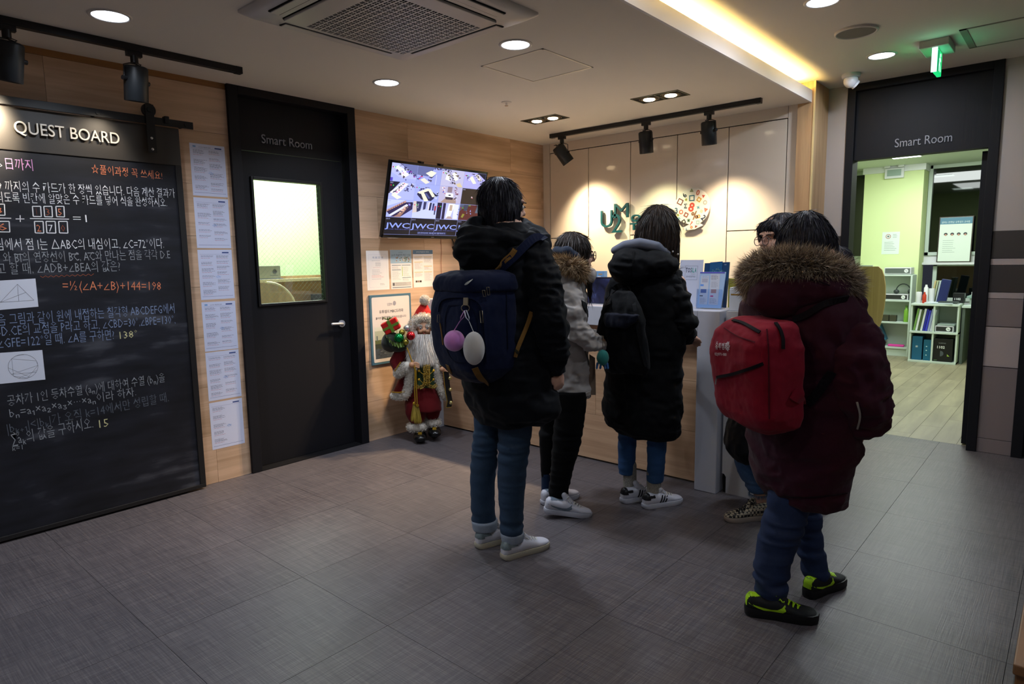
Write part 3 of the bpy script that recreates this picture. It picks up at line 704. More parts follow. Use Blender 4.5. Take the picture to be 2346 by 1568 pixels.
chalk('림에서 점 I는 △ABC의 내심이고, ∠C=72°이다.', (-8, 572), (376, 568), .048, 'white')
chalk('와 BI의 연장선이 BC, AC와 만나는 점을 각각 D.E', (8, 602), (390, 592), .046, 'dim')
for a, b in (((125, 950), (205, 950)), ((640, 948), (705, 948)), ((783, 938), (845, 938))): stroke([zq(*a), zq(*b)], 'dim')
chalk('고 할 때, ∠ADB+∠BEA의 값은?', (-6, 628), (276, 620), .048, 'dim')
stroke([zq(360+24*k, 1152-k+(8 if k % 2 else -8)) for k in range(21)], 'rust', 1)
chalk('=½(∠A+∠B)+144=198', (144, 665), (369, 665), .050, 'orange')
chalk('음 그림과 같이 원에 내접하는 칠각형 ABCDEFG에서', (-4, 745), (400, 716), .048, 'blue')
chalk('BD.CE의 교점을 P라고 하고, ∠CBD=30°,∠BPE=130°,', (-8, 771), (402, 741), .048, 'blue')
chalk('∠GFE=122°일 때. ∠A를 구하면?', (-4, 798), (262, 777), .048, 'blue'); chalk("138°", (275, 777), (315, 773), .042, 'yellow')
chalk('공차가 1인 등차수열 {aₙ}에 대하여 수열 {bₙ}을', (18, 930), (378, 874), .046, 'dim')
chalk('bₙ=a₁×a₂×a₃×···×aₙ이라 하자.', (23, 957), (312, 906), .044, 'dim')
chalk('|bₖ₊₁|<|bₖ|가 오직 k=14에서만 성립할 때,', (18, 993), (387, 919), .048, 'faint')
chalk('∑aₖ의 값을 구하시오.', (28, 1020), (214, 980), .054, 'dim'); chalk('30', (30, 1001), (44, 999), .022, 'dim'); chalk('k=1', (29, 1034), (52, 1030), .026, 'dim'); chalk('15', (228, 981), (249, 977), .046, 'yellow')
# two printed figures stuck on the board
def card_print(corners, label, draw):
    P = [unproject(u, v, 1, YS) for u, v in corners]
    o_ = P[3]; M_ = PL(o_, P[2]-P[3], (0, 0, 1)); t = root('figure_card', tuple(o_), label=label, cat='paper', group='printed figures on the blackboard')
    w_ = (P[2]-P[3]).length; h_ = (P[0]-P[3]).length
    G().prism([(0, 0), (w_, 0), (w_, h_), (0, h_)], M_, 0, .0012).build('sheet', mat('figure_paper', 'd4d7e4', .6), t)
    g_ = G(); g_.col = lin('55565c'); draw(g_, M_, w_, h_); g_.build('print', INK, t, colors=True, kind='stuff')
def seg(g_, M_, a, b, w_=.0012, d=.0016):
    a, b = Vector(a), Vector(b); q = (b-a).normalized(); n_ = Vector((-q.y, q.x))*w_/2
    g_.poly([M_ @ Vector((p.x, p.y, d)) for p in (a-n_, b-n_, b+n_, a+n_)])
def tri(g_, M_, w_, h_):
    A, B_, C_ = (w_*.66, h_*.84), (w_*.32, h_*.26), (w_*.93, h_*.24)
    seg(g_, M_, A, B_); seg(g_, M_, B_, C_); seg(g_, M_, C_, A); seg(g_, M_, A, (w_*.65, h_*.25)); seg(g_, M_, B_, (w_*.80, h_*.54))
def circ(g_, M_, w_, h_):
    c_, r_ = (w_*.66, h_*.50), h_*.40; P = [(c_[0]+r_*math.cos(a), c_[1]+r_*math.sin(a)) for a in np.linspace(0, 6.2832, 33)]
    for a, b in zip(P[:-1], P[1:]): seg(g_, M_, a, b)
    for i, j in ((2, 12), (12, 20), (20, 25), (25, 32), (19, 29), (32, 19), (22, 30), (2, 32), (26, 16), (7, 10)): seg(g_, M_, P[i], P[j], .0009)
card_print([(-45, 646), (79, 635), (88, 703), (-40, 714)], 'printed triangle figure stuck on the blackboard', tri)
card_print([(-45, 812), (97, 799), (104, 870), (-40, 884)], 'printed circle figure with chords stuck on the blackboard', circ)

# ------------------------------------------------------------------ PAPERS AND POSTERS
def lines(g_, M_, x0, x1, y0, y1, n_, col, hgt=.0018, ragged=.35, seed=0, words=True):
    r = random.Random(seed); g_.col = lin(col)
    for k in range(n_):
        y = y1-(y1-y0)*(k+.5)/n_; xe = x0+(x1-x0)*(1-r.random()*ragged); x = x0
        while x < xe:
            w_ = r.uniform(.006, .018) if words else (xe-x0); e_ = min(x+w_, xe)
            g_.quadp(M_, x, y-hgt/2, e_, y+hgt/2, .0007); x = e_+.0025
def sheet(name, x0, x1, z0, z1, matl, label, cat, group, skew=0.0, y=0.0):
    M_ = PL((x0, y, z0), (math.cos(skew), 0, math.sin(skew)), (0, 0, 1)); w_, h_ = x1-x0, z1-z0
    t = root(name, (x0+w_/2, y, z0), label=label, cat=cat, group=group)
    G().prism([(0, 0), (w_, 0), (w_, h_), (0, h_)], M_, 0, .0006).build('sheet', matl, t)
    return t, M_, w_, h_
LAM = mat('laminated_paper', 'd2d7f0', .22, coat=.6, bump=.25, bscale=14, bdist=.004)
zz = [(2.097, 1.790), (1.779, 1.477), (1.466, 1.161), (1.147, .841), (.834, .528), (.516, .215)]
place = ['topmost', 'second from the top', 'third from the top', 'fourth from the top', 'fifth from the top', 'lowest, half-empty,']
for k, (zt, zb) in enumerate(zz):
    t, M_, w_, h_ = sheet('test_sheet', -3.383, -3.172, zb, zt, LAM, 'printed test sheet, %s in the column beside the blackboard' % place[k], 'paper', 'test sheets beside the blackboard', skew=random.uniform(-.01, .01))
    g_ = G(); g_.col = lin('2c4484'); g_.quadp(M_, w_-.062, h_-.022, w_-.020, h_-.014, .0007); g_.quadp(M_, .012, h_-.028, w_-.012, h_-.0272, .0007); g_.quadp(M_, .010, .018, w_-.010, .0194, .0007)
    for c_, (a, b) in enumerate(((.018, w_/2-.006), (w_/2+.006, w_-.016))):
        if k == 5 and c_: continue
        z = h_-.034; r = random.Random(k*7+c_)
        while z > .045:
            n_ = r.randint(2, 5); hh = n_*.0052
            lines(g_, M_, a, b, z-hh, z, n_, '5c5f74', seed=k*31+int(z*999)); z -= hh
            lines(g_, M_, a, b-.01, z-.008, z-.003, 1, 'b0586a', .0016, .3, seed=int(z*777)); z -= r.uniform(.018, .036)
    if k == 0 or k == 3: 
        g_.col = lin('3b4a7a'); g_.text('2017년 계산력 대회', M_ @ Matrix.Translation((.052, h_-.022, 0)), h=.0062, w=.072, d=.0007, res=1)
        g_.col = lin('6f9bd0'); g_.quadp(M_, .018, h_-.022, .036, h_-.013, .0007)
    g_.col = lin('5f95d8')
    for q in range(7): seg(g_, M_, (w_/2-.004+q*.003, .135+(q % 3)*.006), (w_/2+.004+q*.004, .142-(q % 2)*.012), .0013, .0009)
    g_.build('print', INK, t, colors=True, kind='stuff')
# three notices and a framed poster under the TV
t, M_, w_, h_ = sheet('notice', -2.147, -1.940, 1.162, 1.460, PAPERM, 'plain white notice with blue title, leftmost below the television', 'paper', 'notices below the television')
g_ = G(); g_.col = lin('9a9bb4')
for a, b in (((.02, .02), (w_-.02, .0206)), ((.02, h_-.03), (w_-.02, h_-.0294)), ((.02, .02), (.0206, h_-.03)), ((w_-.0206, .02), (w_-.02, h_-.03))): g_.quadp(M_, a[0], a[1], b[0], b[1], .0007)
g_.col = lin('5b6f9c'); g_.text('귀 원 안 내', M_ @ Matrix.Translation((.055, h_-.058, 0)), h=.012, w=.10, d=.0007)
lines(g_, M_, .05, .16, h_-.082, h_-.07, 1, '77788c'); lines(g_, M_, .083, .135, h_-.118, h_-.086, 5, '85868f', ragged=.1); lines(g_, M_, .06, .16, h_-.135, h_-.12, 1, 'c88890')
lines(g_, M_, .05, .15, h_-.185, h_-.14, 4, '77788c'); lines(g_, M_, .045, .17, h_-.205, h_-.185, 2, 'd07078', .0024); lines(g_, M_, .045, .17, h_-.22, h_-.208, 1, '77788c')
lines(g_, M_, .12, .175, .035, .05, 2, '6c6468'); g_.build('print', INK, t, colors=True, kind='stuff')
t, M_, w_, h_ = sheet('notice', -1.921, -1.709, 1.162, 1.466, PAPERM, 'notice with a pale blue picture header, middle below the television', 'paper', 'notices below the television')
g_ = G(); g_.col = lin('9db4c4'); g_.quadp(M_, .001, h_-.105, w_-.001, h_-.001, .0009); r = random.Random(3)
for q in range(40):
    g_.col = lin(r.choice(['8a8f80', 'a98f78', 'c9c4ba', '6f7a5c', '9a7464'])); x, y = r.uniform(.05, .19), r.uniform(h_-.095, h_-.06); g_.quadp(M_, x, y, x+.012, y+.007, .0010+q*1e-5)
g_.col = lin('3a3f48'); g_.text('2017 겨울방학 특강 안내', M_ @ Matrix.Translation((.012, h_-.048, 0)), h=.014, w=w_-.025, d=.0012, res=1); g_.col = lin('5f6f78'); g_.text('유투엠', M_ @ Matrix.Translation((.08, h_-.024, 0)), h=.008, w=.04, d=.0012, res=1)
for x0_, y0_ in ((.012, h_-.122), (w_/2+.004, h_-.122), (.012, h_-.158), (w_/2+.006, h_-.22)):
    g_.col = lin('3f6470'); g_.quadp(M_, x0_, y0_, x0_+.09, y0_+.004, .0007)
lines(g_, M_, .014, .1, h_-.152, h_-.128, 3, '7a7c80'); lines(g_, M_, .014, .1, h_-.235, h_-.165, 8, '8d9890'); lines(g_, M_, .125, .195, h_-.21, h_-.13, 9, '93a080', ragged=.5); lines(g_, M_, .115, .19, h_-.245, h_-.225, 3, '8f9290')
g_.col = lin('a8c060'); g_.quadp(M_, .112, h_-.205, .118, h_-.13, .0007); g_.col = lin('bdb9b4'); g_.quadp(M_, .01, .02, w_-.012, .052, .00065); g_.col = lin('58585c'); g_.quadp(M_, .015, .026, .033, .048, .0008); lines(g_, M_, .045, .19, .024, .05, 4, '85827e'); g_.col = lin('3a3f58'); g_.quadp(M_, .01, .008, w_-.012, .013, .0007)
g_.build('print', INK, t, colors=True, kind='stuff')
t, M_, w_, h_ = sheet('notice', -1.694, -1.480, 1.165, 1.466, PAPERM, 'notice with a slate blue title bar, rightmost below the television', 'paper', 'notices below the television')
g_ = G(); g_.col = lin('57738c'); g_.quadp(M_, .001, h_-.034, w_-.001, h_-.001, .0009); g_.col = lin('c8d0d8'); g_.text('온라인학습관리 서비스', M_ @ Matrix.Translation((.035, h_-.022, 0)), h=.010, w=.14, d=.001, res=1)
for x0_, y0_, n_ in ((.012, h_-.06, 4), (w_/2+.006, h_-.06, 8), (.012, h_-.10, 11), (w_/2+.006, h_-.135, 5), (.012, h_-.182, 7), (w_/2+.006, h_-.182, 14)):
    g_.col = lin('d8bf90'); g_.quadp(M_, x0_, y0_, x0_+.088, y0_+.006, .0007); lines(g_, M_, x0_+.004, x0_+.086, y0_-.005*n_, y0_-.002, n_, 'a3a3a6', ragged=.5, seed=n_)
for q in range(3): g_.col = lin(['4a3c30', '8a7460', '30281e'][q]); g_.quadp(M_, .02+.022*q, .040, .040+.022*q, .055, .0007)
g_.build('print', INK, t, colors=True, kind='stuff')
po = root('framed_poster', (-1.94, 0, .59), label='portrait poster with a blue-green border and river photo behind the Christmas figure', cat='poster')
M_ = on_left(-2.142, .588); w_, h_ = .402, .537
G().box((-2.142, -.012, .588), (-1.740, 0, 1.125)).build('board', mat('poster_border_teal', '45697c', .5), po, bevel=.001)
G().prism([tuple(v.xy) for v in rrect(.018, .018, w_-.018, h_-.018, .012, 0)], M_, .012, .0126).build('print_area', mat('poster_paper', 'd3ccc8', .6), po)
g_ = G(); Mz = M_ @ Matrix.Translation((0, 0, .0124)); g_.col = lin('2e3038'); g_.text('유투엠이 MBC드라마', Mz @ Matrix.Translation((.085, h_-.142, 0)), h=.021, w=.235, d=.001); g_.text('복단지', Mz @ Matrix.Translation((.105, h_-.192, 0)), h=.022, w=.065, d=.001, thin=.01)
g_.text('돌아온', Mz @ Matrix.Translation((.05, h_-.186, 0)), h=.014, w=.05, d=.001); g_.col = lin('6a6b74'); g_.text('를 제작지원합니다', Mz @ Matrix.Translation((.172, h_-.186, 0)), h=.015, w=.175, d=.001)
g_.col = lin('8d8d98'); g_.text('U2M', Mz @ Matrix.Translation((.165, h_-.088, 0)), h=.022, w=.045, d=.001); g_.prism([(.235+.015*math.cos(a), h_-.072+.018*math.sin(a)) for a in np.linspace(0, 6.28, 17)[:-1]], Mz, .0003, .0008)
lines(g_, Mz, .09, .31, h_-.26, h_-.205, 4, '8c8a92', ragged=.2)
for z0_, z1_, c_ in ((.045, .12, '3b4450'), (.12, .16, '2c352c'), (.16, .19, '56603a'), (.19, .26, 'a8b0a0'), (.26, .29, 'c8ccc4')):
    g_.col = lin(c_); g_.quadp(Mz, .035, z0_, w_-.035, z1_, .0008)
r = random.Random(5)
for q in range(16): g_.col = lin(r.choice(['8a8468', '6d7a78', '5d6a70'])); x = .04+r.random()*.31; hh = r.random()*.07; g_.quadp(Mz, x, .185, x+.012, .19+hh, .0010+q*1e-5)
for q in range(40): g_.col = lin(r.choice(['20262c', '55616a', '8a929a'])); x = .04+r.random()*.30; z = .045+r.random()*.08; g_.quadp(Mz, x, z, x+.02, z+.003, .0011+q*1e-5)
g_.build('print', INK, po, colors=True, kind='stuff')

# ------------------------------------------------------------------ TELEVISION
tv = root('television', (-1.57, -.15, 1.55), label='wall-hung television tilted downwards, showing a grid of security camera views', cat='television')
TM = PL((-2.075, -.10, 1.555), (1, 0, 0), (0, -.145, .545)); TW, TH = 1.012, .567
G().box((0, 0, -.03), (TW, TH, 0), TM).build('case', mat('tv_case', '0d0d10', .35), tv, bevel=.004)
g_ = G(); bz = .012
for a, b in (((0, 0), (TW, .026)), ((0, TH-.016), (TW, TH)), ((0, 0), (bz, TH)), ((TW-bz, 0), (TW, TH))): g_.box((a[0], a[1], 0), (b[0], b[1], .006), TM)
g_.build('bezel', mat('tv_bezel_gloss', '08080a', .12), tv, bevel=.001)
g_ = G(); g_.box((.06, -.004, -.05), (.16, .0, .0), TM); g_.build('corner_trim', CHROME, tv)
for x in (.30, .50): G().box((x, TH, -.06), (x+.03, TH+.014, -.02), TM).build('bracket_hook', BLACK, tv)
g_ = G(); g_.box((.3, .30, -.13), (.34, .50, -.03), TM); g_.box((.6, .30, -.13), (.64, .50, -.03), TM); g_.build('wall_bracket', BLACK, tv)
SM = TM @ Matrix.Translation((bz, .026, .001)); SW, SH = TW-2*bz, TH-.042; s_ = G(); cw, ch_ = SW/4, SH/4
s_.col = lin('0a0b16'); s_.quadp(SM, 0, 0, SW, SH)
zi = [0.0003]
def cell(i, j, bg, shapes):
    x0, y0 = i*cw, SH-(j+1)*ch_
    def q(col, pts):
        zi[0] += 2e-6; s_.col = lin(col); s_.poly([SM @ Vector((x0+min(max(p[0], .005), .995)*cw, y0+min(max(p[1], .01), .99)*ch_, zi[0])) for p in pts])
    q(bg, [(0, 0), (1, 0), (1, 1), (0, 1)])
    for c_, p in shapes: q(c_, p)
def bxs(x, y, w_, h_, k=0.0): return [(x, y), (x+w_, y-k), (x+w_, y+h_-k), (x, y+h_)]
def blobs(seed, cols, n_, x0=0, x1=1, y0=0, y1=1, s=.08):
    r = random.Random(seed); o_ = []
    for _ in range(n_):
        x, y = r.uniform(x0, x1), r.uniform(y0, y1); a = r.uniform(s*.4, s); b = r.uniform(s*.4, s)
        o_.append((r.choice(cols), [(x, y), (x+a, y+r.uniform(-.03, .03)), (x+a*.8, y+b), (x-a*.1, y+b*.9)]))
    return o_
def band(seed, cols, n_, a, b, wd, s=.08):
    r = random.Random(seed); o_ = []
    for _ in range(n_):
        t = r.random(); x = a[0]+(b[0]-a[0])*t+r.uniform(-wd, wd); y = a[1]+(b[1]-a[1])*t+r.uniform(-wd, wd); p = r.uniform(s*.4, s); q = r.uniform(s*.4, s)
        o_.append((r.choice(cols), [(x, y), (x+p, y+r.uniform(-.03, .03)), (x+p*.8, y+q), (x-p*.1, y+q*.9)]))
    return o_
DK = ['1c1a48', '2a2860', '3a3270', '4a3c50']; LT = ['dfe4ff', 'c4ccff', 'f4f2ff']
cell(0, 0, 'a9b2f2', [('6c74ac', [(.3, 1), (1, 1), (1, .35), (.6, .75)]), ('b8bdf0', [(0, 1), (.3, 1), (.6, .75), (1, .35), (1, .2), (.4, .2), (0, .5)]), ('e8ecff', [(.1, .75), (.45, .45), (.62, .62), (.25, .88)]), ('f2f0f4', [(.36, .42), (.5, .2), (.7, .42), (.55, .62)])]+band(1, DK, 26, (.25, .97), (.95, .3), .06)+band(2, DK, 14, (.15, .62), (.55, .12), .05)+blobs(3, ['6a50e0', '8a3cb0', 'd890d0'], 7, .3, .9, .3, .6)+[('5040c0', bxs(.0, .0, .1, .2))])
cell(1, 0, 'a2aaea', [('646ca0', [(.0, 1), (.7, 1), (.45, .45), (.0, .5)]), ('f2efdc', [(.34, .62), (.55, .80), (.78, .72), (.6, .42)]), ('2c2c58', [(.45, .44), (.6, .36), (.76, .6), (.62, .45)]), ('eae6dc', [(.15, .22), (.3, .35), (.55, .12), (.4, .0)]), ('c6ccff', bxs(.78, 0, .03, .6))]+band(5, ['d04070', '5070f0', '8fb0ff', '302860'], 14, (.02, .2), (.22, .42), .05)+band(6, DK, 12, (.6, .9), (.98, .95), .05)+band(7, DK, 6, (.45, .25), (.6, .2), .04))
cell(2, 0, 'c2bfe2', [('f2f2f4', [(.18, .4), (.22, .72), (.42, .68), (.4, .32)]), ('f4f1ea', [(.45, .8), (.6, .35), (.75, .45), (.62, .9)]), ('d9c9a8', [(.68, .18), (.85, .28), (1, .02), (.78, 0)])]+band(8, ['4a3c48', '6a5850', '2c2850'], 30, (.2, .95), (.55, .1), .10)+band(9, ['6a5848', '4c4048'], 12, (.55, .85), (.8, .5), .06)+band(10, ['8088b0', '303060'], 10, (.05, .95), (.4, .9), .06))
cell(3, 0, 'b2b0ee', [('f0ece0', [(.25, .62), (.45, .3), (.6, .35), (.36, .8)]), ('e8e2d6', [(.5, .85), (.72, .5), (.85, .55), (.62, .95)]), ('1c1c30', [(.6, 1), (1, 1), (1, .6)])]+band(11, ['4a4050', '2a2858'], 26, (.3, .98), (.98, .3), .10)+band(12, ['4c4070', 'e4e4ff'], 10, (.05, .8), (.2, .5), .05))
cell(0, 1, 'b0b8fa', [('14122c', [(0, 1), (.4, 1), (.06, .35), (0, .3)]), ('ece9f0', [(.05, .38), (.5, .98), (.72, .92), (.3, .2)]), ('f4f0e2', [(.12, .22), (.2, .36), (.52, .14), (.36, .0)])]+band(13, DK, 24, (.12, .28), (.55, .95), .03, .06)+band(14, ['e060d0', 'f0b0f0', 'd04060'], 9, (.25, .35), (.6, .95), .03, .06)+band(15, DK+['e8e8ff'], 22, (.62, .5), (.92, .85), .09, .08))
cell(1, 1, 'a3adf0', [('26264c', [(.10, .38), (.14, .52), (.52, .76), (.95, .4), (.7, .05), (.3, .1)]), ('f2eed8', [(.10, .5), (.52, .78), (.62, .68), (.22, .42)]), ('f2eed8', [(.24, .48), (.36, .54), (.6, .04), (.42, -.0)]), ('f2eed8', [(.5, .72), (.62, .76), (.86, .34), (.74, .28)]), ('505890', [(.40, .46), (.48, .5), (.66, .22), (.6, .16)])]+band(16, DK, 9, (.12, .6), (.58, .86), .02, .08)+band(17, ['1c1c38', 'c8d0ff'], 18, (.82, .2), (.98, .6), .05, .09))
cell(2, 1, 'bdb6d8', [('8f7c88', [(.35, .65), (.55, .65), (.55, 1), (.35, 1)]), ('a89088', [(.1, .0), (.8, 0), (.75, .3), (.3, .3)]), ('f4f4fb', [(.28, .38), (.64, .36), (.62, .60), (.30, .62)]), ('3c3040', [(.28, .38), (.64, .36), (.62, .22), (.32, .22)]), ('2e3048', bxs(.42, .45, .1, .07))]+band(18, ['5a50c0', 'c84850', 'e8e8f8'], 18, (.12, .95), (.2, .5), .05, .07)+band(19, ['504450', '8c4058', 'd4d4e8'], 22, (.7, .95), (.75, .15), .06, .09))
cell(3, 1, '352b26', [('f4e4f0', bxs(.46, .42, .06, .09)), ('c06070', bxs(.49, .40, .05, .04)), ('241c1a', [(.30, 0), (.315, 0), (.72, 1), (.70, 1)])])
cell(0, 2, 'a9b4ff', [('c8d0ff', [(0, .6), (.7, 1), (0, 1)]), ('c49a90', [(0, .38), (.7, .98), (.75, .8), (.02, .25)]), ('2a2250', [(.02, .3), (.72, .88), (.98, .9), (1, .5), (.55, .02), (.2, .02)]), ('dfe2f8', [(.1, .1), (.75, .78), (.82, .7), (.2, .05)]), ('9c7468', [(.28, .0), (.6, .3), (.82, .6), (.55, .02)]), ('aab2ff', [(.62, 0), (1, .48), (1, 0)])]+[('8a6058', [(.08+.075*k, .42+.066*k), (.12+.075*k, .46+.066*k), (.12+.075*k, .36+.066*k), (.08+.075*k, .32+.066*k)]) for k in range(8)]+band(20, ['b08878', 'e0b8a8'], 12, (.45, .1), (.75, .6), .05, .1)+band(21, ['181838', '9c90f0', '302868'], 14, (.78, .6), (.98, .9), .05))
cell(1, 2, 'b4bcff', [('c9d0ff', [(0, .0), (1, 0), (1, .4), (.4, .6), (0, .3)]), ('2c3058', [(.12, .98), (.36, .98), (.32, .45), (.18, .35)]), ('d6c8c8', [(0, .3), (.18, .35), (.12, .98), (0, .98)]), ('343660', [(.42, .98), (.54, .98), (.52, .55), (.42, .5)]), ('e8e0ee', bxs(.62, .5, .08, .48)), ('262850', [(.66, .5), (.74, .5), (.76, .95), (.68, .95)]), ('2c3068', [(.80, .5), (.86, .5), (.88, .92), (.80, .92)]), ('a04058', [(.88, .5), (.96, .5), (.97, .78), (.89, .78)]), ('20244c', [(.9, .25), (.95, .25), (.95, .5), (.9, .5)])]+[('f4f4ff', bxs(.19, .6+.1*k, .04, .03)) for k in range(3)])
cell(2, 2, 'b8bcf8', [('191430', bxs(0, 0, .2, 1)), ('7c80d0', bxs(.2, 0, .02, 1)), ('241c40', bxs(.25, 0, .12, 1)), ('f4f6ff', [(.42, .1), (.5, .98), (.78, .98), (.62, .1)]), ('c0a898', [(.55, .55), (.67, .55), (.67, .9), (.55, .9)]), ('b7a0a0', [(.45, .05), (.75, .05), (.66, .2), (.52, .2)]), ('e4e6ff', [(.75, .05), (.95, .05), (.95, .95), (.72, .95)])]+band(23, ['404890', 'e8ecff'], 20, (.9, .1), (.97, .7), .04, .05))
cell(3, 2, '5a2a2a', [('4a5468', [(0, .5), (.2, .9), (.2, 1), (0, 1)]), ('5a6478', [(.75, .5), (1, .5), (1, 1), (.82, 1)]), ('8c8a38', [(.12, .2), (.18, .42), (.28, .38), (.2, .15)]), ('6c7a3c', [(.4, .9), (.5, .9), (.5, 1), (.4, 1)]), ('3c4458', [(.2, .6), (.35, .6), (.4, 1), (.2, 1)])]+blobs(24, ['a0b0ff'], 5, .3, .6, .2, .7, .05))
for i in range(4):
    cell(i, 3, '0c0a18', []); x0 = i*cw
    s_.col = lin('8fa2ff'); s_.text('JWC', SM @ Matrix.Translation((x0+.006, .050, .0012)), h=.040, w=cw-.012, thin=.012, res=2)
    s_.col = lin('5a68c8'); s_.text('BEYOND THE SECURITY', SM @ Matrix.Translation((x0+.006, .037, .0012)), h=.0065, w=cw-.012, res=1)
    s_.col = lin('b8c0ff'); s_.text('CH-%d' % (13+i), SM @ Matrix.Translation((x0+.006, ch_-.018, .0012)), h=.010, res=1)
for (i, j, t_) in ((0, 1, 'CH-5'), (1, 1, 'CH-6'), (3, 1, 'CH-8'), (0, 2, 'CH-9'), (3, 2, 'CH-12')):
    s_.col = lin('c8ccff') if j == 1 and i != 1 else lin('7078c0'); s_.text(t_, SM @ Matrix.Translation((i*cw+.006, SH-j*ch_-.016, .0012)), h=.009, res=1)
for (i, j) in ((0, 0), (2, 0), (3, 0), (0, 1), (1, 1), (1, 2), (2, 2), (3, 2)):
    for k, c_ in enumerate(('d02848', '58d848')):
        s_.col = lin(c_); s_.prism([(i*cw+.016+.022*k+.005*math.cos(a), SH-j*ch_-.030+.005*math.sin(a)) for a in np.linspace(0, 6.28, 9)[:-1]], SM, .001, .0012)
s_.col = lin('a8b4ff')
for k in range(5):
    s_.quadp(SM, max(0, k*cw-.001), 0, min(SW, k*cw+.001), SH, .0011); s_.quadp(SM, 0, max(0, k*ch_-.001), SW, min(SH, k*ch_+.001), .0011)
s_.col = lin('2a3264'); s_.quadp(SM, SW*.33, .008, SW*.64, .026, .0014); s_.col = lin('aab8f0'); s_.text('2017/12/05 18:45:39 덮어쓰기', SM @ Matrix.Translation((SW*.335, .012, .0016)), h=.010, w=SW*.29, res=1)
s_.build('screen', SCREEN, tv, colors=True)
G().text('▬▬', TM @ Matrix.Translation((TW/2-.02, .010, .0065)), h=.006, w=.03).build('badge', mat('tv_badge', '8c8c92', .3), tv)
# adaptor box, plug and cable under the TV
ad = root('power_adapter', (-1.255, -.03, 1.40), label='small white and black adapter box with cables under the television', cat='adapter')
M_ = Matrix.Translation((-1.225, -.03, 1.455)) @ Matrix.Rotation(math.radians(-28), 4, 'Y')
G().box((-.02, -.028, -.05), (.10, .028, .05), M_).build('box', BLACK, ad, bevel=.003); G().box((-.012, -.031, -.04), (.09, -.028, .04), M_).build('label_plate', mat('adapter_label', 'd8d4c4', .5), ad)
g_ = G().tube([(-1.30, -.03, 1.58), (-1.285, -.045, 1.53), (-1.262, -.04, 1.48)], .005, n=8); g_.tube([(-1.26, -.05, 1.58), (-1.25, -.05, 1.52), (-1.235, -.045, 1.49)], .004, n=8); g_.build('cable', BLACK, ad)
g_ = G(); [g_.tube([(-1.24+.012*k, -.03, 1.58), (-1.215+.013*k, -.04, 1.50)], .004, n=6) for k in range(3)]; g_.build('ribbon_cable', mat('yellow_cable', 'a79c55', .5), ad)
ca = G().tube([(-1.388, -.004, 1.558), (-1.386, -.005, 1.45), (-1.394, -.004, 1.36), (-1.392, -.005, 1.27), (-1.41, -.004, 1.235)], .0018, n=6)
single(ca, 'thin_cable', mat('red_cable', 'b06a50', .5), 'thin reddish cable running down the oak wall right of the notices', 'cable')
pg = root('wall_plug', (-1.40, -.01, 1.225), label='tiny black plug on the wall above the counter', cat='plug')
G().capsule([(-1.435, -.012, 1.24), (-1.405, -.012, 1.228)], [.010, .007]).build('plug', BLACK, pg); G().tube([(-1.405, -.012, 1.228), (-1.385, -.012, 1.222), (-1.378, -.01, 1.20)], .002, n=6).build('cord', BLACK, pg)
cdg = G().box((-1.41, -.004, 1.17), (-1.33, -.0, 1.205)); single(cdg, 'name_card', PAPERM, 'small white card on the wall just above the black bag', 'card')

# ------------------------------------------------------------------ LOGO ON THE CREAM WALL
TEAL = mat('teal_letters', '0f4a50', .4); TEAL2 = TEAL
def wordmark(body, y, z, h, w_, d=.022, thin=0):
    return G().text(body, on_back(y, z, -.024), h=h, w=w_, depth=d, thin=thin, res=5)
lg = root('wall_logo', (-.02, -.9, 1.6), label='raised teal logo letters U2M with Korean name on the cream wall', cat='sign')
wordmark('U', -.688, 1.655, .16, .125, thin=-.006).build('letter', TEAL, lg); wordmark('2', -.805, 1.602, .175, .105, thin=-.006).build('letter', TEAL, lg); wordmark('M', -.832, 1.732, .135, .145, thin=-.006).build('letter', TEAL, lg)
for k, ch in enumerate('유투엠'): wordmark(ch, -.995-.150*k, 1.632, .135*.80, .122, thin=.012).build('letter', TEAL, lg)
em = root('number_emblem', (-.02, -1.58, 1.60), label='round white emblem of coloured digits and shapes on the cream wall', cat='sign')
P = []; c_ = (0, 0)
def on_em(a, b, d=0): return on_back(-1.583-a, 1.785+b, -.022-d)
outl = [(.155*math.cos(a), .155*math.sin(a)) for a in np.linspace(math.radians(-62), math.radians(232), 40)]
tail = [(-.06, -.172), (.02, -.182), (.078, -.165), (.118, -.125)]
outl2 = outl[:-1]+[(-.02, -.143), (-.075, -.165), (-.085, -.178), (-.03, -.187), (.03, -.184), (.10, -.155)]
G().prism(outl2, on_em(0, 0), 0, .012).build('disc', mat('emblem_white', 'cdc6ba', .5), em)
def eicon(g_, kind, a, b, s, col, rot=0, w_=.0085):
    g_.col = tuple(q*.6 for q in lin(col)); M_ = on_em(0, 0) @ Matrix.Translation((a, b, .0122)) @ Matrix.Rotation(rot, 4, 'Z')
    if kind in 'osta':
        n_ = {'o': 20, 's': 4, 't': 3, 'a': 3}[kind]; off = {'o': 0, 's': math.pi/4, 't': math.pi/2, 'a': 0}[kind]
        A = [(s*math.cos(off+2*math.pi*k/n_), s*math.sin(off+2*math.pi*k/n_)) for k in range(n_+1)]
        k2 = (s-w_/math.cos(math.pi/n_))/s
        for p, q in zip(A[:-1], A[1:]): g_.poly([M_ @ Vector((x, y, .001)) for x, y in (p, q, (q[0]*k2, q[1]*k2), (p[0]*k2, p[1]*k2))])
    else: g_.text(kind, M_ @ Matrix.Translation((-s*.35, -s*.5, .001)), h=s, thin=.03, res=2)
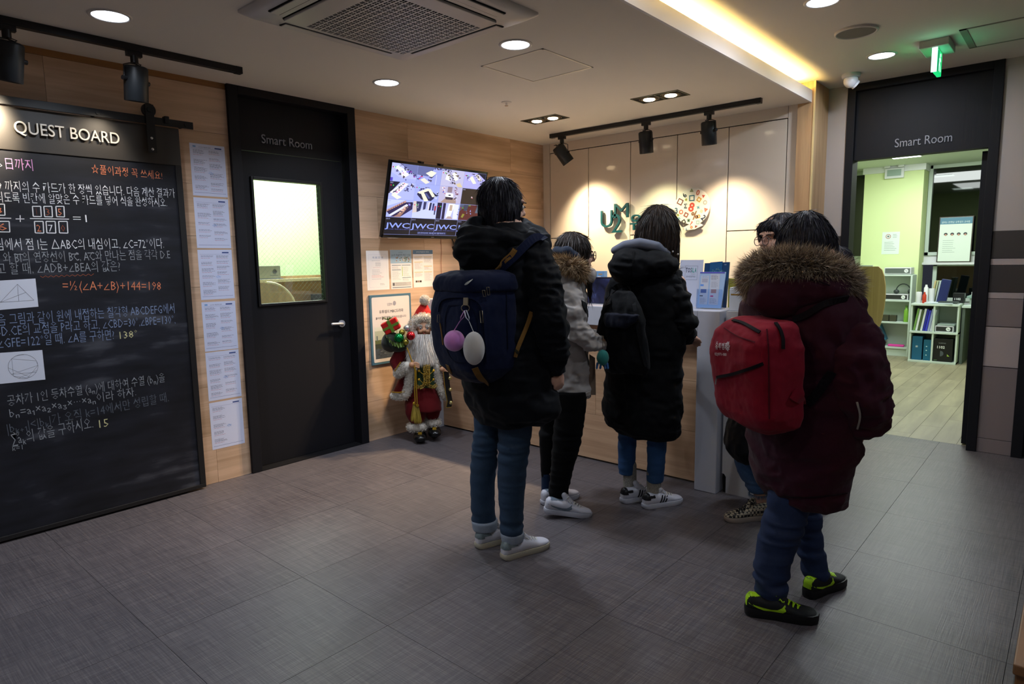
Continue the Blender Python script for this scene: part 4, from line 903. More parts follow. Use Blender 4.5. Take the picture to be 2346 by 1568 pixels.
for spec in [('6', -.068, .098, .040, '1d2a3c', .9), ('t', -.004, .131, .020, '9aa070', 0), ('0', .052, .112, .042, 'd8694a', -.3), ('a', .100, .080, .017, 'c85a4a', .4), ('s', -.001, .071, .034, '2f6f86', 0), ('s', .062, .055, .025, 'd8a848', -.6), ('s', -.105, .048, .034, '7c3438', -.5), ('o', -.052, .062, .010, 'a8a840', 0), ('Σ', -.06, .010, .034, '2f3350', 0), ('8', -.002, .0, .072, 'd84a38', -.3), ('o', .115, .028, .018, 'b8b4ac', 0), ('3', -.138, -.020, .044, '3a5a78', .1), ('o', -.095, -.036, .019, 'd86a58', 0), ('×', .055, -.008, .034, '4a92b0', .2), ('a', .122, -.030, .021, 'd86a58', .2), ('s', -.050, -.062, .026, '9a4440', -.5), ('s', .085, -.040, .016, 'd8d0b0', -.5), ('%', .020, -.070, .060, '8a5a3c', .2), ('o', .062, -.080, .015, 'd89a48', 0), ('t', -.112, -.088, .018, '8cb8c8', .3), ('o', -.122, -.060, .009, 'b0b040', 0), ('2', .105, -.092, .044, '1d2a50', -.8), ('s', -.070, -.118, .024, '3a2c2c', .5), ('π', -.028, -.105, .030, '6a9078', 0), ('s', .055, -.128, .022, 'a8c0c0', 0), ('?', .002, -.135, .036, 'c84a38', -.5), ('4', .040, -.160, .026, '8a3c34', -1.0), ('o', .0, -.166, .012, 'd8825a', 0), ('7', -.072, -.180, .016, 'd86a58', 0), ('5', -.045, -.180, .018, '6a8cb0', 0)]:
    q = G(); eicon(q, *spec[:5], rot=spec[5] if len(spec) > 5 else 0); q.build('symbol', INK, em, colors=True)
# ------------------------------------------------------------------ RECEPTION COUNTER
ct = root('reception_counter', (-1.4, -1.25, 0), label='white reception counter with a recessed oak-board front', cat='counter')
CW = mat('counter_white', 'b9b9c2', .4)
G().box((-1.612, -2.395, .945), (-1.22, -.003, 1.07)).build('counter_top', CW, ct, bevel=.004)
G().box((-1.612, -.108, 0), (-1.22, -.003, .945)).build('end_post', CW, ct, bevel=.003)
G().box((-1.612, -2.53, 0), (-1.22, -2.395, 1.07)).build('end_post', CW, ct, bevel=.004)
G().box((-1.495, -2.395, .03), (-1.30, -.108, .945)).build('front_backing', DARK, ct)
planks(ct, WOODY, lambda a, b, d: (-1.495-d, a, b), -2.395, -.108, .012, .945, .31, 1.22, .015)
G().box((-1.22, -2.50, .70), (-.72, -.003, .74)).build('work_surface', CW, ct, bevel=.002)
for y in (-.02, -2.48): G().box((-1.2, y-.02, 0), (-.75, y+.0, .70)).build('side_panel', CW, ct)
sec = root('counter_gate', (-1.5, -2.75, 0), label='narrow white cabinet section right of the counter end post with a cut-out foot', cat='cabinet')
out = [(0, .0), (-.43, 0), (-.43, 1.068), (.0, 1.068)]
MG = on_back(-2.541, 0, -1.555)
pr = [(.024, 0), (.31, 0), (.31, 1.068), (0, 1.068), (0, .115), (.012, .115), (.024, .098)]
G().prism(pr, MG, -.40, 0).build('body', mat('gate_white', 'c0c0c4', .45), sec, bevel=.002)
G().box((-1.54, -2.56, 0), (-1.40, -2.5415, .11)).build('foot_recess', DARK, sec)
nt = root('gate_notice', (-1.556, -2.65, .9), label='white notice sheet taped on the narrow counter section behind the red backpack', cat='paper')
G().prism([(.01, 0), (.21, 0), (.21, .29), (.01, .29)], on_back(-2.56, .745, -1.555), .0, .001).build('sheet', PAPERM, nt)
g_ = G(); M_ = on_back(-2.56, .745, -1.5565); g_.col = lin('60708c')
for a, b in (((.028, .02), (.19, .0215)), ((.028, .27), (.19, .2715)), ((.028, .02), (.0295, .27)), ((.1885, .02), (.19, .27))): g_.quadp(M_, *a, *b)
g_.col = lin('303a5c'); g_.text('U2M', M_ @ Matrix.Translation((.05, .235, 0)), h=.018); g_.build('print', INK, nt, colors=True, kind='stuff')
# things on the counter
bag = root('black_pouch', (-1.30, -.10, 1.07), label='small black bag with a thin loop on the left end of the counter', cat='bag')
FabB = mat('black_fabric', '15140f', .8, bump=.3, bscale=80)
r_ = fuse(G().ball((-1.42, -.02-.07, 1.125), (.10, .055, .052)).ball((-1.36, -.10, 1.14), (.09, .05, .055)).box((-1.50, -.14, 1.072), (-1.28, -.03, 1.12)), .008, 6)
fbuild(r_, 'pouch', FabB, bag); G().tube([(-1.49, -.10, 1.12), (-1.53, -.10, 1.13), (-1.55, -.10, 1.10), (-1.54, -.10, 1.08)], .0025, n=6).build('loop', FabB, bag)
mo = root('framed_display', (-1.40, -1.62, 1.07), label='dark starry framed display standing on the counter between two people', cat='display')
M_ = on_back(-1.495, 1.072, -1.41)
def night():
    M = Mt('night_print'); v = M.coords((1, 6, 6)); n_ = M.noise(v, 2.2, 5, .6); M.l(M.ramp(n_, [(.35, lin('12142a')), (.55, lin('272a4c')), (.72, lin('4c5684')), (.8, lin('8890b8'))]), M.b.inputs['Base Color']); M.b.inputs['Roughness'].default_value = .3; return M.m
G().box((0, 0, -.03), (.29, .172, 0), M_).build('panel', night(), mo, bevel=.002)
g_ = G(); [g_.box(a, b, M_) for a, b in (((0, .172, -.03), (.29, .178, .003)), ((-.004, 0, -.03), (0, .178, .003)), ((.29, 0, -.03), (.294, .178, .003)))]; g_.build('frame', mat('display_frame', '2a2030', .4), mo)
bl = root('blue_box', (-1.30, -1.53, 1.07), label='small light blue printed box behind the dark display on the counter', cat='box')
G().box((-1.37, -1.60, 1.07), (-1.33, -1.535, 1.29)).build('carton', mat('sky_blue_card', '7ea8d4', .5), bl, bevel=.001)
g_ = G(); M_ = on_back(-1.535, 1.07, -1.3702); g_.col = lin('e8eef8'); g_.quadp(M_, .012, .17, .04, .185); g_.quadp(M_, .01, .14, .055, .15); g_.col = lin('c89a58'); g_.quadp(M_, .02, .195, .05, .202); g_.build('print', INK, bl, colors=True)
# TOSLA sheet in a stand
ts = root('flyer', (-1.40, -2.25, 1.07), label='white TOSLA flyer standing on the counter left of the leaflet holder', cat='flyer')
M_ = PL((-1.41, -2.165, 1.072), (0, -1, 0), (.12, 0, 1)); w_, h_ = .152, .288
G().prism([(0, 0), (w_, 0), (w_, h_), (0, h_)], M_, 0, .001).build('sheet', mat('flyer_white', 'c6cade', .4), ts)
g_ = G(); Mz = M_ @ Matrix.Translation((0, 0, .0014)); g_.col = lin('8a93a8')
for a, b in (((.036, .165), (.118, .167)), ((.036, .250), (.118, .252)), ((.036, .165), (.038, .252)), ((.116, .165), (.118, .252))): g_.quadp(Mz, *a, *b)
for k, (ch, c_) in enumerate(zip('TOSLA', ('2a3450', '2a3450', '5a7080', '3a9a90', '2f8f88'))): g_.col = lin(c_); g_.text(ch, Mz @ Matrix.Translation((.041+.0145*k, .212, 0)), h=.028, w=.0115, thin=.03)
g_.col = lin('8890a0'); g_.text('TOSLA', Mz @ Matrix.Translation((.075, .199, 0)), h=.006, w=.03); g_.col = lin('6a7488'); g_.text('영어전문학원', Mz @ Matrix.Translation((.045, .181, 0)), h=.009, w=.06)
g_.build('print', INK, ts, colors=True)
ACR = glass('clear_acrylic', (.90, .94, 1.0), .02)
hol = root('leaflet_holder', (-1.47, -2.415, 1.07), label='clear acrylic leaflet holder on the counter end', cat='holder')
for k, (xf, h0) in enumerate(((-1.500, .115), (-1.445, .17))):
    Ml = PL((xf, -2.33, 1.073), (0, -1, 0), (.10, 0, 1))
    G().box((0, 0, 0), (.155, h0, .002), Ml).build('front_plate', ACR, hol)
    for s in (0, .153): G().box((s, 0, -.035), (s+.002, h0, 0), Ml).build('side_plate', ACR, hol)
G().box((-1.505, -2.487, 1.071), (-1.40, -2.328, 1.0745)).build('base_plate', ACR, hol)
lf1 = root('leaflet', (-1.49, -2.41, 1.08), label='pale blue printed leaflet at the front of the clear holder', cat='leaflet')
Ml = PL((-1.492, -2.334, 1.077), (0, -1, 0), (.13, 0, 1)); w_, h_ = .148, .212
G().prism([(0, 0), (w_, 0), (w_+.012, h_), (.004, h_)], Ml, -.008, 0).build('sheets', mat('pale_blue_leaflet', 'a9c4e6', .4), lf1)
g_ = G(); Mz = Ml @ Matrix.Translation((0, 0, .0008)); g_.col = lin('c9cddc'); g_.quadp(Mz, .012, .02, .062, .19, 0); g_.quadp(Mz, .07, .02, .128, .20, 0); g_.col = lin('5a50c0'); g_.quadp(Mz, .004, .204, .155, .211, .0002)
for (x, y, w2, h2, c_) in ((.02, .150, .035, .022, 'b0b0c4'), (.012, .128, .02, .011, '6a9ae8'), (.016, .088, .035, .022, '5a6ea8'), (.080, .088, .032, .022, 'b08a8e'), (.012, .068, .02, .005, '404450'), (.078, .066, .018, .008, 'd0508a')): g_.col = lin(c_); g_.quadp(Mz, x, y, x+w2, y+h2, .0003)
Mz2 = Mz @ Matrix.Translation((0, 0, -.0003)); lines(g_, Mz2, .075, .125, .165, .195, 5, '7a7a88'); lines(g_, Mz2, .078, .125, .12, .155, 5, '9a9aa8'); lines(g_, Mz2, .015, .06, .025, .06, 6, '9a9ab0'); lines(g_, Mz2, .075, .125, .025, .058, 6, '9a9ab0'); lines(g_, Mz2, .02, .06, .176, .188, 2, '8aa8e0')
g_.build('print', INK, lf1, colors=True, kind='stuff')
lf2 = root('booklet', (-1.43, -2.41, 1.08), label='dark blue booklets at the back of the clear holder', cat='booklet')
Ml = PL((-1.436, -2.335, 1.078), (0, -1, 0), (.14, 0, 1)); DB = mat('deep_blue_cover', '0f3a66', .35)
G().prism([(0, 0), (.15, 0), (.15, .268), (0, .262)], Ml, -.014, 0).build('cover', DB, lf2); G().prism([(.035, 0), (.11, 0), (.112, .272), (.035, .266)], Ml, 0.001, .003).build('cover', mat('blue_cover_light', '15507f', .35), lf2)
g_ = G(); Mz = Ml @ Matrix.Translation((0, 0, .0036)); r = random.Random(9)
for q in range(60): g_.col = lin(r.choice(['5f9a8c', 'a8b878', '3f7a98', '88b0c0'])); a = r.uniform(.2, 2.9); x, y = .085+.045*math.cos(a)*r.uniform(.4, 1), .196+.038*math.sin(a)*r.uniform(.3, 1); seg(g_, Mz, (x, y), (x+r.uniform(-.008, .008), y+r.uniform(-.005, .006)), .001, q*1e-6)
g_.col = lin('c8d4e0'); g_.text('U2M', Mz @ Matrix.Translation((.122, .250, -.002)), h=.005); g_.build('print', INK, lf2, colors=True, kind='stuff')
tb = root('tape_dispenser', (-1.30, -2.53, 1.07), label='yellow-green rounded plastic holder behind the white ballot box', cat='holder')
G().prism([(0, 0), (.135, 0), (.14, .12), (.132, .155), (.112, .170), (.0, .175)], on_back(-2.455, 1.071, -1.30), -.05, .03).build('body', mat('lime_plastic', 'b9b545', .35), tb, bevel=.008)
wbx = root('suggestion_box', (-1.45, -2.63, 1.068), label='white box with a horizontal amber slot beside the leaflet holder', cat='box')
MB_ = on_back(-2.545, 1.069, -1.53)
G().box((0, 0, -.16), (.21, .125, 0), MB_).build('body', mat('box_white', 'c2c5cc', .4), wbx, bevel=.004); G().box((.002, .125, -.158), (.208, .133, -.002), MB_).build('lid', mat('box_white', 'cfd0d2', .4), wbx, bevel=.003)
G().box((.010, .088, -.002), (.19, .097, .0012), MB_).build('slot', mat('amber_slot', '8a6414', .4), wbx, bevel=.002)
# low wooden bench at the bottom right corner of the frame
bn = root('side_bench', (-2.0, -4.15, 0), label='brown wooden bench edge at the lower right corner of the frame', cat='bench')
BN = wood('bench_wood', '8a6440', '6d4a2a', 0, rand=False)
G().box((-3.1, -4.45, .04), (-1.7, -3.99, .30)).build('body', BN, bn, bevel=.004); G().box((-3.12, -4.47, .30), (-1.68, -3.985, .33)).build('top', BN, bn, bevel=.004); G().box((-3.08, -4.43, 0), (-1.72, -3.975, .04)).build('plinth', BLACK, bn)

# ------------------------------------------------------------------ SMART ROOM beyond door 2
r2 = root('wall_far_room', (3, -2.5, 0), kind='structure')
GREEN2 = mat('green_column_paint', 'ccd9a4', .8)
XW = 5.45
G().box((5.1, -2.38, 0), (XW, -1.67, 2.55)).build('green_column', GREEN2, r2); G().box((5.08, -2.40, 2.47), (XW, -1.65, 2.55)).build('cornice', WHITE, r2)
G().box((XW, -4.2, 0), (XW+.1, -1.67, .72)).build('wall_core', WHITE, r2); G().box((XW, -4.2, 1.24), (XW+.1, -2.38, 1.34)).build('wall_core', WHITE, r2)
G().box((.42, -1.35, 0), (XW, -1.25, 2.55)).build('wall_core', GREEN2, r2); G().box((.42, -4.3, 0), (XW, -4.2, 2.55)).build('wall_core', GREEN2, r2)
G().box((.42, -4.2, 2.55), (XW+.1, -1.25, 2.6)).build('ceiling_slab', mat('far_ceiling', 'bcc4bc', .8), r2)
G().box((.42, -2.65, 0), (.44, -1.3, 2.55)).build('wall_core', GREEN2, r2); G().box((.42, -4.2, 0), (.44, -3.60, 2.55)).build('wall_core', GREEN2, r2); G().box((.40, -3.6, 2.08), (.44, -2.65, 2.55)).build('wall_core', GREEN2, r2)
OAKF = wood('pale_oak_vinyl', '9a9178', '7c7460', 0, rough=.45, streak=9)
f2 = G().box((.42, -4.2, -.08), (XW, -1.3, -.003)).build('floor_far', DARK, kind='structure')
y = -3.9; k = 0
while y < -1.75:
    x = .42-((k*.37) % 1)*.9
    while x < XW-.35:
        a, b = max(x, .42), min(x+.9, XW-.35); G().add([(a+.001, y+.001, 0), (b-.001, y+.001, 0), (b-.001, y+.149, 0), (a+.001, y+.149, 0)], [(0, 1, 2, 3)]).build('plank', OAKF, f2); x += .9
    y += .15; k += 1
DG = mat('night_window_glass', '050807', .03, spec=.6); WF = mat('window_frame_white', 'b8c4be', .4)
def windo(name, y0, y1, z0, z1, mull):
    t = root(name, (XW, (y0+y1)/2, z0), kind='structure'); f_ = .045
    g_ = G(); 
    G().box((XW+.03, y0, z0), (XW+.04, y1, z1)).build('glass_pane', DG, t)
    for a, b in (((y0, z0), (y0+f_, z1)), ((y1-f_, z0), (y1, z1)), ((y0, z0), (y1, z0+f_)), ((y0, z1-f_), (y1, z1))): G().box((XW-.02, a[0], a[1]), (XW+.05, b[0], b[1])).build('frame_bar', WF, t, bevel=.002)
    for m_ in mull: G().box((XW-.01, m_-.02, z0), (XW+.05, m_+.02, z1)).build('mullion', WF, t)
windo('window_1', -4.2, -2.385, 1.34, 2.55, [-3.25]); windo('window_2', -4.2, -2.5, .72, 1.24, [-3.3]); windo('window_3', -1.67, -1.35, 1.30, 2.55, [])
G().box((XW-.06, -1.67, 1.24), (XW, -1.35, 1.30)).build('window_sill', WHITE, r2); G().box((XW, -1.67, .72), (XW+.1, -1.35, 1.3)).build('wall_core', WHITE, r2)
G().box((XW-.10, -4.2, 1.215), (XW, -2.38, 1.245)).build('window_sill', WHITE, r2)
for (x, y) in ((4.1, -2.33), (1.4, -2.28), (2.7, -3.1)):
    t = root('panel_light', (x, y, 2.55), label='square lit ceiling panel in the far room near the %s' % ('green column' if x > 4 else 'doorway' if x < 2 else 'desk'), cat='ceiling light', group='far room ceiling panels')
    G().box((x-.16, y-.16, 2.540), (x+.16, y+.16, 2.55)).build('frame', WHITE, t); G().box((x-.145, y-.145, 2.537), (x+.145, y+.145, 2.541)).build('diffuser', mat('panel_glow', 'ffffff', .5, emit=5, ecol='e8fff4'), t)
# emergency light and sign on the column
XC = 5.1
def onc(u, v): q = unproject(u, v, 0, XC); return q.y, q.z
ya, za = onc(2028, 411); yb_, zb = onc(2073, 384)
em_ = root('emergency_light', (XC, (ya+yb_)/2, za), label='white twin-head emergency light high on the green column', cat='emergency light')
G().box((XC-.05, yb_, za), (XC, ya, zb)).build('body', WPL, em_, bevel=.004); G().box((XC-.053, yb_+.03, za+.03), (XC-.05, ya-.03, zb-.02)).build('display', mat('grey_display', '8fa09c', .3), em_)
for yy in (ya-.03, yb_+.03): G().box((XC-.08, yy-.035, zb+.005), (XC-.01, yy+.035, zb+.035), None).build('lamp_head', WPL, em_, bevel=.004)
ya, za = onc(2019, 583); yb_, zb = onc(2062, 531)
ns = root('wall_notice', (XC, (ya+yb_)/2, za), label='white notice with a round red symbol on the green column', cat='paper')
Mn = on_back(ya, za, XC); w_, h_ = ya-yb_, zb-za; G().prism([(0, 0), (w_, 0), (w_, h_), (0, h_)], Mn, 0, .002).build('sheet', mat('notice_white', 'd0dcd8', .6), ns)
g_ = G(); Mz = Mn @ Matrix.Translation((0, 0, .0025)); g_.col = lin('a86a66'); g_.prism([(w_*.35+.032*math.cos(a), h_*.8+.032*math.sin(a)) for a in np.linspace(0, 6.28, 17)[:-1]], Mz, 0, .0003); g_.col = lin('d0dcd8'); g_.prism([(w_*.35+.024*math.cos(a), h_*.8+.024*math.sin(a)) for a in np.linspace(0, 6.28, 17)[:-1]], Mz, .0004, .0006); g_.col = lin('6a6e70'); g_.prism([(w_*.35+.015*math.cos(a), h_*.8+.013*math.sin(a)) for a in np.linspace(0, 6.28, 9)[:-1]], Mz, .0007, .001)
lines(g_, Mz, w_*.62, w_*.9, h_*.72, h_*.92, 3, '7a8284', .005); lines(g_, Mz, w_*.15, w_*.85, h_*.15, h_*.58, 6, '7a8284', .004); g_.build('print', INK, ns, colors=True, kind='stuff')
# picture standing on the sill
ya, za = [*unproject(2147, 587, 0, XW-.05)][1:]; yb_, zb = [*unproject(2232, 494, 0, XW-.05)][1:]
pf = root('framed_certificate', (XW-.05, (ya+yb_)/2, za), label='large framed sheet with four small portraits standing on the window sill', cat='picture')
Mn = PL((XW-.09, ya, 1.247), (0, -1, 0), (.06, 0, 1)); w_, h_ = ya-yb_, zb-1.247
G().box((0, 0, -.015), (w_, h_, 0), Mn).build('frame', mat('frame_dark_brown', '2c1d16', .4), pf); G().box((.012, .012, 0), (w_-.012, h_-.012, .003), Mn).build('sheet', mat('certificate_paper', 'd2ddd4', .5), pf)
g_ = G(); Mz = Mn @ Matrix.Translation((0, 0, .0036)); g_.col = lin('567f98'); g_.quadp(Mz, .012, h_-.10, w_-.012, h_-.014, 0); g_.col = lin('d8e4e8'); g_.text('엄마는 선생님! 유투엠의 교육법', Mz @ Matrix.Translation((.03, h_-.085, .001)), h=.022, w=w_-.07, res=1)
for q in range(4): x = w_*(.22+.19*q); y = h_*.60; g_.col = lin('3a3a44'); g_.prism([(x+.022*math.cos(a), y+.02*math.sin(a)+.01) for a in np.linspace(0, 6.28, 11)[:-1]], Mz, 0, .0006); g_.col = lin('b58a78'); g_.prism([(x+.013*math.cos(a), y+.013*math.sin(a)) for a in np.linspace(0, 6.28, 11)[:-1]], Mz, .0007, .001)
lines(g_, Mz, w_*.15, w_*.6, h_*.2, h_*.5, 7, '8a9a98', .004); g_.build('print', INK, pf, colors=True, kind='stuff')
# shelf units
SH_ = mat('shelf_white', 'c3d0ca', .4)
sa = root('shelf_unit', (4.94, -2.09, 0), label='taller white open shelf unit against the green column', cat='shelf')
def brd(p, a, b, nm='shelf_board', m_=SH_): return G().box(a, b).build(nm, m_, p, bevel=.002)
brd(sa, (4.80, -2.372, 0), (5.09, -2.35, 1.09), 'side_panel'); brd(sa, (4.80, -1.72, 0), (5.09, -1.70, 1.09), 'side_panel')
for z in (.10, .44, .735, 1.075): brd(sa, (4.80, -2.35, z), (5.09, -1.72, z+.022))
brd(sa, (5.075, -2.35, .1), (5.09, -1.72, 1.09), 'back_panel'); brd(sa, (4.82, -2.35, 0), (4.84, -1.72, .10), 'plinth')
sb = root('shelf_unit', (4.6, -2.69, 0), label='lower white cube shelf unit of four compartments beside the desk', cat='shelf')
brd(sb, (4.40, -2.462, 0), (4.79, -2.442, .72), 'side_panel'); brd(sb, (4.40, -2.705, 0), (4.79, -2.685, .72), 'divider'); brd(sb, (4.40, -2.955, 0), (4.79, -2.935, .72), 'side_panel')
for z in (0.0, .372, .72): brd(sb, (4.39, -2.955, z), (4.79, -2.442, z+.025))
brd(sb, (4.775, -2.935, .02), (4.79, -2.46, .72), 'back_panel')
def hp(x, y0, y1, z, h_, label, col='26282a', grp='white-edged computer boxes'):
    t = root('computer_box', (x, (y0+y1)/2, z), label=label, cat='computer', group=grp)
    G().box((x, y0, z), (x+.22, y1, z+h_)).build('case', WPL, t, bevel=.003); G().box((x-.003, y0+.012, z+.010), (x, y1-.012, z+h_-.010)).build('front_grille', mat('pc_front', col, .5), t)
    c_ = (y0+.055); M_ = on_back(c_, z+h_/2, x-.004); g_ = G(); g_.col = (.8, .85, .85); g_.prism([(.024*math.cos(a), .024*math.sin(a)) for a in np.linspace(0, 6.28, 21)[:-1]], M_, 0, .0008); g_.col = lin('2a2c2e'); g_.text('hp', M_ @ Matrix.Translation((-.014, -.008, .0012)), h=.022); g_.build('logo', INK, t, colors=True)
hp(4.83, -2.345, -2.03, 1.102, .085, 'slim computer box with round hp badge on top of the taller shelf unit', '5a6160')
hp(4.82, -2.33, -1.98, .758, .075, 'slim black computer box with hp badge under the headset')
hp(4.43, -2.905, -2.71, .398, .075, 'slim computer box with hp badge in the lower unit, papers on top')
hs = root('headset', (4.86, -2.24, .833), label='black headset lying on the computer box in the taller shelf', cat='headset')
arc = [(4.88, -2.26+.085*math.cos(t), .87+.10*math.sin(t)) for t in np.linspace(-.2, math.pi+.1, 14)]
G().tube(arc, .007, n=8).build('headband', HB, hs); G().ball((4.88, -2.18, .865), (.035, .035, .03)).build('ear_cup', HB, hs); G().ball((4.88, -2.33, .87), (.035, .018, .03)).build('ear_cup', HB, hs)
for k, y in enumerate((-2.03, -2.12)): single(G().box((4.85, y-.08, .463), (4.93, y, .545)), 'small_box', mat('olive_carton', '3b3a2c', .5), ('left' if k == 0 else 'right')+' one of two small dark brown boxes on the middle shelf', 'box', 'small boxes on the middle shelf', bevel=.002)
bt = root('green_bottle', (4.86, -2.315, .462), label='translucent green drinks bottle on the middle shelf', cat='bottle')
GB = mat('green_bottle_plastic', '8fc84a', .2, trans=.3)
def lathe(c, prof, n=20): return G().loft([[Vector((c[0]+p*math.cos(2*math.pi*k/n), c[1]+p*math.sin(2*math.pi*k/n), c[2]+z)) for k in range(n)] for p, z in prof])
lathe((4.86, -2.315, .462), [(.028, 0), (.030, .01), (.029, .14), (.024, .165), (.013, .185), (.012, .20)]).build('bottle', GB, bt); lathe((4.86, -2.315, .662), [(.014, 0), (.014, .02)]).build('cap', mat('green_cap', '4f7f2a', .4), bt)
def carton(nm, loc, size, rot, col, label, txt=None, grp=None, grad=None):
    t = root(nm, loc, label=label, cat='box', group=grp); M_ = Matrix.Translation(loc) @ Matrix.Rotation(rot, 4, 'X')
    G().box((0, -size[1], 0), (size[0], 0, size[2]), M_).build('carton', mat(nm+'_print', col, .4), t, bevel=.002)
    if txt:
        g_ = G()
        for (s, y, z, h_, c_) in txt: g_.col = lin(c_); Mx = M_ @ on_back(-y, z, -.002); g_.text(s, Mx, h=h_, thin=.02, res=2)
        g_.build('lettering', INK, t, colors=True)
    return t
carton('teal_box', (4.85, -1.97, .155), (.16, .13, .22), math.radians(-22), '1f6a8c', 'blue-teal box leaning over on the bottom shelf', [('●', .03, .15, .02, 'c8e0e8'), ('●', .035, .10, .02, 'c8e0e8'), ('●', .04, .05, .015, 'c8e0e8')]).rotation_euler = (0, 0, 0)
single(G().box((4.84, -2.31, .1235), (4.92, -2.12, .15)), 'pink_case', mat('pink_plastic', 'd83a9c', .4), 'bright pink flat case on the bottom shelf', 'case', bevel=.008)
carton('blue_carton', (4.43, -2.475, .027), (.2, .11, .30), 0, '1c5c80', 'tall blue box, left of two in the lower left compartment', [('▣', .04, .16, .02, 'd8e4e8')], 'blue boxes in the lower compartment')
carton('blue_carton', (4.43, -2.60, .027), (.2, .085, .26), 0, '1a6080', 'blue box, right of two in the lower left compartment', [('●', .025, .17, .014, 'a8d0d8'), ('●', .025, .12, .014, 'a8d0d8'), ('●', .025, .06, .014, 'a8d0d8')], 'blue boxes in the lower compartment')
carton('black_carton', (4.42, -2.71, .027), (.14, .20, .285), 0, '111315', 'black headset box printed 1102 in the lower right compartment', [('1102', .03, .165, .032, 'e0e4e6'), ('GAMING', .05, .225, .014, '787c80'), ('◗', .07, .07, .06, '4a5258'), ('▬▬', .01, .012, .012, '5a8a58'), ('◣', .145, .07, .03, '9ab848')])
# binders
bc = ['6f9a50', 'd8dce0', '4a5a3c', 'cfd4dc', '2a2e9c', '3a40c0', '9aa4c8', 'c8ccd8']
bl_ = ['green', 'white', 'olive', 'pale grey', 'deep blue', 'bright blue', 'lilac', 'off-white']
y = -2.468
for k, c_ in enumerate(bc):
    wd = .022; M_ = Matrix.Translation((4.43, y-.004-k*.0262, .3985)) @ Matrix.Rotation(math.radians(8), 4, 'X')
    hh = .285-.01*(k % 3)
    t = root('binder', (4.43, y-k*.0262, .3985), label='%s folder standing slanted in the upper left compartment' % bl_[k], cat='folder', group='folders in the upper left compartment')
    G().box((0, -wd, .004), (.22, 0, hh), M_).build('cover', mat('binder_'+c_, c_, .4), t, bevel=.001)
def sheaf(nm, x0, y0, z0, w_, d_, n_, label, col='c6d2d6', grp=None):
    g_ = G(); r = random.Random(int(x0*1000+y0*100))
    for q in range(n_): M_ = Matrix.Translation((x0, y0, z0+q*.004+.001)) @ Matrix.Rotation(r.uniform(-.15, .15), 4, 'Z'); g_.box((0, -w_, 0), (d_, 0, .003), M_)
    single(g_, nm, mat('loose_paper', col, .6), label, 'papers', grp)
sheaf('paper_stack', 4.45, -2.73, .474, .18, .22, 5, 'loose papers lying on the computer box in the upper right compartment', 'b8c8c6')
sheaf('paper_stack', 4.42, -2.58, .746, .30, .21, 3, 'loose white papers spread on top of the lower shelf unit')
# things on top of the lower unit
def cyl_thing(nm, x, y, z, prof, m_, label, cat): single(lathe((x, y, z), prof), nm, m_, label, cat)
cyl_thing('white_cup', 4.52, -2.50, .7455, [(.028, 0), (.032, .02), (.034, .13), (.03, .14)], WPL, 'white cylindrical cup at the left end of the lower unit top', 'cup')
cyl_thing('red_bottle', 4.50, -2.565, .7455, [(.022, 0), (.024, .01), (.022, .10), (.010, .12), (.010, .14)], mat('red_liquid', 'b03020', .3), 'small red bottle among the clutter on the lower unit', 'bottle')
cyl_thing('spray_can', 4.56, -2.57, .7455, [(.025, 0), (.025, .19), (.015, .205), (.012, .23)], WPL, 'tall white spray can with rounded head on the lower unit', 'can')
cyl_thing('pen_cup', 4.64, -2.62, .7455, [(.032, 0), (.035, .17), (.033, .18)], WHITE, 'wide white tub behind the spray can', 'tub')
bb2 = G().box((0, -.10, 0), (.07, 0, .30), Matrix.Translation((4.60, -2.68, .752)) @ Matrix.Rotation(math.radians(9), 4, 'X')); single(bb2, 'blue_binder', mat('navy_binder', '1c2558', .4), 'tall navy blue binder leaning on top of the lower unit', 'binder', bevel=.003)
for k, (y, c_, n_) in enumerate(((-2.60, 'b8a878', 'tan'), (-2.625, 'a0aa88', 'sage'), (-2.652, 'a8b4b8', 'light grey'))): single(G().box((0, -.018, 0), (.16, 0, .27), Matrix.Translation((4.72, y, .752)) @ Matrix.Rotation(math.radians(7), 4, 'X')), 'standing_book', mat('book_'+c_, c_, .5), '%s book standing behind the navy binder' % n_, 'book', 'books behind the navy binder')
carton('black_carton', (4.66, -2.845, .7455), (.12, .12, .125), 0, '14161a', 'short black box printed 1102 on top of the lower unit', [('1102', .012, .04, .026, 'd8dce0')])
kb = G().box((4.45, -2.93, .759), (4.57, -2.72, .775)); single(kb, 'keyboard', HB, 'dark keyboard corner resting on the papers of the lower unit', 'keyboard', bevel=.004)
dk = root('office_desk', (4.9, -3.3, 0), label='grey-green office desk right of the lower shelf unit', cat='desk')
DKM = mat('desk_grey_green', '7f9990', .5)
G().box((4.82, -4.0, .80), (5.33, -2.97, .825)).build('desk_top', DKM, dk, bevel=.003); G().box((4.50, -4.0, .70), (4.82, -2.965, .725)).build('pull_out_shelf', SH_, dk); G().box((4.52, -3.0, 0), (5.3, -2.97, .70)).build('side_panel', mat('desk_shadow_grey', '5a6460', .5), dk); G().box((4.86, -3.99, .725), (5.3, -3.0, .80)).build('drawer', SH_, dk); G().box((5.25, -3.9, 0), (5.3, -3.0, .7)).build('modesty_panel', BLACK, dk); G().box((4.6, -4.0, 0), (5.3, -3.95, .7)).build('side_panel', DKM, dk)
ob = G().box((5.0, -3.4, .826), (5.28, -3.0, .87)); single(ob, 'white_ream', WHITE, 'flat white stack of paper on the grey-green desk', 'papers')
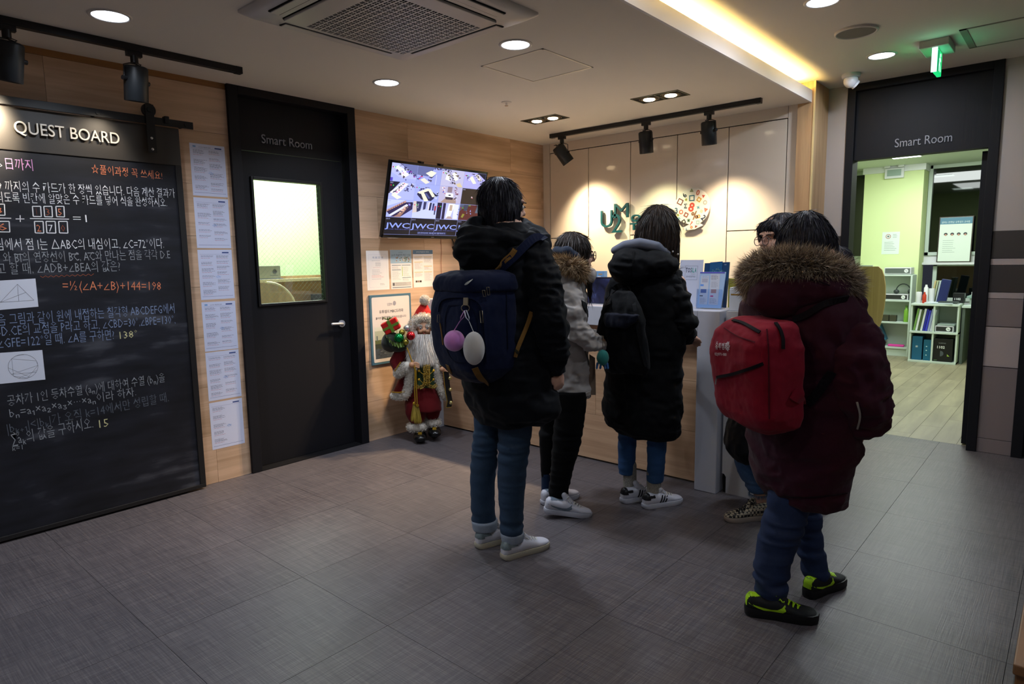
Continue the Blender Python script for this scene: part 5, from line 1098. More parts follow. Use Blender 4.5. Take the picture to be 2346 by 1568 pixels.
# oak booth end with a curved outline, papers on top
eb = root('booth_end', (2.0, -2.35, 0), label='tan oak study booth end panel with rounded corner inside the far room', cat='desk')
prof = [(.15, 0), (.15, .0)]
pts = [unproject(u, v, 0, 2.0) for u, v in ((2012, 611), (2020, 618), (2025, 632), (2028, 655), (2028, 680), (2025, 705), (2019, 735), (2009, 765), (1998, 790), (1990, 815))]
M_ = on_back(0, 0, 2.0); pr = [(1.7, pts[0].z), ]+[(-p.y, p.z) for p in pts]+[(2.42, .3), (2.42, 0), (1.7, 0)]
pr = [(a, b) for a, b in pr]
G().prism(pr[::-1], M_, -.03, 0).build('end_panel', wood('booth_end_veneer', 'ac9062', '92774c', 2, rand=False, streak=30), eb)
G().box((2.03, -2.42, .70), (2.6, -1.5, .73)).build('desk_top', SH_, eb); G().box((2.6, -2.42, 0), (2.63, -1.5, 1.2)).build('back_screen', BW, eb)
g_ = G().box((2.005, -2.50, pts[0].z+.001), (2.03, -2.15, pts[0].z+.012)); single(g_, 'paper_stack', mat('loose_paper', 'c6d2d6', .6), 'thin papers lying along the top edge of the oak booth end', 'papers')
# ------------------------------------------------------------------ figure helpers
class Fig:
    def __init__(s, foot, k=None, off=0.0):
        s.o = Vector(foot); az = math.atan2(s.o.y-CAM[1], s.o.x-CAM[0])
        s.d = Vector((math.cos(az), math.sin(az), 0)); s.r = Vector((math.sin(az), -math.cos(az), 0)); s.az = az
    def P(s, u, v, dd=0.0):
        D = _R*((u-1173)/FPX)-_U*((v-784)/FPX)+_f; c = Vector(CAM)
        return c+D*(((s.o+s.d*dd-c).dot(s.d))/D.dot(s.d))
    def ax(s, phi): # facing vector turned phi degrees to the right of the view direction, and its right hand side
        a = math.radians(phi); return s.d*math.cos(a)+s.r*math.sin(a), s.r*math.cos(a)-s.d*math.sin(a)
    def px(s): return (s.P(1000, 800)-s.P(1001, 800)).length
    def ring(s, u0, u1, v, k=.65, phi=0, dd=0.0, n=32, p=2.2, tilt=0.0):
        A, B = s.P(u0, v, dd), s.P(u1, v, dd); c = (A+B)/2; w = (B-A).length/2
        F, L = s.ax(phi); a = math.radians(phi); aa = w/math.sqrt(math.cos(a)**2+(k*math.sin(a))**2); bb = aa*k
        out = []
        for i in range(n):
            t = 2*math.pi*i/n; ct, st = math.cos(t), math.sin(t)
            x = aa*math.copysign(abs(ct)**(2/p), ct); y = bb*math.copysign(abs(st)**(2/p), st)
            q = c+L*x+F*y; q.z += tilt*y; out.append(q)
        return out
    def body(s, g, st, **kw):
        g.loft([s.ring(*q, **kw) if not isinstance(q[-1], dict) else s.ring(*q[:-1], **{**kw, **q[-1]}) for q in st]); return g
def strands(name, P, N, length, cols, parent, width=.0016, spread=.5, bias=(0, 0, 0), curl=.3, lvar=.4, rootdark=.55, mat_=None, seed=1):
    """many short tapered hairs growing from points P along N"""
    R = np.random.default_rng(seed); n = len(P); N = N+R.normal(0, spread, (n, 3))+np.array(bias); N /= np.linalg.norm(N, axis=1, keepdims=True)+1e-9
    L = length*(1+R.uniform(-lvar, lvar, n))[:, None]; side = np.cross(N, R.normal(0, 1, (n, 3))); side /= np.linalg.norm(side, axis=1, keepdims=True)+1e-9
    bend = R.normal(0, curl, (n, 3)); w = width/2
    a, b = P-side*w, P+side*w; m = P+N*L*.55; c, d = m-side*w*.8, m+side*w*.8; t = m+(N+bend*.6+np.array(bias)*.5)*L*.45
    V = np.stack([a, b, c, d, t], 1).reshape(-1, 3); i = np.arange(n)*5
    cc = np.array([lin(x) for x in cols])[R.integers(0, len(cols), n)]
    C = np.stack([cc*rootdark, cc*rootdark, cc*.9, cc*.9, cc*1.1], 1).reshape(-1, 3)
    Mi = wm(parent).inverted(); V = V @ np.array(Mi.to_3x3()).T+np.array(Mi.translation)
    me = bpy.data.meshes.new(name); me.vertices.add(len(V)); me.vertices.foreach_set('co', V.ravel())
    lp = np.stack([i, i+1, i+3, i+2], 1), np.stack([i+2, i+3, i+4], 1)
    me.loops.add(n*7); me.loops.foreach_set('vertex_index', np.concatenate([np.concatenate([lp[0], lp[1]], 1).ravel()]))
    me.polygons.add(n*2); st = np.stack([np.arange(n)*7, np.arange(n)*7+4], 1).ravel(); me.polygons.foreach_set('loop_start', st)
    me.polygons.foreach_set('use_smooth', np.ones(n*2, bool)); me.update()
    at = me.color_attributes.new('Col', 'FLOAT_COLOR', 'POINT'); at.data.foreach_set('color', np.concatenate([C, np.ones((len(C), 1))], 1).astype(np.float32).ravel())
    return link(me, name, mat_ or FUR, parent, kind='stuff')
def along(pts, rad, n, seed=0, arc=(0, 6.2832)):
    """n random points on the skin of a tube path"""
    R = np.random.default_rng(seed); pts = np.array([tuple(p) for p in pts]); m = len(pts); seg_ = np.linalg.norm(np.diff(pts, axis=0), axis=1); cum = np.concatenate([[0], np.cumsum(seg_)]); t = R.uniform(0, cum[-1], n)
    i = np.clip(np.searchsorted(cum, t)-1, 0, m-2); f = ((t-cum[i])/seg_[i])[:, None]; c = pts[i]*(1-f)+pts[i+1]*f; T = (pts[i+1]-pts[i])/seg_[i][:, None]
    r = np.array(rad) if hasattr(rad, '__len__') else np.full(m, rad); rr = (r[i]*(1-f[:, 0])+r[i+1]*f[:, 0])[:, None]
    up = np.tile([0, 0, 1.], (n, 1)); up[np.abs(T[:, 2]) > .9] = [1, 0, 0]; a = np.cross(T, up); a /= np.linalg.norm(a, axis=1, keepdims=True); b = np.cross(a, T)
    th = R.uniform(arc[0], arc[1], n)[:, None]; N = a*np.cos(th)+b*np.sin(th); return c+N*rr, N
def furtube(name, pts, rad, parent, m_, cols, n, length, seed=0, label=None, **kw):
    o = G().capsule(pts, rad, 12).build(name, m_, parent, label=label); P, N = along(pts, rad, n, seed); strands(name+'_pile', P, N, length, cols, parent, seed=seed, **kw); return o
# ------------------------------------------------------------------ CHRISTMAS FIGURE
S = Fig((-1.863, -.30, 0)); px = S.px()
sn = root('christmas_figure', (-1.863, -.30, 0), label='bearded Christmas figure in red velvet coat and green vest before the oak wall', cat='figurine')
VEL = mat('red_velvet', '58080e', .8, spec=.2, sheen=.08, bump=.3, bscale=40); VELB = mat('bright_red_velvet', 'a81210', .75, spec=.2, sheen=.08, bump=.3, bscale=45)
WFU = mat('white_plush', 'cfc8bd', .9); WC = ['ded8ce', 'cfc7bb', 'efe9df']; GOLD = mat('gold_braid', 'b8932c', .35, metal=.7, bump=.8, bscale=300)
GRN = mat('green_brocade', '1f3a1e', .7, bump=.4, bscale=200); SKIN = mat('doll_skin', 'b98a6a', .5); SBLK = mat('black_vinyl', '0c0c0d', .25)
F0, L0 = S.ax(180)
# trousers
g_ = G(); S.body(g_, [(940, 1000, 885), (932, 1006, 905), (927, 1010, 925), (928, 1012, 940)], k=.7, phi=20)
S.body(g_, [(930, 975, 925), (929, 976, 945), (935, 973, 962), (943, 968, 972)], k=.85, dd=-.02); S.body(g_, [(968, 1012, 920), (972, 1011, 940), (977, 1006, 955), (982, 1000, 964)], k=.85, dd=.02)
r_ = fuse(g_, .008, 4, lambda V, N: V+N*(vnoise(V*np.array([22, 22, 9]))*.006)[:, None]); fbuild(r_, 'trousers', VEL, sn)
for (u0, u1, v0, v1, dd, sd) in ((936, 974, 978, 978, -.02, 1), (977, 1006, 968, 968, .02, 2)):
    q = S.ring(u0+4, u1-4, v0, k=.9, dd=dd, n=16); furtube('trouser_cuff', q+[q[0]], .028, sn, WFU, WC, 2200, .012, seed=sd, width=.002)
for (u0, u1, vt, vb, dd) in ((948, 977, 985, 1013, -.03), (978, 1013, 976, 1002, .015)):
    a, b = S.P((u0+u1)/2, vb-9, dd), S.P((u0+u1)/2, vb-9, dd-.08)
    g2 = G().ball(a+Vector((0, 0, .012)), (.055, .05, .05)).ball(b, (.048, .058, .032)).cyl(a, a+Vector((0, 0, .07)), .04); z0_ = .006
    r_ = fuse(g2, .006, 5); V, Q = r_.VQ; V[:, 2] = np.maximum(V[:, 2], .002); sh = fbuild(r_, 'boot', SBLK, sn)
    M_ = PL(b+Vector((0, 0, .032))-S.d*.02, S.r, (0, 0, 1)); G().box((-.014, .0, 0), (.014, .02, .004), M_).build('buckle', GOLD, sn)
# coat body, sleeves
g_ = G(); S.body(g_, [(930, 1000, 792), (924, 1006, 812), (922, 1010, 835), (915, 1016, 860), (904, 1020, 885), (897, 1026, 905)], k=.6, phi=0, dd=.05)
g_.capsule([S.P(925, 802, .02), S.P(908, 830, .0), S.P(915, 852, -.04), S.P(932, 842, -.09)], [.055, .055, .05, .04]); g_.capsule([S.P(1000, 802, .02), S.P(1014, 826, .0), S.P(1016, 842, -.06)], [.05, .045, .035])
r_ = fuse(g_, .009, 4, lambda V, N: V+N*(vnoise(V*np.array([16, 16, 7])+3)*.010)[:, None]); fbuild(r_, 'coat', VEL, sn)
g_ = G(); S.body(g_, [(945, 1000, 800), (950, 1003, 835), (953, 1003, 860), (952, 1003, 890)], k=.55, phi=0, dd=-.03); r_ = fuse(g_, .008, 4); fbuild(r_, 'vest', GRN, sn)
# vest gold trim
def braid(nm, pts, r_=.006): return G().tube(pts, r_, n=8).build(nm, GOLD, sn)
vd = -.118
for u in (974, 980): 
    P_, N_ = along([S.P(u, 836, vd), S.P(u+1, 880, vd)], .008, 900, seed=u); strands('gold_fringe', P_, N_, .010, ['c8a236', '8f6f1c', 'e8cc68'], sn, width=.003, seed=u)
lw = [S.P(u, v, vd+.01) for u, v in ((953, 884), (960, 889), (968, 886), (975, 878), (983, 884), (992, 888), (1001, 882))]
P_, N_ = along(lw, .006, 900, seed=5); strands('gold_fringe', P_, N_, .010, ['c8a236', '8f6f1c', 'e8cc68'], sn, width=.003, seed=6)
for v in (850, 870):
    for u in (960, 993): G().ball(S.P(u, v, vd-.004), .010, nu=10, nv=6).build('gold_button', GOLD, sn)
    braid('gold_chain', [S.P(960, v, vd-.006), S.P(968, v+7, vd-.012), S.P(977, v+8, vd-.014), S.P(986, v+7, vd-.012), S.P(993, v, vd-.006)], .0018)
# fur edges
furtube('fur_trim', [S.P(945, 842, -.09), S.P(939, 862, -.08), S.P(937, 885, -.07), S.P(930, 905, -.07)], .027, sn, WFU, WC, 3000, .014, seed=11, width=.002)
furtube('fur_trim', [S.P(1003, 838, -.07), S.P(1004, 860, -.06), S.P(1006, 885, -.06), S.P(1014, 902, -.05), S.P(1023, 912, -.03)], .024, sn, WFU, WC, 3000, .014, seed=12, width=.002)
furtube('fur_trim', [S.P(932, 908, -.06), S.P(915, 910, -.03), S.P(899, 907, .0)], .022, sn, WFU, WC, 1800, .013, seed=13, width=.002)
furtube('sleeve_cuff', [S.P(909, 858, -.05), S.P(921, 850, -.08), S.P(934, 838, -.10)], [.030, .034, .032], sn, WFU, WC, 2600, .015, seed=14, width=.002)
furtube('sleeve_cuff', [S.P(1004, 830, -.07), S.P(1012, 826, -.07)], .026, sn, WFU, WC, 1200, .013, seed=15, width=.002)
braid('gold_braid', [S.P(904, 851, -.085), S.P(910, 842, -.10), S.P(918, 830, -.10)], .005); braid('gold_braid', [S.P(898, 899, -.02), S.P(914, 900, -.07), S.P(928, 898, -.09)], .005)
# hands
def mitten(c, s_=1.0, dirv=None):
    d = dirv; g2 = G().ball(c, (.018*s_, .015*s_, .016*s_))
    for k in range(4): g2.capsule([c+Vector((0, 0, (.010-.007*k)*s_)), c+d*.024*s_+Vector((0, 0, (.009-.007*k)*s_)), c+d*.036*s_+Vector((0, 0, (.004-.007*k)*s_))-S.d*.008], [.006*s_, .005*s_, .004*s_], 8)
    g2.capsule([c, c+Vector((0, 0, .022*s_))+d*.008], [.006*s_, .005*s_], 8); return g2
mitten(S.P(944, 836, -.13), 1.4, S.r).build('hand', SKIN, sn); mitten(S.P(1013, 846, -.09), 1.2, S.r).build('hand', SKIN, sn)
# head, face, beard, hat
hc = S.P(971, 752, -.02); g_ = G().ball(hc, (.062, .062, .075)); nose = hc-S.d*.066+Vector((0, 0, -.012)); g_.ball(nose, (.012, .012, .014)); g_.ball(hc-S.d*.05-S.r*.026+Vector((0, 0, -.018)), .018); g_.ball(hc-S.d*.05+S.r*.026+Vector((0, 0, -.018)), .018); g_.capsule([hc, hc+Vector((0, 0, -.12))], .04)
r_ = fuse(g_, .005, 2); fbuild(r_, 'head', SKIN, sn)
for s in (-1, 1):
    e = hc-S.d*.056+S.r*s*.024+Vector((0, 0, .002)); G().ball(e, (.010, .010, .007), nu=12, nv=8).build('eye', mat('eye_white', 'c8c0b8', .3), sn); G().ball(e-S.d*.007, (.005, .005, .005), nu=10, nv=6).build('iris', mat('blue_iris', '2a4460', .2), sn)
    P_, N_ = along([e+Vector((0, 0, .020))-S.r*s*.014-S.d*.008, e+Vector((0, 0, .022))+S.r*s*.012-S.d*.004], .005, 260, seed=40+s); strands('eyebrow', P_, N_*.3+np.array(S.r*s), .016, ['e8e2d8', 'd0c8bc'], sn, width=.0016, seed=41+s)
G().ball(hc-S.d*.066+Vector((0, 0, -.034)), (.008, .008, .005), nu=8, nv=6).build('mouth', mat('lip_red', '8a3a34', .5), sn)
# beard: long white strands hanging from the face
R = np.random.default_rng(8); nb_ = 15000; U = R.uniform(941, 1004, nb_); Vv = R.uniform(758, 806, nb_)
P_ = np.array([tuple(S.P(u, v, -.055-.05*math.exp(-((u-972)/20)**2)+abs(R.normal(0, .008)))) for u, v in zip(U, Vv)])
keep = ~((np.abs(U-971) < 15) & (Vv < 766)); P_ = P_[keep]; U2 = U[keep]
N_ = np.tile([0, 0, -1.], (len(P_), 1))+np.outer((U2-972)/110, np.array(S.r))-np.array(S.d)*.12
strands('beard', P_, N_, .10, ['f6f2ec', 'ebe5dd', 'fffdf8', 'd8cec4', 'b8aca4'], sn, width=.0026, spread=.09, curl=.12, lvar=.35, rootdark=.9, seed=9)
g_ = G(); S.body(g_, [(948, 996, 774), (943, 1002, 787), (946, 1003, 800), (955, 998, 815), (965, 990, 826)], k=.30, dd=-.05); r_ = fuse(g_, .008, 3); fbuild(r_, 'beard_base', WFU, sn)
arcp = [S.P(u, v, -.05) for u, v in ((943, 766), (943, 749), (949, 737), (961, 729), (976, 728), (988, 733), (997, 747), (1002, 764))]
furtube('hat_brim', arcp, [.024, .028, .03, .03, .03, .03, .028, .024], sn, WFU, ['e8dcc8', 'd8ccb8', 'f0e6d4'], 5000, .014, seed=21, width=.002)
g_ = G(); S.body(g_, [(944, 996, 733), (945, 995, 728), (948, 991, 721), (953, 986, 711), (960, 981, 701), (966, 978, 692)], k=.85, dd=.02); r_ = fuse(g_, .006, 3, lambda V, N: V+N*(vnoise(V*np.array([14, 14, 50])+1)*.005)[:, None]); fbuild(r_, 'hat', VELB, sn)
braid('hat_braid', [S.P(u, v, -.072) for u, v in ((941, 746), (948, 737), (960, 729))], .005)
pc = S.P(973, 688, 0); G().ball(pc, .034).build('pompom', WFU, sn); N_ = R.normal(0, 1, (3500, 3)); N_ /= np.linalg.norm(N_, axis=1, keepdims=True); strands('pompom_pile', np.array(pc)+N_*.030, N_, .012, WC, sn, width=.002, seed=22)
# sack with presents
SK = mat('dark_green_velvet', '0f1c0c', .85, sheen=.3); g_ = G().ball(S.P(896, 784, -.01), (.085, .075, .080)).ball(S.P(915, 790, -.02), (.07, .06, .06)); r_ = fuse(g_, .008, 4, lambda V, N: V+N*(vnoise(V*18)*.008)[:, None]); fbuild(r_, 'sack', SK, sn)
RIB = mat('green_ribbon', '55701c', .4, sheen=.2)
rp = [S.P(u, v, d_) for u, v, d_ in ((884, 765, -.07), (890, 778, -.10), (900, 788, -.12), (912, 793, -.13), (924, 792, -.12), (932, 786, -.10), (933, 776, -.08), (888, 756, -.04))]
rib = G(); rr_ = []
for k in range(60):
    t = k/59*6.0; i = int(t); f = t-i; p = rp[i]*(1-f)+rp[i+1]*f; w_ = .020+.008*math.sin(k*1.7); q = .010*math.sin(k*1.1); rr_.append((p+Vector((0, 0, w_))+S.d*q-S.r*.012, p-Vector((0, 0, w_*.6))-S.d*q*1.4))
vs = [v for a in rr_ for v in a]; rib.add(vs, [(2*k, 2*k+1, 2*k+3, 2*k+2) for k in range(59)], True); rib.build('ribbon_ruffle', RIB, sn)
Mp = PL(S.P(885, 768, -.02), (S.r*math.cos(.45)+Vector((0, 0, math.sin(.45)))), (Vector((0, 0, math.cos(.45)))-S.r*math.sin(.45)))
G().box((0, 0, -.06), (.125, .09, .04), Mp).build('gift', VELB, sn, bevel=.008)
g_ = G(); g_.box((.05, -.002, -.062), (.075, .092, .043), Mp); g_.box((-.002, .034, -.062), (.127, .054, .042), Mp); g_.build('gift_ribbon', RIB, sn)
g_ = G(); top = Mp @ Vector((.062, .092, -.01))
for a in (.5, 1.4, 2.3, 3.4): g_.tube([top, top+S.r*.03*math.cos(a*2)+Vector((0, 0, .022))-S.d*.01, top+S.r*.045*math.cos(a*2)+Vector((0, 0, .004))], [.004, .012, .003], n=8, flat=.4)
g_.build('gift_bow', RIB, sn)
for nm, u, v, r0, c_, d_ in (('green_bauble', 914, 775, .037, '0a7a3c', -.10), ('red_bauble', 941, 770, .033, 'b0202a', -.13), ('silver_bauble', 932, 752, .025, 'c8ccd0', -.08), ('gold_bauble', 930, 784, .023, '9a8f3a', -.12), ('gold_bauble', 921, 762, .023, 'a89a40', -.09)):
    G().ball(S.P(u, v, d_), r0, nu=24, nv=16).build('bauble', mat(nm, c_, .18, metal=.75), sn, label=nm.replace('_', ' '))
# cord with tassels
braid('gold_cord', [S.P(u, v, -.135) for u, v in ((932, 797), (938, 812), (944, 830), (950, 836), (951, 860), (950, 890), (951, 922))], .0045); braid('gold_cord', [S.P(u, v, -.137) for u, v in ((946, 836), (953, 850), (954, 885), (956, 928))], .0045)
for (u, v, s_) in ((949, 925, 3), (956, 930, 4)):
    t0 = S.P(u, v, -.12); G().ball(t0, (.013, .013, .015)).build('tassel_knot', GOLD, sn); R_ = np.random.default_rng(s_); th = R_.uniform(0, 6.28, 500); P_ = np.array(t0)+np.stack([np.cos(th)*.010, np.sin(th)*.010, -.008+0*th], 1); strands('tassel', P_, np.tile([0, 0, -1.], (500, 1))+np.stack([np.cos(th), np.sin(th), 0*th], 1)*.12, .125, ['a8902c', '86701c', 'c8ac48'], sn, width=.0022, spread=.03, curl=.04, lvar=.08, seed=s_)
# strap with bells
bs = [S.P(u, v, -.09) for u, v in ((1010, 842), (1018, 838), (1022, 850), (1024, 875), (1027, 900), (1031, 920), (1028, 934))]
vs = []; 
for k, p in enumerate(bs): w_ = .020; vs += [p-S.r*w_, p+S.r*w_]
g_ = G().add(vs, [(2*k, 2*k+1, 2*k+3, 2*k+2) for k in range(len(bs)-1)], True); g_.add([v+S.d*.004 for v in vs], [(2*k+2, 2*k+3, 2*k+1, 2*k) for k in range(len(bs)-1)], True); g_.build('bell_strap', mat('black_satin', '0c0b0c', .4), sn)
braid('strap_piping', [v for v in vs[0::2]]+[vs[-1]], .0025)
for (u, v) in ((1031, 867), (1032, 893), (1033, 923)): G().ball(S.P(u, v, -.105), .015, nu=14, nv=10).build('jingle_bell', mat('brass', 'd8c88a', .15, metal=.9), sn)
# ------------------------------------------------------------------ PEOPLE
from mathutils.bvhtree import BVHTree
class Surf:
    def __init__(s, *rs):
        V = []; F = []
        for r in rs:
            b = len(V); V += r.VQ[0].tolist(); F += (r.VQ[1]+b).tolist()
        s.t = BVHTree.FromPolygons(V, F)
    def uv(s, u, v, eps=.004, fb=None):
        D = (_R*((u-1173)/FPX)-_U*((v-784)/FPX)+_f).normalized(); p, n, i, d = s.t.ray_cast(Vector(CAM), D)
        if p is None: return (fb if fb is not None else None), -D
        return p-D*eps*.3+n*eps, n
    def dirn(s, o, D, eps=.003):
        p, n, i, d = s.t.ray_cast(Vector(o), Vector(D).normalized())
        return (None, None) if p is None else (p+n*eps, n)
def ribbon(hits, w, thick=.003):
    """flat band following (point, normal) pairs"""
    g = G(); P = [h[0] for h in hits]; vs = []
    for k, (p, n) in enumerate(hits):
        t = (P[min(k+1, len(P)-1)]-P[max(k-1, 0)]).normalized(); s_ = t.cross(n).normalized(); ww = w[k] if hasattr(w, '__len__') else w
        vs += [p-s_*ww/2, p+s_*ww/2, p+s_*ww/2+n*thick, p-s_*ww/2+n*thick]
    m = len(P); fs = [(4*k+a, 4*k+(a+1) % 4, 4*k+4+(a+1) % 4, 4*k+4+a) for k in range(m-1) for a in range(4)]+[(0, 3, 2, 1), (4*m-4, 4*m-3, 4*m-2, 4*m-1)]
    return g.add(vs, fs, False)
def interp(pts, n):
    pts = [tuple(p) for p in pts]; out = []
    A = np.array(pts, float); d = np.r_[0, np.cumsum(np.linalg.norm(np.diff(A[:, :2], axis=0), axis=1))]
    return [tuple(np.interp(t, d, A[:, k]) for k in range(A.shape[1])) for t in np.linspace(0, d[-1], n)]
def on(surf, pts, n=16, eps=.004): 
    out = []
    for q in interp(pts, n):
        h = surf.uv(q[0], q[1], eps)
        if h[0] is not None: out.append(h)
    for _ in range(4):
        out = [out[k] if k in (0, len(out)-1) else ((out[k-1][0]+out[k][0]*2+out[k+1][0])/4, (out[k-1][1]+out[k][1]+out[k+1][1]).normalized()) for k in range(len(out))]
    return out
SKN = mat('skin', 'cfa48e', .5, spec=.4, var=.06, vscale=20); SKD = mat('skin_hand', 'a56f5e', .5, var=.08, vscale=30)
def hair_mat(nm, col):
    M = Mt(nm); v = M.coords((70, 70, 2)); n_ = M.noise(v, 1.5, 3); c = lin(col)
    M.l(M.ramp(n_, [(.3, [x*.6 for x in c]), (.7, [min(1, x*1.7) for x in c])]), M.b.inputs['Base Color']); M.b.inputs['Roughness'].default_value = .58; M.b.inputs['Specular IOR Level'].default_value = .14; M.bump(n_, .5, .004); return M.m
HBLK = hair_mat('black_hair', '17131a'); HBRN = hair_mat('brown_hair', '1f1612')
LASH = mat('eyelash_black', '120c0c', .6)
def head(g, c, F, L, s=1.0, U=Vector((0, 0, 1))):
    c = Vector(c); R_ = Matrix((L, F, U)).transposed()
    def b(x, y, z, r): g.ball(c+L*x*s+F*y*s+U*z*s, tuple(q*s for q in r), R_)
    b(0, -.005, .025, (.076, .094, .098)); b(0, .018, -.045, (.062, .072, .070)); b(0, .055, -.092, (.026, .026, .022)); b(.034, .050, -.035, (.028, .03, .03)); b(-.034, .050, -.035, (.028, .03, .03))
    g.capsule([c+F*.088*s+U*.008*s, c+F*.104*s-U*.020*s, c+F*.108*s-U*.030*s], [.008*s, .010*s, .012*s], 8); b(0, .090, -.034, (.018, .014, .010))
    b(0, .082, -.062, (.024, .014, .009)); b(0, .078, .022, (.058, .016, .012))
    for q in (-1, 1): b(q*.078, -.008, -.012, (.010, .018, .030)); b(q*.072, -.004, -.02, (.012, .014, .016))
    g.capsule([c-U*.05*s-F*.012*s, c-U*.13*s-F*.02*s, c-U*.20*s-F*.02*s], [.054*s, .050*s, .065*s])
def cap(g, c, F, L, s=1.0):
    R_ = Matrix((L, F, Vector((0, 0, 1)))).transposed(); g.ball(Vector(c)+(-F*.020+Vector((0, 0, .030)))*s, (.089*s, .100*s, .104*s), R_); g.ball(Vector(c)+(-F*.032-Vector((0, 0, .03)))*s, (.092*s, .084*s, .10*s), R_)
def eyes(c, F, L, par, s=1.0, closed=False):
    for q in (-1, 1):
        e = Vector(c)+L*q*.032*s+F*.083*s-Vector((0, 0, .004*s))
        if not closed:
            G().ball(e-F*.006, .0125*s, nu=12, nv=8).build('eye', mat('eye_white', 'c8c0b8', .3), par); G().ball(e+F*.003*s, (.0062*s,)*3, nu=10, nv=6).build('iris', mat('dark_iris', '18100c', .2), par)
        G().tube([e+F*.006*s+L*.016*s*k+Vector((0, 0, (.006-.006*abs(k))*s)) for k in (-1, -.5, 0, .5, 1)], .0018*s, n=5).build('eyelash', LASH, par)
        G().tube([e+F*.008*s+L*.018*s*k+Vector((0, 0, (.022-.004*abs(k))*s)) for k in (-1, -.5, 0, .5, 1)], .0026*s, n=5).build('eyebrow', LASH, par)
def hand(g, w, d, n, s=1.0, curl=.6, side=1):
    """wrist point w, pointing direction d, palm normal n (fingers curl towards n); five fingers"""
    d = d.normalized(); n = (n-d*n.dot(d)).normalized(); a = d.cross(n).normalized()*side
    g.capsule([w-d*.03*s, w], [.024*s, .024*s], 10); g.ball(w+d*.045*s, (.040*s, .046*s, .020*s), Matrix((a, d, n)).transposed())
    for k, (off, ln) in enumerate(((-.030, .062), (-.010, .072), (.010, .068), (.029, .054))):
        p = w+d*.080*s+a*off*s; q = [w+d*.03*s+a*off*.8*s, p]; t = d; ang = 0
        for j, f in enumerate((.45, .32, .23)):
            ang += curl*(.8 if j == 0 else 1.0); t = d*math.cos(ang)+n*math.sin(ang); q.append(q[-1]+t*ln*f*s)
        g.capsule(q, [.010*s, .0098*s, .0092*s, .0085*s, .0075*s], 8)
    th = w+d*.022*s-a*.026*s; t1 = (d*.75-a*.62+n*.25).normalized(); t2 = (d*.95-a*.15+n*.45).normalized()
    g.capsule([w+d*.010*s-a*.012*s, th, th+t1*.034*s, th+t1*.034*s+t2*.030*s], [.013*s, .0125*s, .0105*s, .0085*s], 8)
def wrinkle(a1=.010, sc=(9, 9, 14), quilt=None, a2=.004, seed=0, fine=True):
    def f(V, N):
        P = V+seed*3.7; n1 = 1-np.abs(vnoise(P*np.array(sc)))*2; n2 = 1-np.abs(vnoise(P*np.array(sc)*2.1+vnoise(P*4)[:, None]*1.2+5))*2
        d = a1*(n1-.35)*.5+a2*(n2-.35)*.9-.003
        if fine: d = d+.0015*vnoise(P*90)
        if quilt:
            ph = (V[:, 2]+.02*vnoise(P*3))/quilt; d = d+.008*(np.abs(np.sin(np.pi*ph))**.45-.8)
        return V+N*d[:, None]
    return f
def jeanw(zk, seed=0, a=.006):
    def f(V, N):
        P = V+seed; w_ = np.exp(-((V[:, 2]-zk)/.10)**2)+np.exp(-((V[:, 2]-.14)/.08)**2)*.8+.25
        return V+N*(w_*a*(1-2*np.abs(vnoise(P*np.array([7, 7, 38])))))[:, None]
    return f
def hairdisp(c, a=.004, f=26):
    c = np.array(c)
    def h(V, N):
        th = np.arctan2(V[:, 1]-c[1], V[:, 0]-c[0]); q = np.stack([np.cos(th)*f, np.sin(th)*f, V[:, 2]*6], 1)
        return V+N*(a*vnoise(q)+a*.5*vnoise(q*2.7))[:, None]
    return h
def hair_strands(r, cols, par, n, ln, w=.0022, seed=1, zmin=-9, side=None, cen=None, sw=0.0):
    V, Q = r.VQ; N = normals(V, Q); R_ = np.random.default_rng(seed); i = np.where(V[:, 2] > zmin)[0]; i = R_.choice(i, n)
    P = V[i]+N[i]*.0005; cen = V.mean(0); rad = P-cen; rad[:, 2] = 0; rad /= np.linalg.norm(rad, axis=1, keepdims=True)+1e-6; T = np.tile([0, 0, -1.], (n, 1))+rad*(.2+np.clip(N[i][:, 2:3], 0, 1)*1.4); T = T-N[i]*(T*N[i]).sum(1, keepdims=True)-N[i]*.05; T /= np.linalg.norm(T, axis=1, keepdims=True)+1e-6
    return strands('hair_strand', P, T, ln, cols, par, width=w, spread=.016, curl=.02, lvar=.5, rootdark=.9, mat_=HSTR, seed=seed)
HSTR = attr_mat('hair_strand_mat', rough=.55)
HC1 = ['15121a', '1b1820', '232030', '100e12', '2b2836']; HC2 = ['1c1410', '2a1e16', '15100e', '35261a']
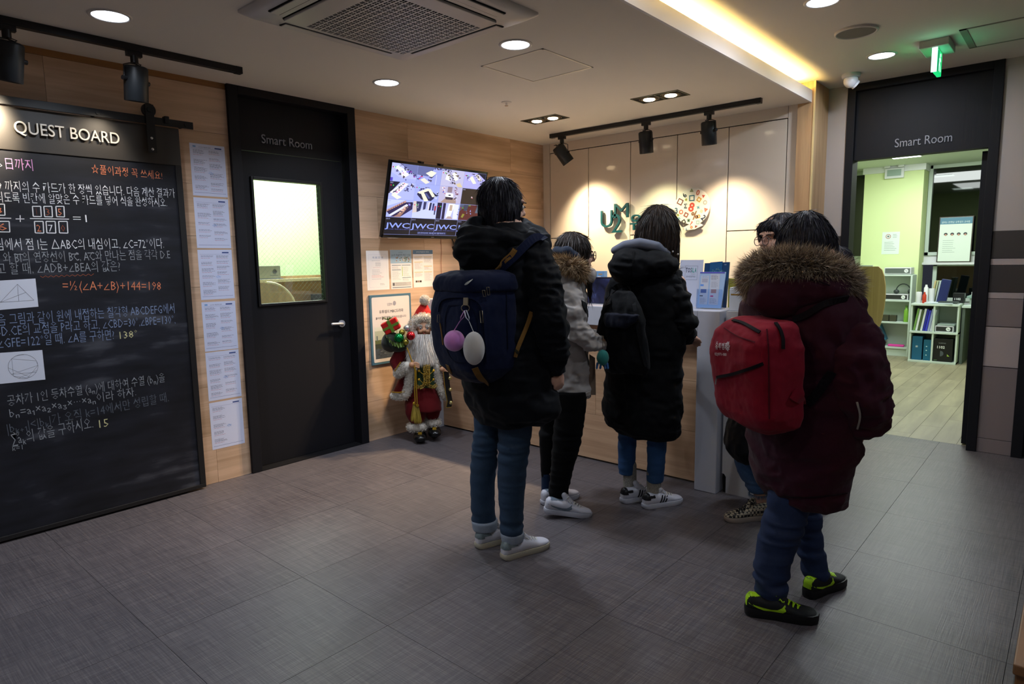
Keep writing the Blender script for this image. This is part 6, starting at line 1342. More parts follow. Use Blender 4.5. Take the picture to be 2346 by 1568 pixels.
# ---- shoes: local x heel->toe, y left, z up
def shoe(par, heel, toe, st, pitch=0.0, ln=None, label=None):
    heel, toe = Vector(heel), Vector(toe); X = (toe-heel); L_ = ln or X.length; X.z = 0; X.normalize(); Yv = Vector((-X.y, X.x, 0)); Z = Vector((0, 0, 1))
    M_ = Matrix((X, Yv, Z)).transposed().to_4x4(); M_.translation = heel; s = L_/.28
    if pitch: pv = Matrix.Translation((.21*s, 0, 0)); M_ = M_ @ pv @ Matrix.Rotation(pitch, 4, 'Y') @ pv.inverted()
    out = [(0, 0), (.004, .022), (.02, .034), (.06, .036), (.11, .036), (.16, .043), (.21, .048), (.25, .042), (.272, .026), (.28, 0)]
    ol = [(x*s, y*s) for x, y in out]+[(x*s, -y*s) for x, y in out[-2:0:-1]]
    sh_ = st.get('solh', .027)
    def sc_(pts, k, dz): cx_ = .14*s; return [M_ @ Vector((cx_+(x-cx_)*k, y*k, dz)) for x, y in pts]
    sl = G().loft([sc_(ol, .95, .001), sc_(ol, .99, .006), sc_(ol, 1.0, sh_*.8), sc_(ol, .985, sh_)])
    prof = [(.006, .018, .070), (.02, .031, .086), (.05, .034, .083), (.085, .036, .078), (.115, .037, .082), (.14, .038, .074), (.17, .040, .062), (.20, .044, .052), (.235, .042, .046), (.262, .032, .040), (.275, .016, .032)]
    rings = []
    for x, w, h in prof:
        zc = (.018+h)/2; hz = (h-.018)/2; rings.append([M_ @ Vector((x*s, w*s*math.copysign(abs(math.cos(t))**.75, math.cos(t)), (zc+hz*math.copysign(abs(math.sin(t))**.85, math.sin(t))))) for t in [2*math.pi*k/20 for k in range(20)]])
    up = G().loft(rings); r_ = fuse(up, .0045, 2)
    V, Q = r_.VQ; o = fbuild(r_, 'shoe', st['upper'], par, label=label); MW[o.name] = wm(par).copy()
    sl.build('sole', st['sole'], o)
    if st.get('rim'): G().tube([M_ @ Vector((x, y*1.005, sh_*.95)) for x, y in ol], .0018, n=5, closed=True).build('sole_rim', st['rim'], o)
    Mi = np.array(M_.inverted()); Lc = V @ Mi[:3, :3].T+Mi[:3, 3]; fc = Lc[Q].mean(1)
    def patch(nm, cond, m_, off=.0012):
        N = normals(V, Q); q = type('r', (), {})(); q.VQ = (V+N*off, Q[cond(fc)])
        if len(q.VQ[1]): fbuild(q, nm, m_, o)
    for nm, cond, m_ in st.get('patch', []): patch(nm, (lambda c: (lambda f: c(f[:, 0]/s, f[:, 1]/s, f[:, 2])))(cond), m_)
    T_ = BVHTree.FromPolygons(V.tolist(), Q.tolist())
    def side(x, z, sg, eps=.0018):
        p, n, i, d = T_.ray_cast(M_ @ Vector((x*s, sg*.09*s, z)), -(M_.to_3x3() @ Vector((0, sg, 0)))); return None if p is None else p+n*eps
    for nm, strips, m_ in st.get('strips', []):
        for sg in (1, -1):
            g_ = G()
            for strip in strips:
                pr = [(side(a[0], a[1], sg), side(b[0], b[1], sg)) for a, b in strip]
                for k in range(len(pr)-1):
                    q = [pr[k][0], pr[k+1][0], pr[k+1][1], pr[k][1]]
                    if all(x is not None for x in q): g_.poly(q if sg < 0 else q[::-1])
            if g_.f: g_.build(nm, m_, o)
    # tongue and laces
    g_ = G(); g_.capsule([M_ @ Vector((.150*s, 0, .062)), M_ @ Vector((.118*s, 0, .088)), M_ @ Vector((.104*s, 0, .104))], [.020*s, .021*s, .016*s], 10); g_.build('tongue', st.get('tongue', st['upper']), o)
    g_ = G()
    for k in range(5):
        x = .128+.017*k; h = .086-.0075*k
        g_.tube([M_ @ Vector((x*s, -.022*s, h-.008)), M_ @ Vector(((x+.004)*s, 0, h+.003)), M_ @ Vector((x*s, .022*s, h-.008))], .0028*s, n=6)
        g_.tube([M_ @ Vector((x*s, -.020*s, h-.006)), M_ @ Vector(((x+.010)*s, 0, h+.001)), M_ @ Vector(((x+.018)*s, .020*s, h-.012))], .0024*s, n=6)
    for q in (-1, 1): g_.tube([M_ @ Vector((.12*s, 0, .094)), M_ @ Vector((.128*s, q*.018*s, .104)), M_ @ Vector((.115*s, q*.034*s, .100)), M_ @ Vector((.12*s, q*.012*s, .092)), M_ @ Vector((.14*s, q*.03*s, .075))], .0024*s, n=6)
    g_.build('laces', st['laces'], o)
    return o, M_
SW_ = mat('white_leather', 'c2c2cc', .4, bump=.1, bscale=150); CRM = mat('cream_rubber', 'aaa290', .6); WRB = mat('white_rubber', 'b4b4be', .55); LCW = mat('white_laces', 'c8c6c0', .8)
GRT = mat('grey_heel_leather', '6e7a7c', .45, var=.2, vscale=60); GSW = mat('pale_blue_grey_leather', '65717e', .5); BLT = mat('black_leather', '101014', .4)
swoosh = [[((.02+.012*t, .060-.0016*t-.0002*t*t*0), (.02+.012*t, .060-.0016*t-.012*math.sin(math.pi*min(t/10, 1))**.8)) for t in range(0, 9)]+[((.132, .052), (.140, .040)), ((.146, .060), (.158, .052))]]
swoosh = [[((.015, .058), (.018, .054)), ((.04, .052), (.045, .044)), ((.07, .047), (.08, .034)), ((.10, .044), (.112, .030)), ((.122, .046), (.138, .034)), ((.138, .055), (.152, .044)), ((.148, .064), (.150, .062))]]
stripes = [[((.098+.018*k, .030), (.108+.018*k, .030)), ((.103+.018*k, .045), (.113+.018*k, .045)), ((.109+.018*k, .060), (.119+.018*k, .060)), ((.114+.018*k, .070-.004*k), (.123+.018*k, .070-.004*k))] for k in range(3)]
ST_SMITH = dict(upper=SW_, sole=CRM, laces=LCW, patch=[('heel_tab', lambda x, y, z: (x < .034) & (z > .052), GRT), ('heel_tab', lambda x, y, z: (x >= .034) & (x < .075) & (z > .060-.0*x) & (z < .074) & (np.abs(y) > .02), GRT)])
ST_COURT = dict(upper=SW_, sole=WRB, laces=LCW, strips=[('side_logo', swoosh, GSW)], patch=[('collar_lining', lambda x, y, z: (x > .03) & (x < .10) & (z > .077), GSW)])
ST_STRIPE = dict(upper=SW_, sole=WRB, laces=LCW, strips=[('side_stripe', stripes, BLT)], patch=[('heel_tab', lambda x, y, z: (x < .036) & (z > .050), BLT), ('heel_tab', lambda x, y, z: (x >= .036) & (x < .070) & (z > .062) & (z < .074) & (np.abs(y) > .02), BLT)])
NEON = mat('neon_yellow_green', 'a8d81c', .45); BKM = mat('black_mesh_fabric', '0d1012', .75, bump=.5, bscale=500, bdist=.001); BKR = mat('black_rubber', '0a0a0c', .5)
ST_RUN = dict(upper=BKM, sole=BKR, laces=NEON, solh=.036, strips=[('side_logo', swoosh, NEON)], patch=[('heel_tab', lambda x, y, z: (x < .022) & (z > .042) & (np.abs(y) < .020), NEON), ('collar_lining', lambda x, y, z: (x > .01) & (x < .06) & (z > .080), NEON)])
def chk_mat():
    M = Mt('checkered_canvas'); c = M.node('ShaderNodeTexChecker'); c.inputs['Scale'].default_value = 1; v = M.coords((70, 70, 70)); M.l(v, c.inputs['Vector']); c.inputs['Color1'].default_value = lin('1c1a1a')+(1,); c.inputs['Color2'].default_value = lin('98907e')+(1,)
    M.l(c.outputs[0], M.b.inputs['Base Color']); M.b.inputs['Roughness'].default_value = .8; return M.m
ST_CHK = dict(upper=chk_mat(), sole=mat('dirty_white_rubber', '8a8078', .6), laces=BLT)
def denim(nm, col, var=.18):
    M = Mt(nm); v = M.coords((1, 1, 1)); n_ = M.noise(v, 260, 2); n2 = M.noise(v, 7, 3); c = lin(col)
    a = M.node('ShaderNodeMath', operation='ADD'); M.l(n_, a.inputs[0]); M.l(n2, a.inputs[1]); r = M.node('ShaderNodeMath', operation='MULTIPLY'); r.inputs[1].default_value = .5; M.l(a.outputs[0], r.inputs[0])
    M.l(M.ramp(r.outputs[0], [(.35, [x*(1-var) for x in c]), (.65, [min(1, x*(1+var)) for x in c])]), M.b.inputs['Base Color']); M.b.inputs['Roughness'].default_value = .85; M.bump(n_, .3, .0008); return M.m
def cloth(nm, col, rough=.7, sheen=.15, bs=350, b=.12): return mat(nm, col, max(rough, .75), spec=.14, sheen=sheen*.25, bump=b, bscale=bs, bdist=.001)
def legs(f, g, rings, dd, k=1.0): f.body(g, rings, k=k, dd=dd, p=2.0)
def skeleton(f, g, hips, knees, ankles):
    for h, k, a in zip(hips, knees, ankles): g.capsule([h, k, a], [.044, .032, .028])
def floor_dd(f, u, v): q = unproject(u, v, 2, 0.0); return (q-f.o).dot(f.d)
def person(f, label, group=None): return root('person', tuple(f.o), label=label, cat='person')

# ================= P1: black parka, navy backpack
f = Fig((-2.936, -2.089, 0)); PHI = 53; F, L = f.ax(PHI); p1 = person(f, 'person in a black hooded parka and turned-up jeans, nearest the television, back turned')
COAT1 = cloth('black_parka_fabric', '0a0c11', .55, .1, 500, .1)
dl, dr = floor_dd(f, 1120, 1248), floor_dd(f, 1195, 1272)
hc1 = f.P(1152, 474, 0); Fh, Lh = f.ax(62)
g = G(); head(g, hc1, Fh, Lh, .98)
g.capsule([f.P(1150, 540), f.P(1150, 700), f.P(1150, 900)], [.11, .12, .12]); sh = f.P(1208, 580, -.09); 
g.capsule([f.P(1150, 560), sh, f.P(1255, 700, -.15), f.P(1277, 845, -.11)], [.06, .035, .045, .03]); g.capsule([f.P(1150, 560), f.P(1100, 570, .14), f.P(1110, 720, .2), f.P(1150, 840, .22)], [.07, .05, .045, .03])
hand(g, f.P(1279, 850, -.11), Vector((0, 0, -1))+f.r*.05, f.d*.6-f.r*.5, .80, .75); skeleton(f, g, [f.P(1118, 900, dl), f.P(1180, 900, dr)], [f.P(1110, 1060, dl), f.P(1175, 1065, dr)], [f.P(1112, 1215, dl), f.P(1178, 1240, dr)])
fbuild(fuse(g, .006, 1), 'body', SKN, p1); eyes(hc1, Fh, Lh, p1)
g = G(); f.body(g, [(1135, 1160, 423), (1116, 1178, 428), (1103, 1190, 441), (1098, 1195, 460), (1096, 1195, 485), (1096, 1193, 508), (1098, 1192, 535), (1102, 1190, 552)], k=1.1, phi=62, dd=.0)
cap(g, hc1, Fh, Lh, .98); g.ball(hc1+Lh*.055-Vector((0, 0, .025))-Fh*.01, (.046, .042, .07)); rh = fuse(g, .007, 3, hairdisp(hc1)); fbuild(rh, 'hair', HBLK, p1); hair_strands(rh, HC1, p1, 4000, .045, seed=31)
g = G(); f.body(g, [(1095, 1205, 512), (1068, 1225, 535), (1055, 1232, 580), (1052, 1238, 650), (1052, 1243, 720), (1053, 1250, 800), (1057, 1262, 870), (1066, 1279, 920), (1076, 1276, 940), (1084, 1252, 958), (1086, 1240, 966)], k=.68, phi=PHI)
r1a = fuse(g, .009, 5, wrinkle(.014, (7, 7, 13), .17, .006, 1))
g = G(); g.capsule([f.P(1212, 560, -.08), f.P(1225, 590, -.11), f.P(1242, 650, -.15), f.P(1257, 725, -.17), f.P(1268, 800, -.15), f.P(1276, 846, -.12)], [.075, .085, .090, .090, .076, .040]); r1s = fuse(g, .007, 3, wrinkle(.016, (9, 9, 17), .13, .010, 3)); fbuild(r1s, 'sleeve', COAT1, p1)
g = G()
g.capsule([f.P(1120, 565, .14), f.P(1110, 650, .18), f.P(1120, 740, .22), f.P(1150, 830, .24)], [.08, .085, .085, .05])
f.body(g, [(1095, 1205, 512), (1068, 1225, 535), (1055, 1232, 580), (1052, 1238, 650), (1052, 1243, 720), (1053, 1250, 800), (1057, 1262, 870), (1066, 1279, 920), (1076, 1276, 940), (1084, 1252, 958), (1086, 1240, 966)], k=.68, phi=PHI)
r1 = fuse(g, .008, 4, wrinkle(.016, (7, 7, 14), .165, .007, 1)); fbuild(r1, 'parka', COAT1, p1)
g = G().cyl(f.P(1275, 842, -.11), f.P(1279, 856, -.11), .040, .034, 16); g.build('sleeve_cuff', cloth('ribbed_cuff', '0b0d12', .8), p1)
g = G(); g.ball(f.P(1106, 574, -.13), (.128, .115, .112), Matrix((f.r, f.d, Vector((0, 0, 1)))).transposed()); g.ball(f.P(1165, 550, -.05), (.155, .14, .075), Matrix((f.r, f.d, Vector((0, 0, 1)))).transposed())
g.capsule([f.P(1062, 532, -.12), f.P(1090, 512, -.08), f.P(1135, 503, .0), f.P(1185, 512, .03), f.P(1226, 534, .0), f.P(1243, 554, -.07)], [.034, .032, .030, .032, .040, .046]); g.capsule([f.P(1243, 556, -.08), f.P(1215, 560, -.15), f.P(1150, 545, -.2), f.P(1080, 530, -.16), f.P(1062, 532, -.12)], [.03, .028, .03, .03, .03])
r1h = fuse(g, .008, 4, wrinkle(.016, (7, 7, 14), None, .009, 2)); fbuild(r1h, 'hood', COAT1, p1)
JN1 = denim('dark_blue_denim', '213850'); JI = denim('denim_reverse', '8c96a4', .1)
g = G(); legs(f, g, [(1086, 1145, 930), (1086, 1143, 985), (1083, 1140, 1030), (1077, 1139, 1062), (1077, 1134, 1105), (1079, 1133, 1150), (1082, 1137, 1195)], dl)
r_ = fuse(g, .007, 3, jeanw(.50, 1)); fbuild(r_, 'trouser_leg', JN1, p1)
g = G(); legs(f, g, [(1140, 1224, 930), (1142, 1218, 985), (1141, 1210, 1040), (1141, 1207, 1066), (1140, 1204, 1110), (1142, 1200, 1150), (1146, 1198, 1185), (1148, 1199, 1222)], dr)
r_ = fuse(g, .007, 3, jeanw(.50, 2)); fbuild(r_, 'trouser_leg', JN1, p1)
for (a, b, c_, d_, e_, dd) in ((1081, 1140, 1190, 1083, 1139, dl), (1147, 1200, 1218, 1149, 1199, dr)):
    g = G().loft([f.ring(a, b, c_, k=1, dd=dd), f.ring(a-1, b+1, c_+4, k=1, dd=dd), f.ring(d_, e_, c_+22, k=1, dd=dd), f.ring(d_+4, e_-4, c_+23, k=1, dd=dd)]); fbuild(fuse(g, .005, 2), 'turned_up_cuff', JI, p1)
SOC = mat('white_sock', 'a09c94', .9)
for (u, v0, v1, dd) in ((1117, 1200, 1240, dl), (1176, 1228, 1262, dr)):
    G().capsule([f.P(u, v0, dd), f.P(u, v1, dd)], [.036, .038]).build('sock', SOC, p1)
g = G(); g.col = lin('8c9a2a'); q = f.P(1180, 1244, dr-.040); g.ball(q, (.016, .006, .010), nu=10, nv=6); g.build('sock_motif', INK, p1, colors=True)
shoe(p1, unproject(1149, 1284, 2, 0), unproject(1256, 1249, 2, 0), ST_SMITH); h_ = unproject(1090, 1258, 2, 0); shoe(p1, h_, h_+(unproject(1256, 1249, 2, 0)-unproject(1149, 1284, 2, 0)), ST_SMITH)
# navy backpack
NV = cloth('navy_canvas', '0c1531', .8, .25, 500, .3); TAN = cloth('tan_webbing', '7a5a2e', .8, .1, 300, .3)
bp = root('backpack', tuple(f.P(1085, 880, -.16)), label='navy canvas backpack with tan straps worn on the black parka nearest the television', cat='backpack')
BR = [(1045, 1140, 622), (1018, 1160, 634), (1009, 1165, 655), (1003, 1167, 690), (1001, 1168, 730), (1004, 1170, 770), (1009, 1171, 805), (1020, 1168, 838), (1042, 1152, 862), (1078, 1128, 878)]
g = G(); f.body(g, BR, k=.85, phi=PHI, dd=-.15, p=4.5); rb = fuse(g, .007, 5, wrinkle(.008, (6, 6, 9), None, .003, 5)); fbuild(rb, 'pack_body', NV, bp)
sb_ = Surf(rb); so = Surf(rb, r1, r1h, r1s)
V, Q = rb.VQ
g = G(); f.body(g, [(1040, 1145, 617), (1012, 1166, 628), (1004, 1171, 645), (1005, 1171, 664), (1010, 1166, 669)], k=.85, phi=PHI, dd=-.15, p=4.5); rl = fuse(g, .007, 4, wrinkle(.005, (6, 6, 9), None, .002, 6)); fbuild(rl, 'top_flap', NV, bp); sl_ = Surf(rb, rl)
ribbon(on(sb_, [(1007, 715), (1008, 690), (1022, 681), (1060, 680), (1090, 684), (1102, 698), (1108, 730), (1112, 790), (1114, 830)], 34, .004), .010, .006).build('pocket_piping', NV, bp)
ribbon(on(sb_, [(1030, 700), (1080, 700), (1094, 720), (1098, 790), (1096, 830), (1040, 832), (1022, 800), (1020, 720), (1030, 700)], 40, .0025), .004, .002).build('pocket_seam', cloth('navy_shadow_seam', '0a1226', .9), bp)
ribbon(on(sb_, [(1160, 640), (1160, 700), (1163, 800)], 16, .002), .004, .002).build('side_seam', cloth('navy_shadow_seam', '0a1226', .9), bp)
ZM = mat('antique_brass_zip', '8a7f6c', .35, metal=.8)
for nm, pts in (('zip_pull', [(1106, 664), (1108, 680)]), ('zip_pull', [(1115, 658), (1117, 676)]), ('zip_pull', [(1100, 712), (1102, 740)]), ('zip_pull', [(1009, 722), (1008, 738)])):
    h = on(sl_, pts, 4, .008)
    if len(h) > 2: 
        P_ = [q[0] for q in h]; w_ = f.r*.005; G().tube([P_[0]-w_, P_[0]+w_, P_[-1]+w_, P_[-1]-w_], .0016, n=6, closed=True).build('zip_pull', ZM, bp)
ribbon(on(sb_, [(1010, 740), (1014, 765), (1017, 790)], 8, .003), .006, .003).build('side_zip', TAN, bp)
ribbon(on(sl_, [(1066, 653), (1072, 650), (1078, 645), (1083, 641)], 6, .003), [.004, .009, .009, .006, .004, .002], .002).build('feather_emblem', mat('pale_metal_emblem', 'a8aca8', .35, metal=.4), bp)
hk = on(sb_, [(1071, 684), (1070, 700)], 4, .010); ribbon([(q[0], q[1]) for q in hk], .020, .008).build('ladder_clip', ZM, bp)
c0 = f.P(1069, 703, -.33); c0 = sb_.uv(1069, 703, .014)[0]; G().tube([c0+f.r*.016*math.cos(a)+Vector((0, 0, .014*math.sin(a)-.006)) for a in np.linspace(0, 6.28, 15)[:-1]], .0022, n=6, closed=True).build('split_ring', ZM, bp)
for pts, w_, m_ in (([(1146, 618), (1165, 600), (1185, 580), (1205, 560), (1222, 545), (1238, 543), (1247, 552)], .036, NV), ([(1137, 614), (1155, 600), (1172, 583), (1180, 574)], .022, TAN)):
    h = on(so, pts, 18, .006); ribbon(h, w_, .007).build('shoulder_strap', m_, bp)
ribbon(on(so, [(1178, 818), (1184, 800), (1192, 780), (1202, 757), (1211, 733), (1216, 715)], 14, .006), .018, .003).build('lower_strap', TAN, bp)
ribbon(on(so, [(1088, 842), (1095, 858), (1104, 870), (1120, 878)], 8, .006), .026, .003).build('bottom_strap', TAN, bp); ribbon(on(so, [(1175, 802), (1187, 806)], 4, .011), .012, .005).build('strap_buckle', mat('dark_buckle', '2a2a18', .4), bp)
ribbon(on(so, [(1028, 836), (1034, 852)], 4, .006), .024, .003).build('bottom_strap', TAN, bp)
# plain plush charms on the pack
PKP = mat('pink_plush', 'c07ac0', .9, sheen=.6); WPP = mat('white_plush_charm', 'b8b6b4', .9, sheen=.5)
def charm(u, v, rad, m_, label, nm, clipcol, du, dv, scale=(1, 1, 1)):
    c = sb_.uv(u, v, .0)[0]; n_ = -f.d; c = c+n_*rad*1.05; t = root(nm, tuple(c-Vector((0, 0, rad))), label=label, cat='plush charm', group='plush charms')
    r_ = fuse(G().ball(c, tuple(rad*q for q in scale), Matrix((f.r, f.d, Vector((0, 0, 1)))).transposed()), .006, 2); fbuild(r_, 'plush_ball', m_, t)
    top = c+Vector((0, 0, rad*scale[2]*.95)); hkp = c0+Vector((0, 0, -.022))-f.d*.006; mid = hkp*.55+top*.45
    G().tube([top, mid], .0016, n=6).build('cord', m_, t); G().tube([mid, mid*.6+hkp*.4+f.r*.006, hkp+f.r*.004+Vector((0, 0, .008)), hkp-f.r*.004+Vector((0, 0, .006)), mid*.6+hkp*.4-f.r*.006], .0022, n=6, closed=True).build('clip', mat(nm+'_clip', clipcol, .4), t); return t
charm(1043, 778, .044, PKP, 'plain pink round plush charm hanging from the navy backpack', 'pink_plush_charm', 'c890c8', 0, 0)
charm(1087, 795, .044, WPP, 'plain white oval plush charm hanging from the navy backpack', 'white_plush_charm', 'd0d4e0', 0, 0, (1, .9, 1.55))

# ================= P2: white coat
f = Fig((-2.337, -1.965, 0)); PHI = 75; F, L = f.ax(PHI); p2 = person(f, 'person in a white parka with brown fur hood and black trousers, wearing glasses')
WC2 = cloth('white_parka_fabric', 'b5afab', .75, .2, 300, .25); dl, dr = floor_dd(f, 1280, 1146), floor_dd(f, 1300, 1176)
hc2 = f.P(1318, 584, 0); Fh, Lh = f.ax(78)
g = G(); head(g, hc2, Fh, Lh, .92); g.capsule([f.P(1300, 660), f.P(1298, 760), f.P(1298, 880)], [.09, .10, .10]); g.capsule([f.P(1300, 670), f.P(1312, 680, -.12), f.P(1326, 762, -.13), f.P(1378, 786, -.10)], [.06, .045, .04, .026]); g.capsule([f.P(1300, 670), f.P(1305, 680, .12), f.P(1320, 762, .13), f.P(1380, 770, .12)], [.06, .045, .04, .026])
hand(g, f.P(1378, 786, -.10), f.r+Vector((0, 0, -.1)), f.d, .8, .5); hand(g, f.P(1380, 770, .12), f.r+Vector((0, 0, .1)), -f.d, .8, .5); skeleton(f, g, [f.P(1280, 880, dl), f.P(1300, 880, dr)], [f.P(1262, 1020, dl), f.P(1302, 1020, dr)], [f.P(1262, 1130, dl), f.P(1282, 1155, dr)])
fbuild(fuse(g, .006, 1), 'body', SKN, p2); eyes(hc2, Fh, Lh, p2, .92)
g = G(); f.body(g, [(1300, 1328, 535), (1285, 1340, 541), (1274, 1349, 555), (1268, 1353, 572), (1268, 1349, 590), (1270, 1346, 612), (1275, 1345, 640)], k=.9, phi=78, dd=.0); g.capsule([f.P(1340, 600, -.055), f.P(1348, 640, -.05), f.P(1351, 665, -.045), f.P(1352, 690, -.03)], [.018, .016, .014, .006])
cap(g, hc2, Fh, Lh, .92); g.ball(hc2+Lh*.052-Vector((0, 0, .025))-Fh*.01, (.044, .040, .07)); rh = fuse(g, .006, 3, hairdisp(hc2)); fbuild(rh, 'hair', HBRN, p2); hair_strands(rh, HC2, p2, 3000, .05, seed=32)
g = G(); rim = []
for q in (-1, 1):
    c = hc2+Fh*.098+Lh*q*.030-Vector((0, 0, .006)); P_ = [c+Lh*.024*math.cos(a)+Vector((0, 0, .021*math.sin(a))) for a in np.linspace(0, 6.28, 19)[:-1]]; g.tube(P_, .0022, n=6, closed=True); g.tube([c+Lh*q*.024, hc2+Fh*.03+Lh*q*.074, hc2-Fh*.01+Lh*q*.078], .0018, n=6)
g.tube([hc2+Fh*.099-Lh*.008, hc2+Fh*.099+Lh*.008], .002, n=6); g.build('glasses', BLACK, p2)
RW = [(1285, 1338, 632), (1262, 1343, 652), (1250, 1346, 690), (1246, 1347, 740), (1243, 1349, 800), (1242, 1354, 850), (1246, 1357, 892), (1262, 1352, 912)]
g = G(); f.body(g, RW, k=1.0, phi=PHI); g.capsule([f.P(1305, 672, .12), f.P(1320, 760, .14), f.P(1370, 772, .12)], [.06, .055, .04])
g.ball(f.P(1342, 632, -.02), (.05, .07, .045)); g.ball(f.P(1285, 640, -.06), (.09, .10, .07))
r2b = fuse(g, .008, 3, wrinkle(.016, (9, 9, 16), None, .008, 7)); fbuild(r2b, 'parka', WC2, p2); g = G().capsule([f.P(1306, 668, -.12), f.P(1317, 715, -.17), f.P(1325, 760, -.17), f.P(1350, 782, -.15), f.P(1376, 787, -.10)], [.062, .064, .062, .054, .042]); r2 = fuse(g, .006, 3, wrinkle(.018, (11, 11, 18), None, .010, 8)); fbuild(r2, 'sleeve', WC2, p2)
s2 = Surf(r2, r2b); ribbon(on(s2, [(1336, 694), (1339, 704), (1342, 714), (1345, 720)], 8, .004), .034, .004).build('sleeve_patch', cloth('black_patch', '121416', .7), p2)
ribbon(on(s2, [(1320, 636), (1335, 640), (1345, 655), (1348, 668)], 10, .004), .008, .004).build('red_piping', cloth('dark_red_piping', '6a1a22', .7), p2)
ribbon(on(s2, [(1336, 800), (1343, 815), (1350, 840), (1353, 860)], 10, .003), .006, .004).build('pocket_edge', cloth('grey_piping', '6c6864', .7), p2)
ribbon(on(s2, [(1268, 905), (1300, 910), (1330, 908), (1350, 900)], 12, .003), .022, .006).build('hem_band', WC2, p2)
G().prism([(0, 0), (.035, 0), (.03, .20), (0, .22)], PL(f.P(1350, 905, -.05), f.r, (0, 0, 1)), 0, .006).build('storm_flap', cloth('beige_lining', '7c6a5a', .8), p2)
g = G(); g.capsule([f.P(1264, 590, .04), f.P(1278, 578, -.05), f.P(1300, 578, -.10), f.P(1318, 590, -.10)], [.03, .034, .034, .03]); fbuild(fuse(g, .007, 3), 'hood_lining', cloth('navy_fleece', '232a38', .9, .4), p2)
fp = [f.P(1262, 606, .06), f.P(1270, 604, -.04), f.P(1285, 604, -.11), f.P(1304, 607, -.14), f.P(1322, 617, -.13), f.P(1334, 628, -.09)]
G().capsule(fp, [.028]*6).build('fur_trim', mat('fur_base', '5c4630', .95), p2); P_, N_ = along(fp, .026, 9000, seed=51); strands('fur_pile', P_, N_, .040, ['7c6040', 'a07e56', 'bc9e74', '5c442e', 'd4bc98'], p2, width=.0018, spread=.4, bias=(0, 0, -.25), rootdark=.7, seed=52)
BT = cloth('black_trousers', '08080a', .85, .1)
g = G(); legs(f, g, [(1244, 1300, 895), (1240, 1292, 930), (1236, 1285, 1000), (1238, 1275, 1050), (1241, 1266, 1085), (1243, 1260, 1120)], dl); fbuild(fuse(g, .007, 3, jeanw(.42, 3)), 'trouser_leg', BT, p2)
g = G(); legs(f, g, [(1268, 1346, 895), (1270, 1342, 940), (1268, 1333, 1000), (1264, 1322, 1045), (1260, 1308, 1095), (1258, 1302, 1125), (1260, 1300, 1140)], dr); fbuild(fuse(g, .007, 3, jeanw(.42, 4)), 'trouser_leg', BT, p2)
for (u, v, dd) in ((1254, 1120, dl), (1282, 1140, dr)): G().capsule([f.P(u, v-30, dd), f.P(u, v+14, dd)], .035).build('sock', cloth('navy_sock', '1c2a44', .9), p2)
q0, q1 = unproject(1243, 1186, 2, 0), unproject(1350, 1181, 2, 0); shoe(p2, q0, q1, ST_COURT, pitch=math.radians(9), ln=.27); q0 = unproject(1240, 1158, 2, 0); shoe(p2, q0, q0+(unproject(1326, 1137, 2, 0)-q0).normalized()*.26, ST_COURT)

# ================= P3: long black padded coat
f = Fig((-1.977, -2.308, 0)); PHI = 38; F, L = f.ax(PHI); p3 = person(f, 'person in a long black padded coat leaning over the counter, cropped blue jeans')
COAT3 = cloth('black_padded_fabric', '08090c', .6, .08, 400, .12); dl, dr = floor_dd(f, 1440, 1140), floor_dd(f, 1500, 1157)
hc3 = f.P(1512, 524, .02); Fh, Lh = f.ax(40)
g = G(); head(g, hc3, Fh, Lh, .95); g.capsule([f.P(1495, 610), f.P(1480, 760), f.P(1470, 900)], [.10, .11, .11]); g.capsule([f.P(1500, 630), f.P(1550, 650, -.06), f.P(1574, 738, -.05), f.P(1580, 774, .06)], [.06, .05, .045, .028]); g.capsule([f.P(1480, 630), f.P(1430, 650, .05), f.P(1415, 738, .12), f.P(1450, 760, .25)], [.06, .05, .045, .028])
hand(g, f.P(1580, 772, .06), f.d*.8+f.r*.35+Vector((0, 0, -.25)), Vector((0, 0, -1)), .85, .4); hand(g, f.P(1450, 760, .25), f.d, Vector((0, 0, -1)), .85, .4)
skeleton(f, g, [f.P(1440, 900, dl), f.P(1502, 900, dr)], [f.P(1436, 1030, dl), f.P(1503, 1040, dr)], [f.P(1443, 1118, dl), f.P(1497, 1135, dr)]); fbuild(fuse(g, .006, 1), 'body', SKN, p3); eyes(hc3, Fh, Lh, p3, .95)
g = G(); f.body(g, [(1496, 1524, 476), (1482, 1536, 482), (1469, 1547, 496), (1461, 1553, 516), (1456, 1555, 540), (1455, 1555, 560), (1464, 1555, 580), (1480, 1554, 600), (1500, 1552, 618)], k=.95, phi=40, dd=-.01); g.capsule([f.P(1462, 548, -.03), f.P(1450, 556, -.03), f.P(1445, 560, -.03)], [.02, .012, .006])
cap(g, hc3, Fh, Lh, .95); g.ball(hc3+Lh*.054-Vector((0, 0, .025)), (.044, .044, .07)); rh = fuse(g, .006, 3, hairdisp(hc3, .005)); fbuild(rh, 'hair', HBRN, p3); hair_strands(rh, HC2+['3c2a18'], p3, 4500, .06, seed=33)
g = G(); f.body(g, [(1445, 1530, 606), (1415, 1558, 628), (1400, 1568, 660), (1390, 1572, 715), (1386, 1568, 780), (1384, 1563, 850), (1381, 1562, 910), (1379, 1560, 950), (1383, 1559, 975), (1415, 1556, 993)], k=.62, phi=PHI, dd=0, tilt=.12)
g.capsule([f.P(1420, 650, .02), f.P(1408, 700, .05), f.P(1410, 745, .12), f.P(1440, 762, .22)], [.07, .07, .065, .045])
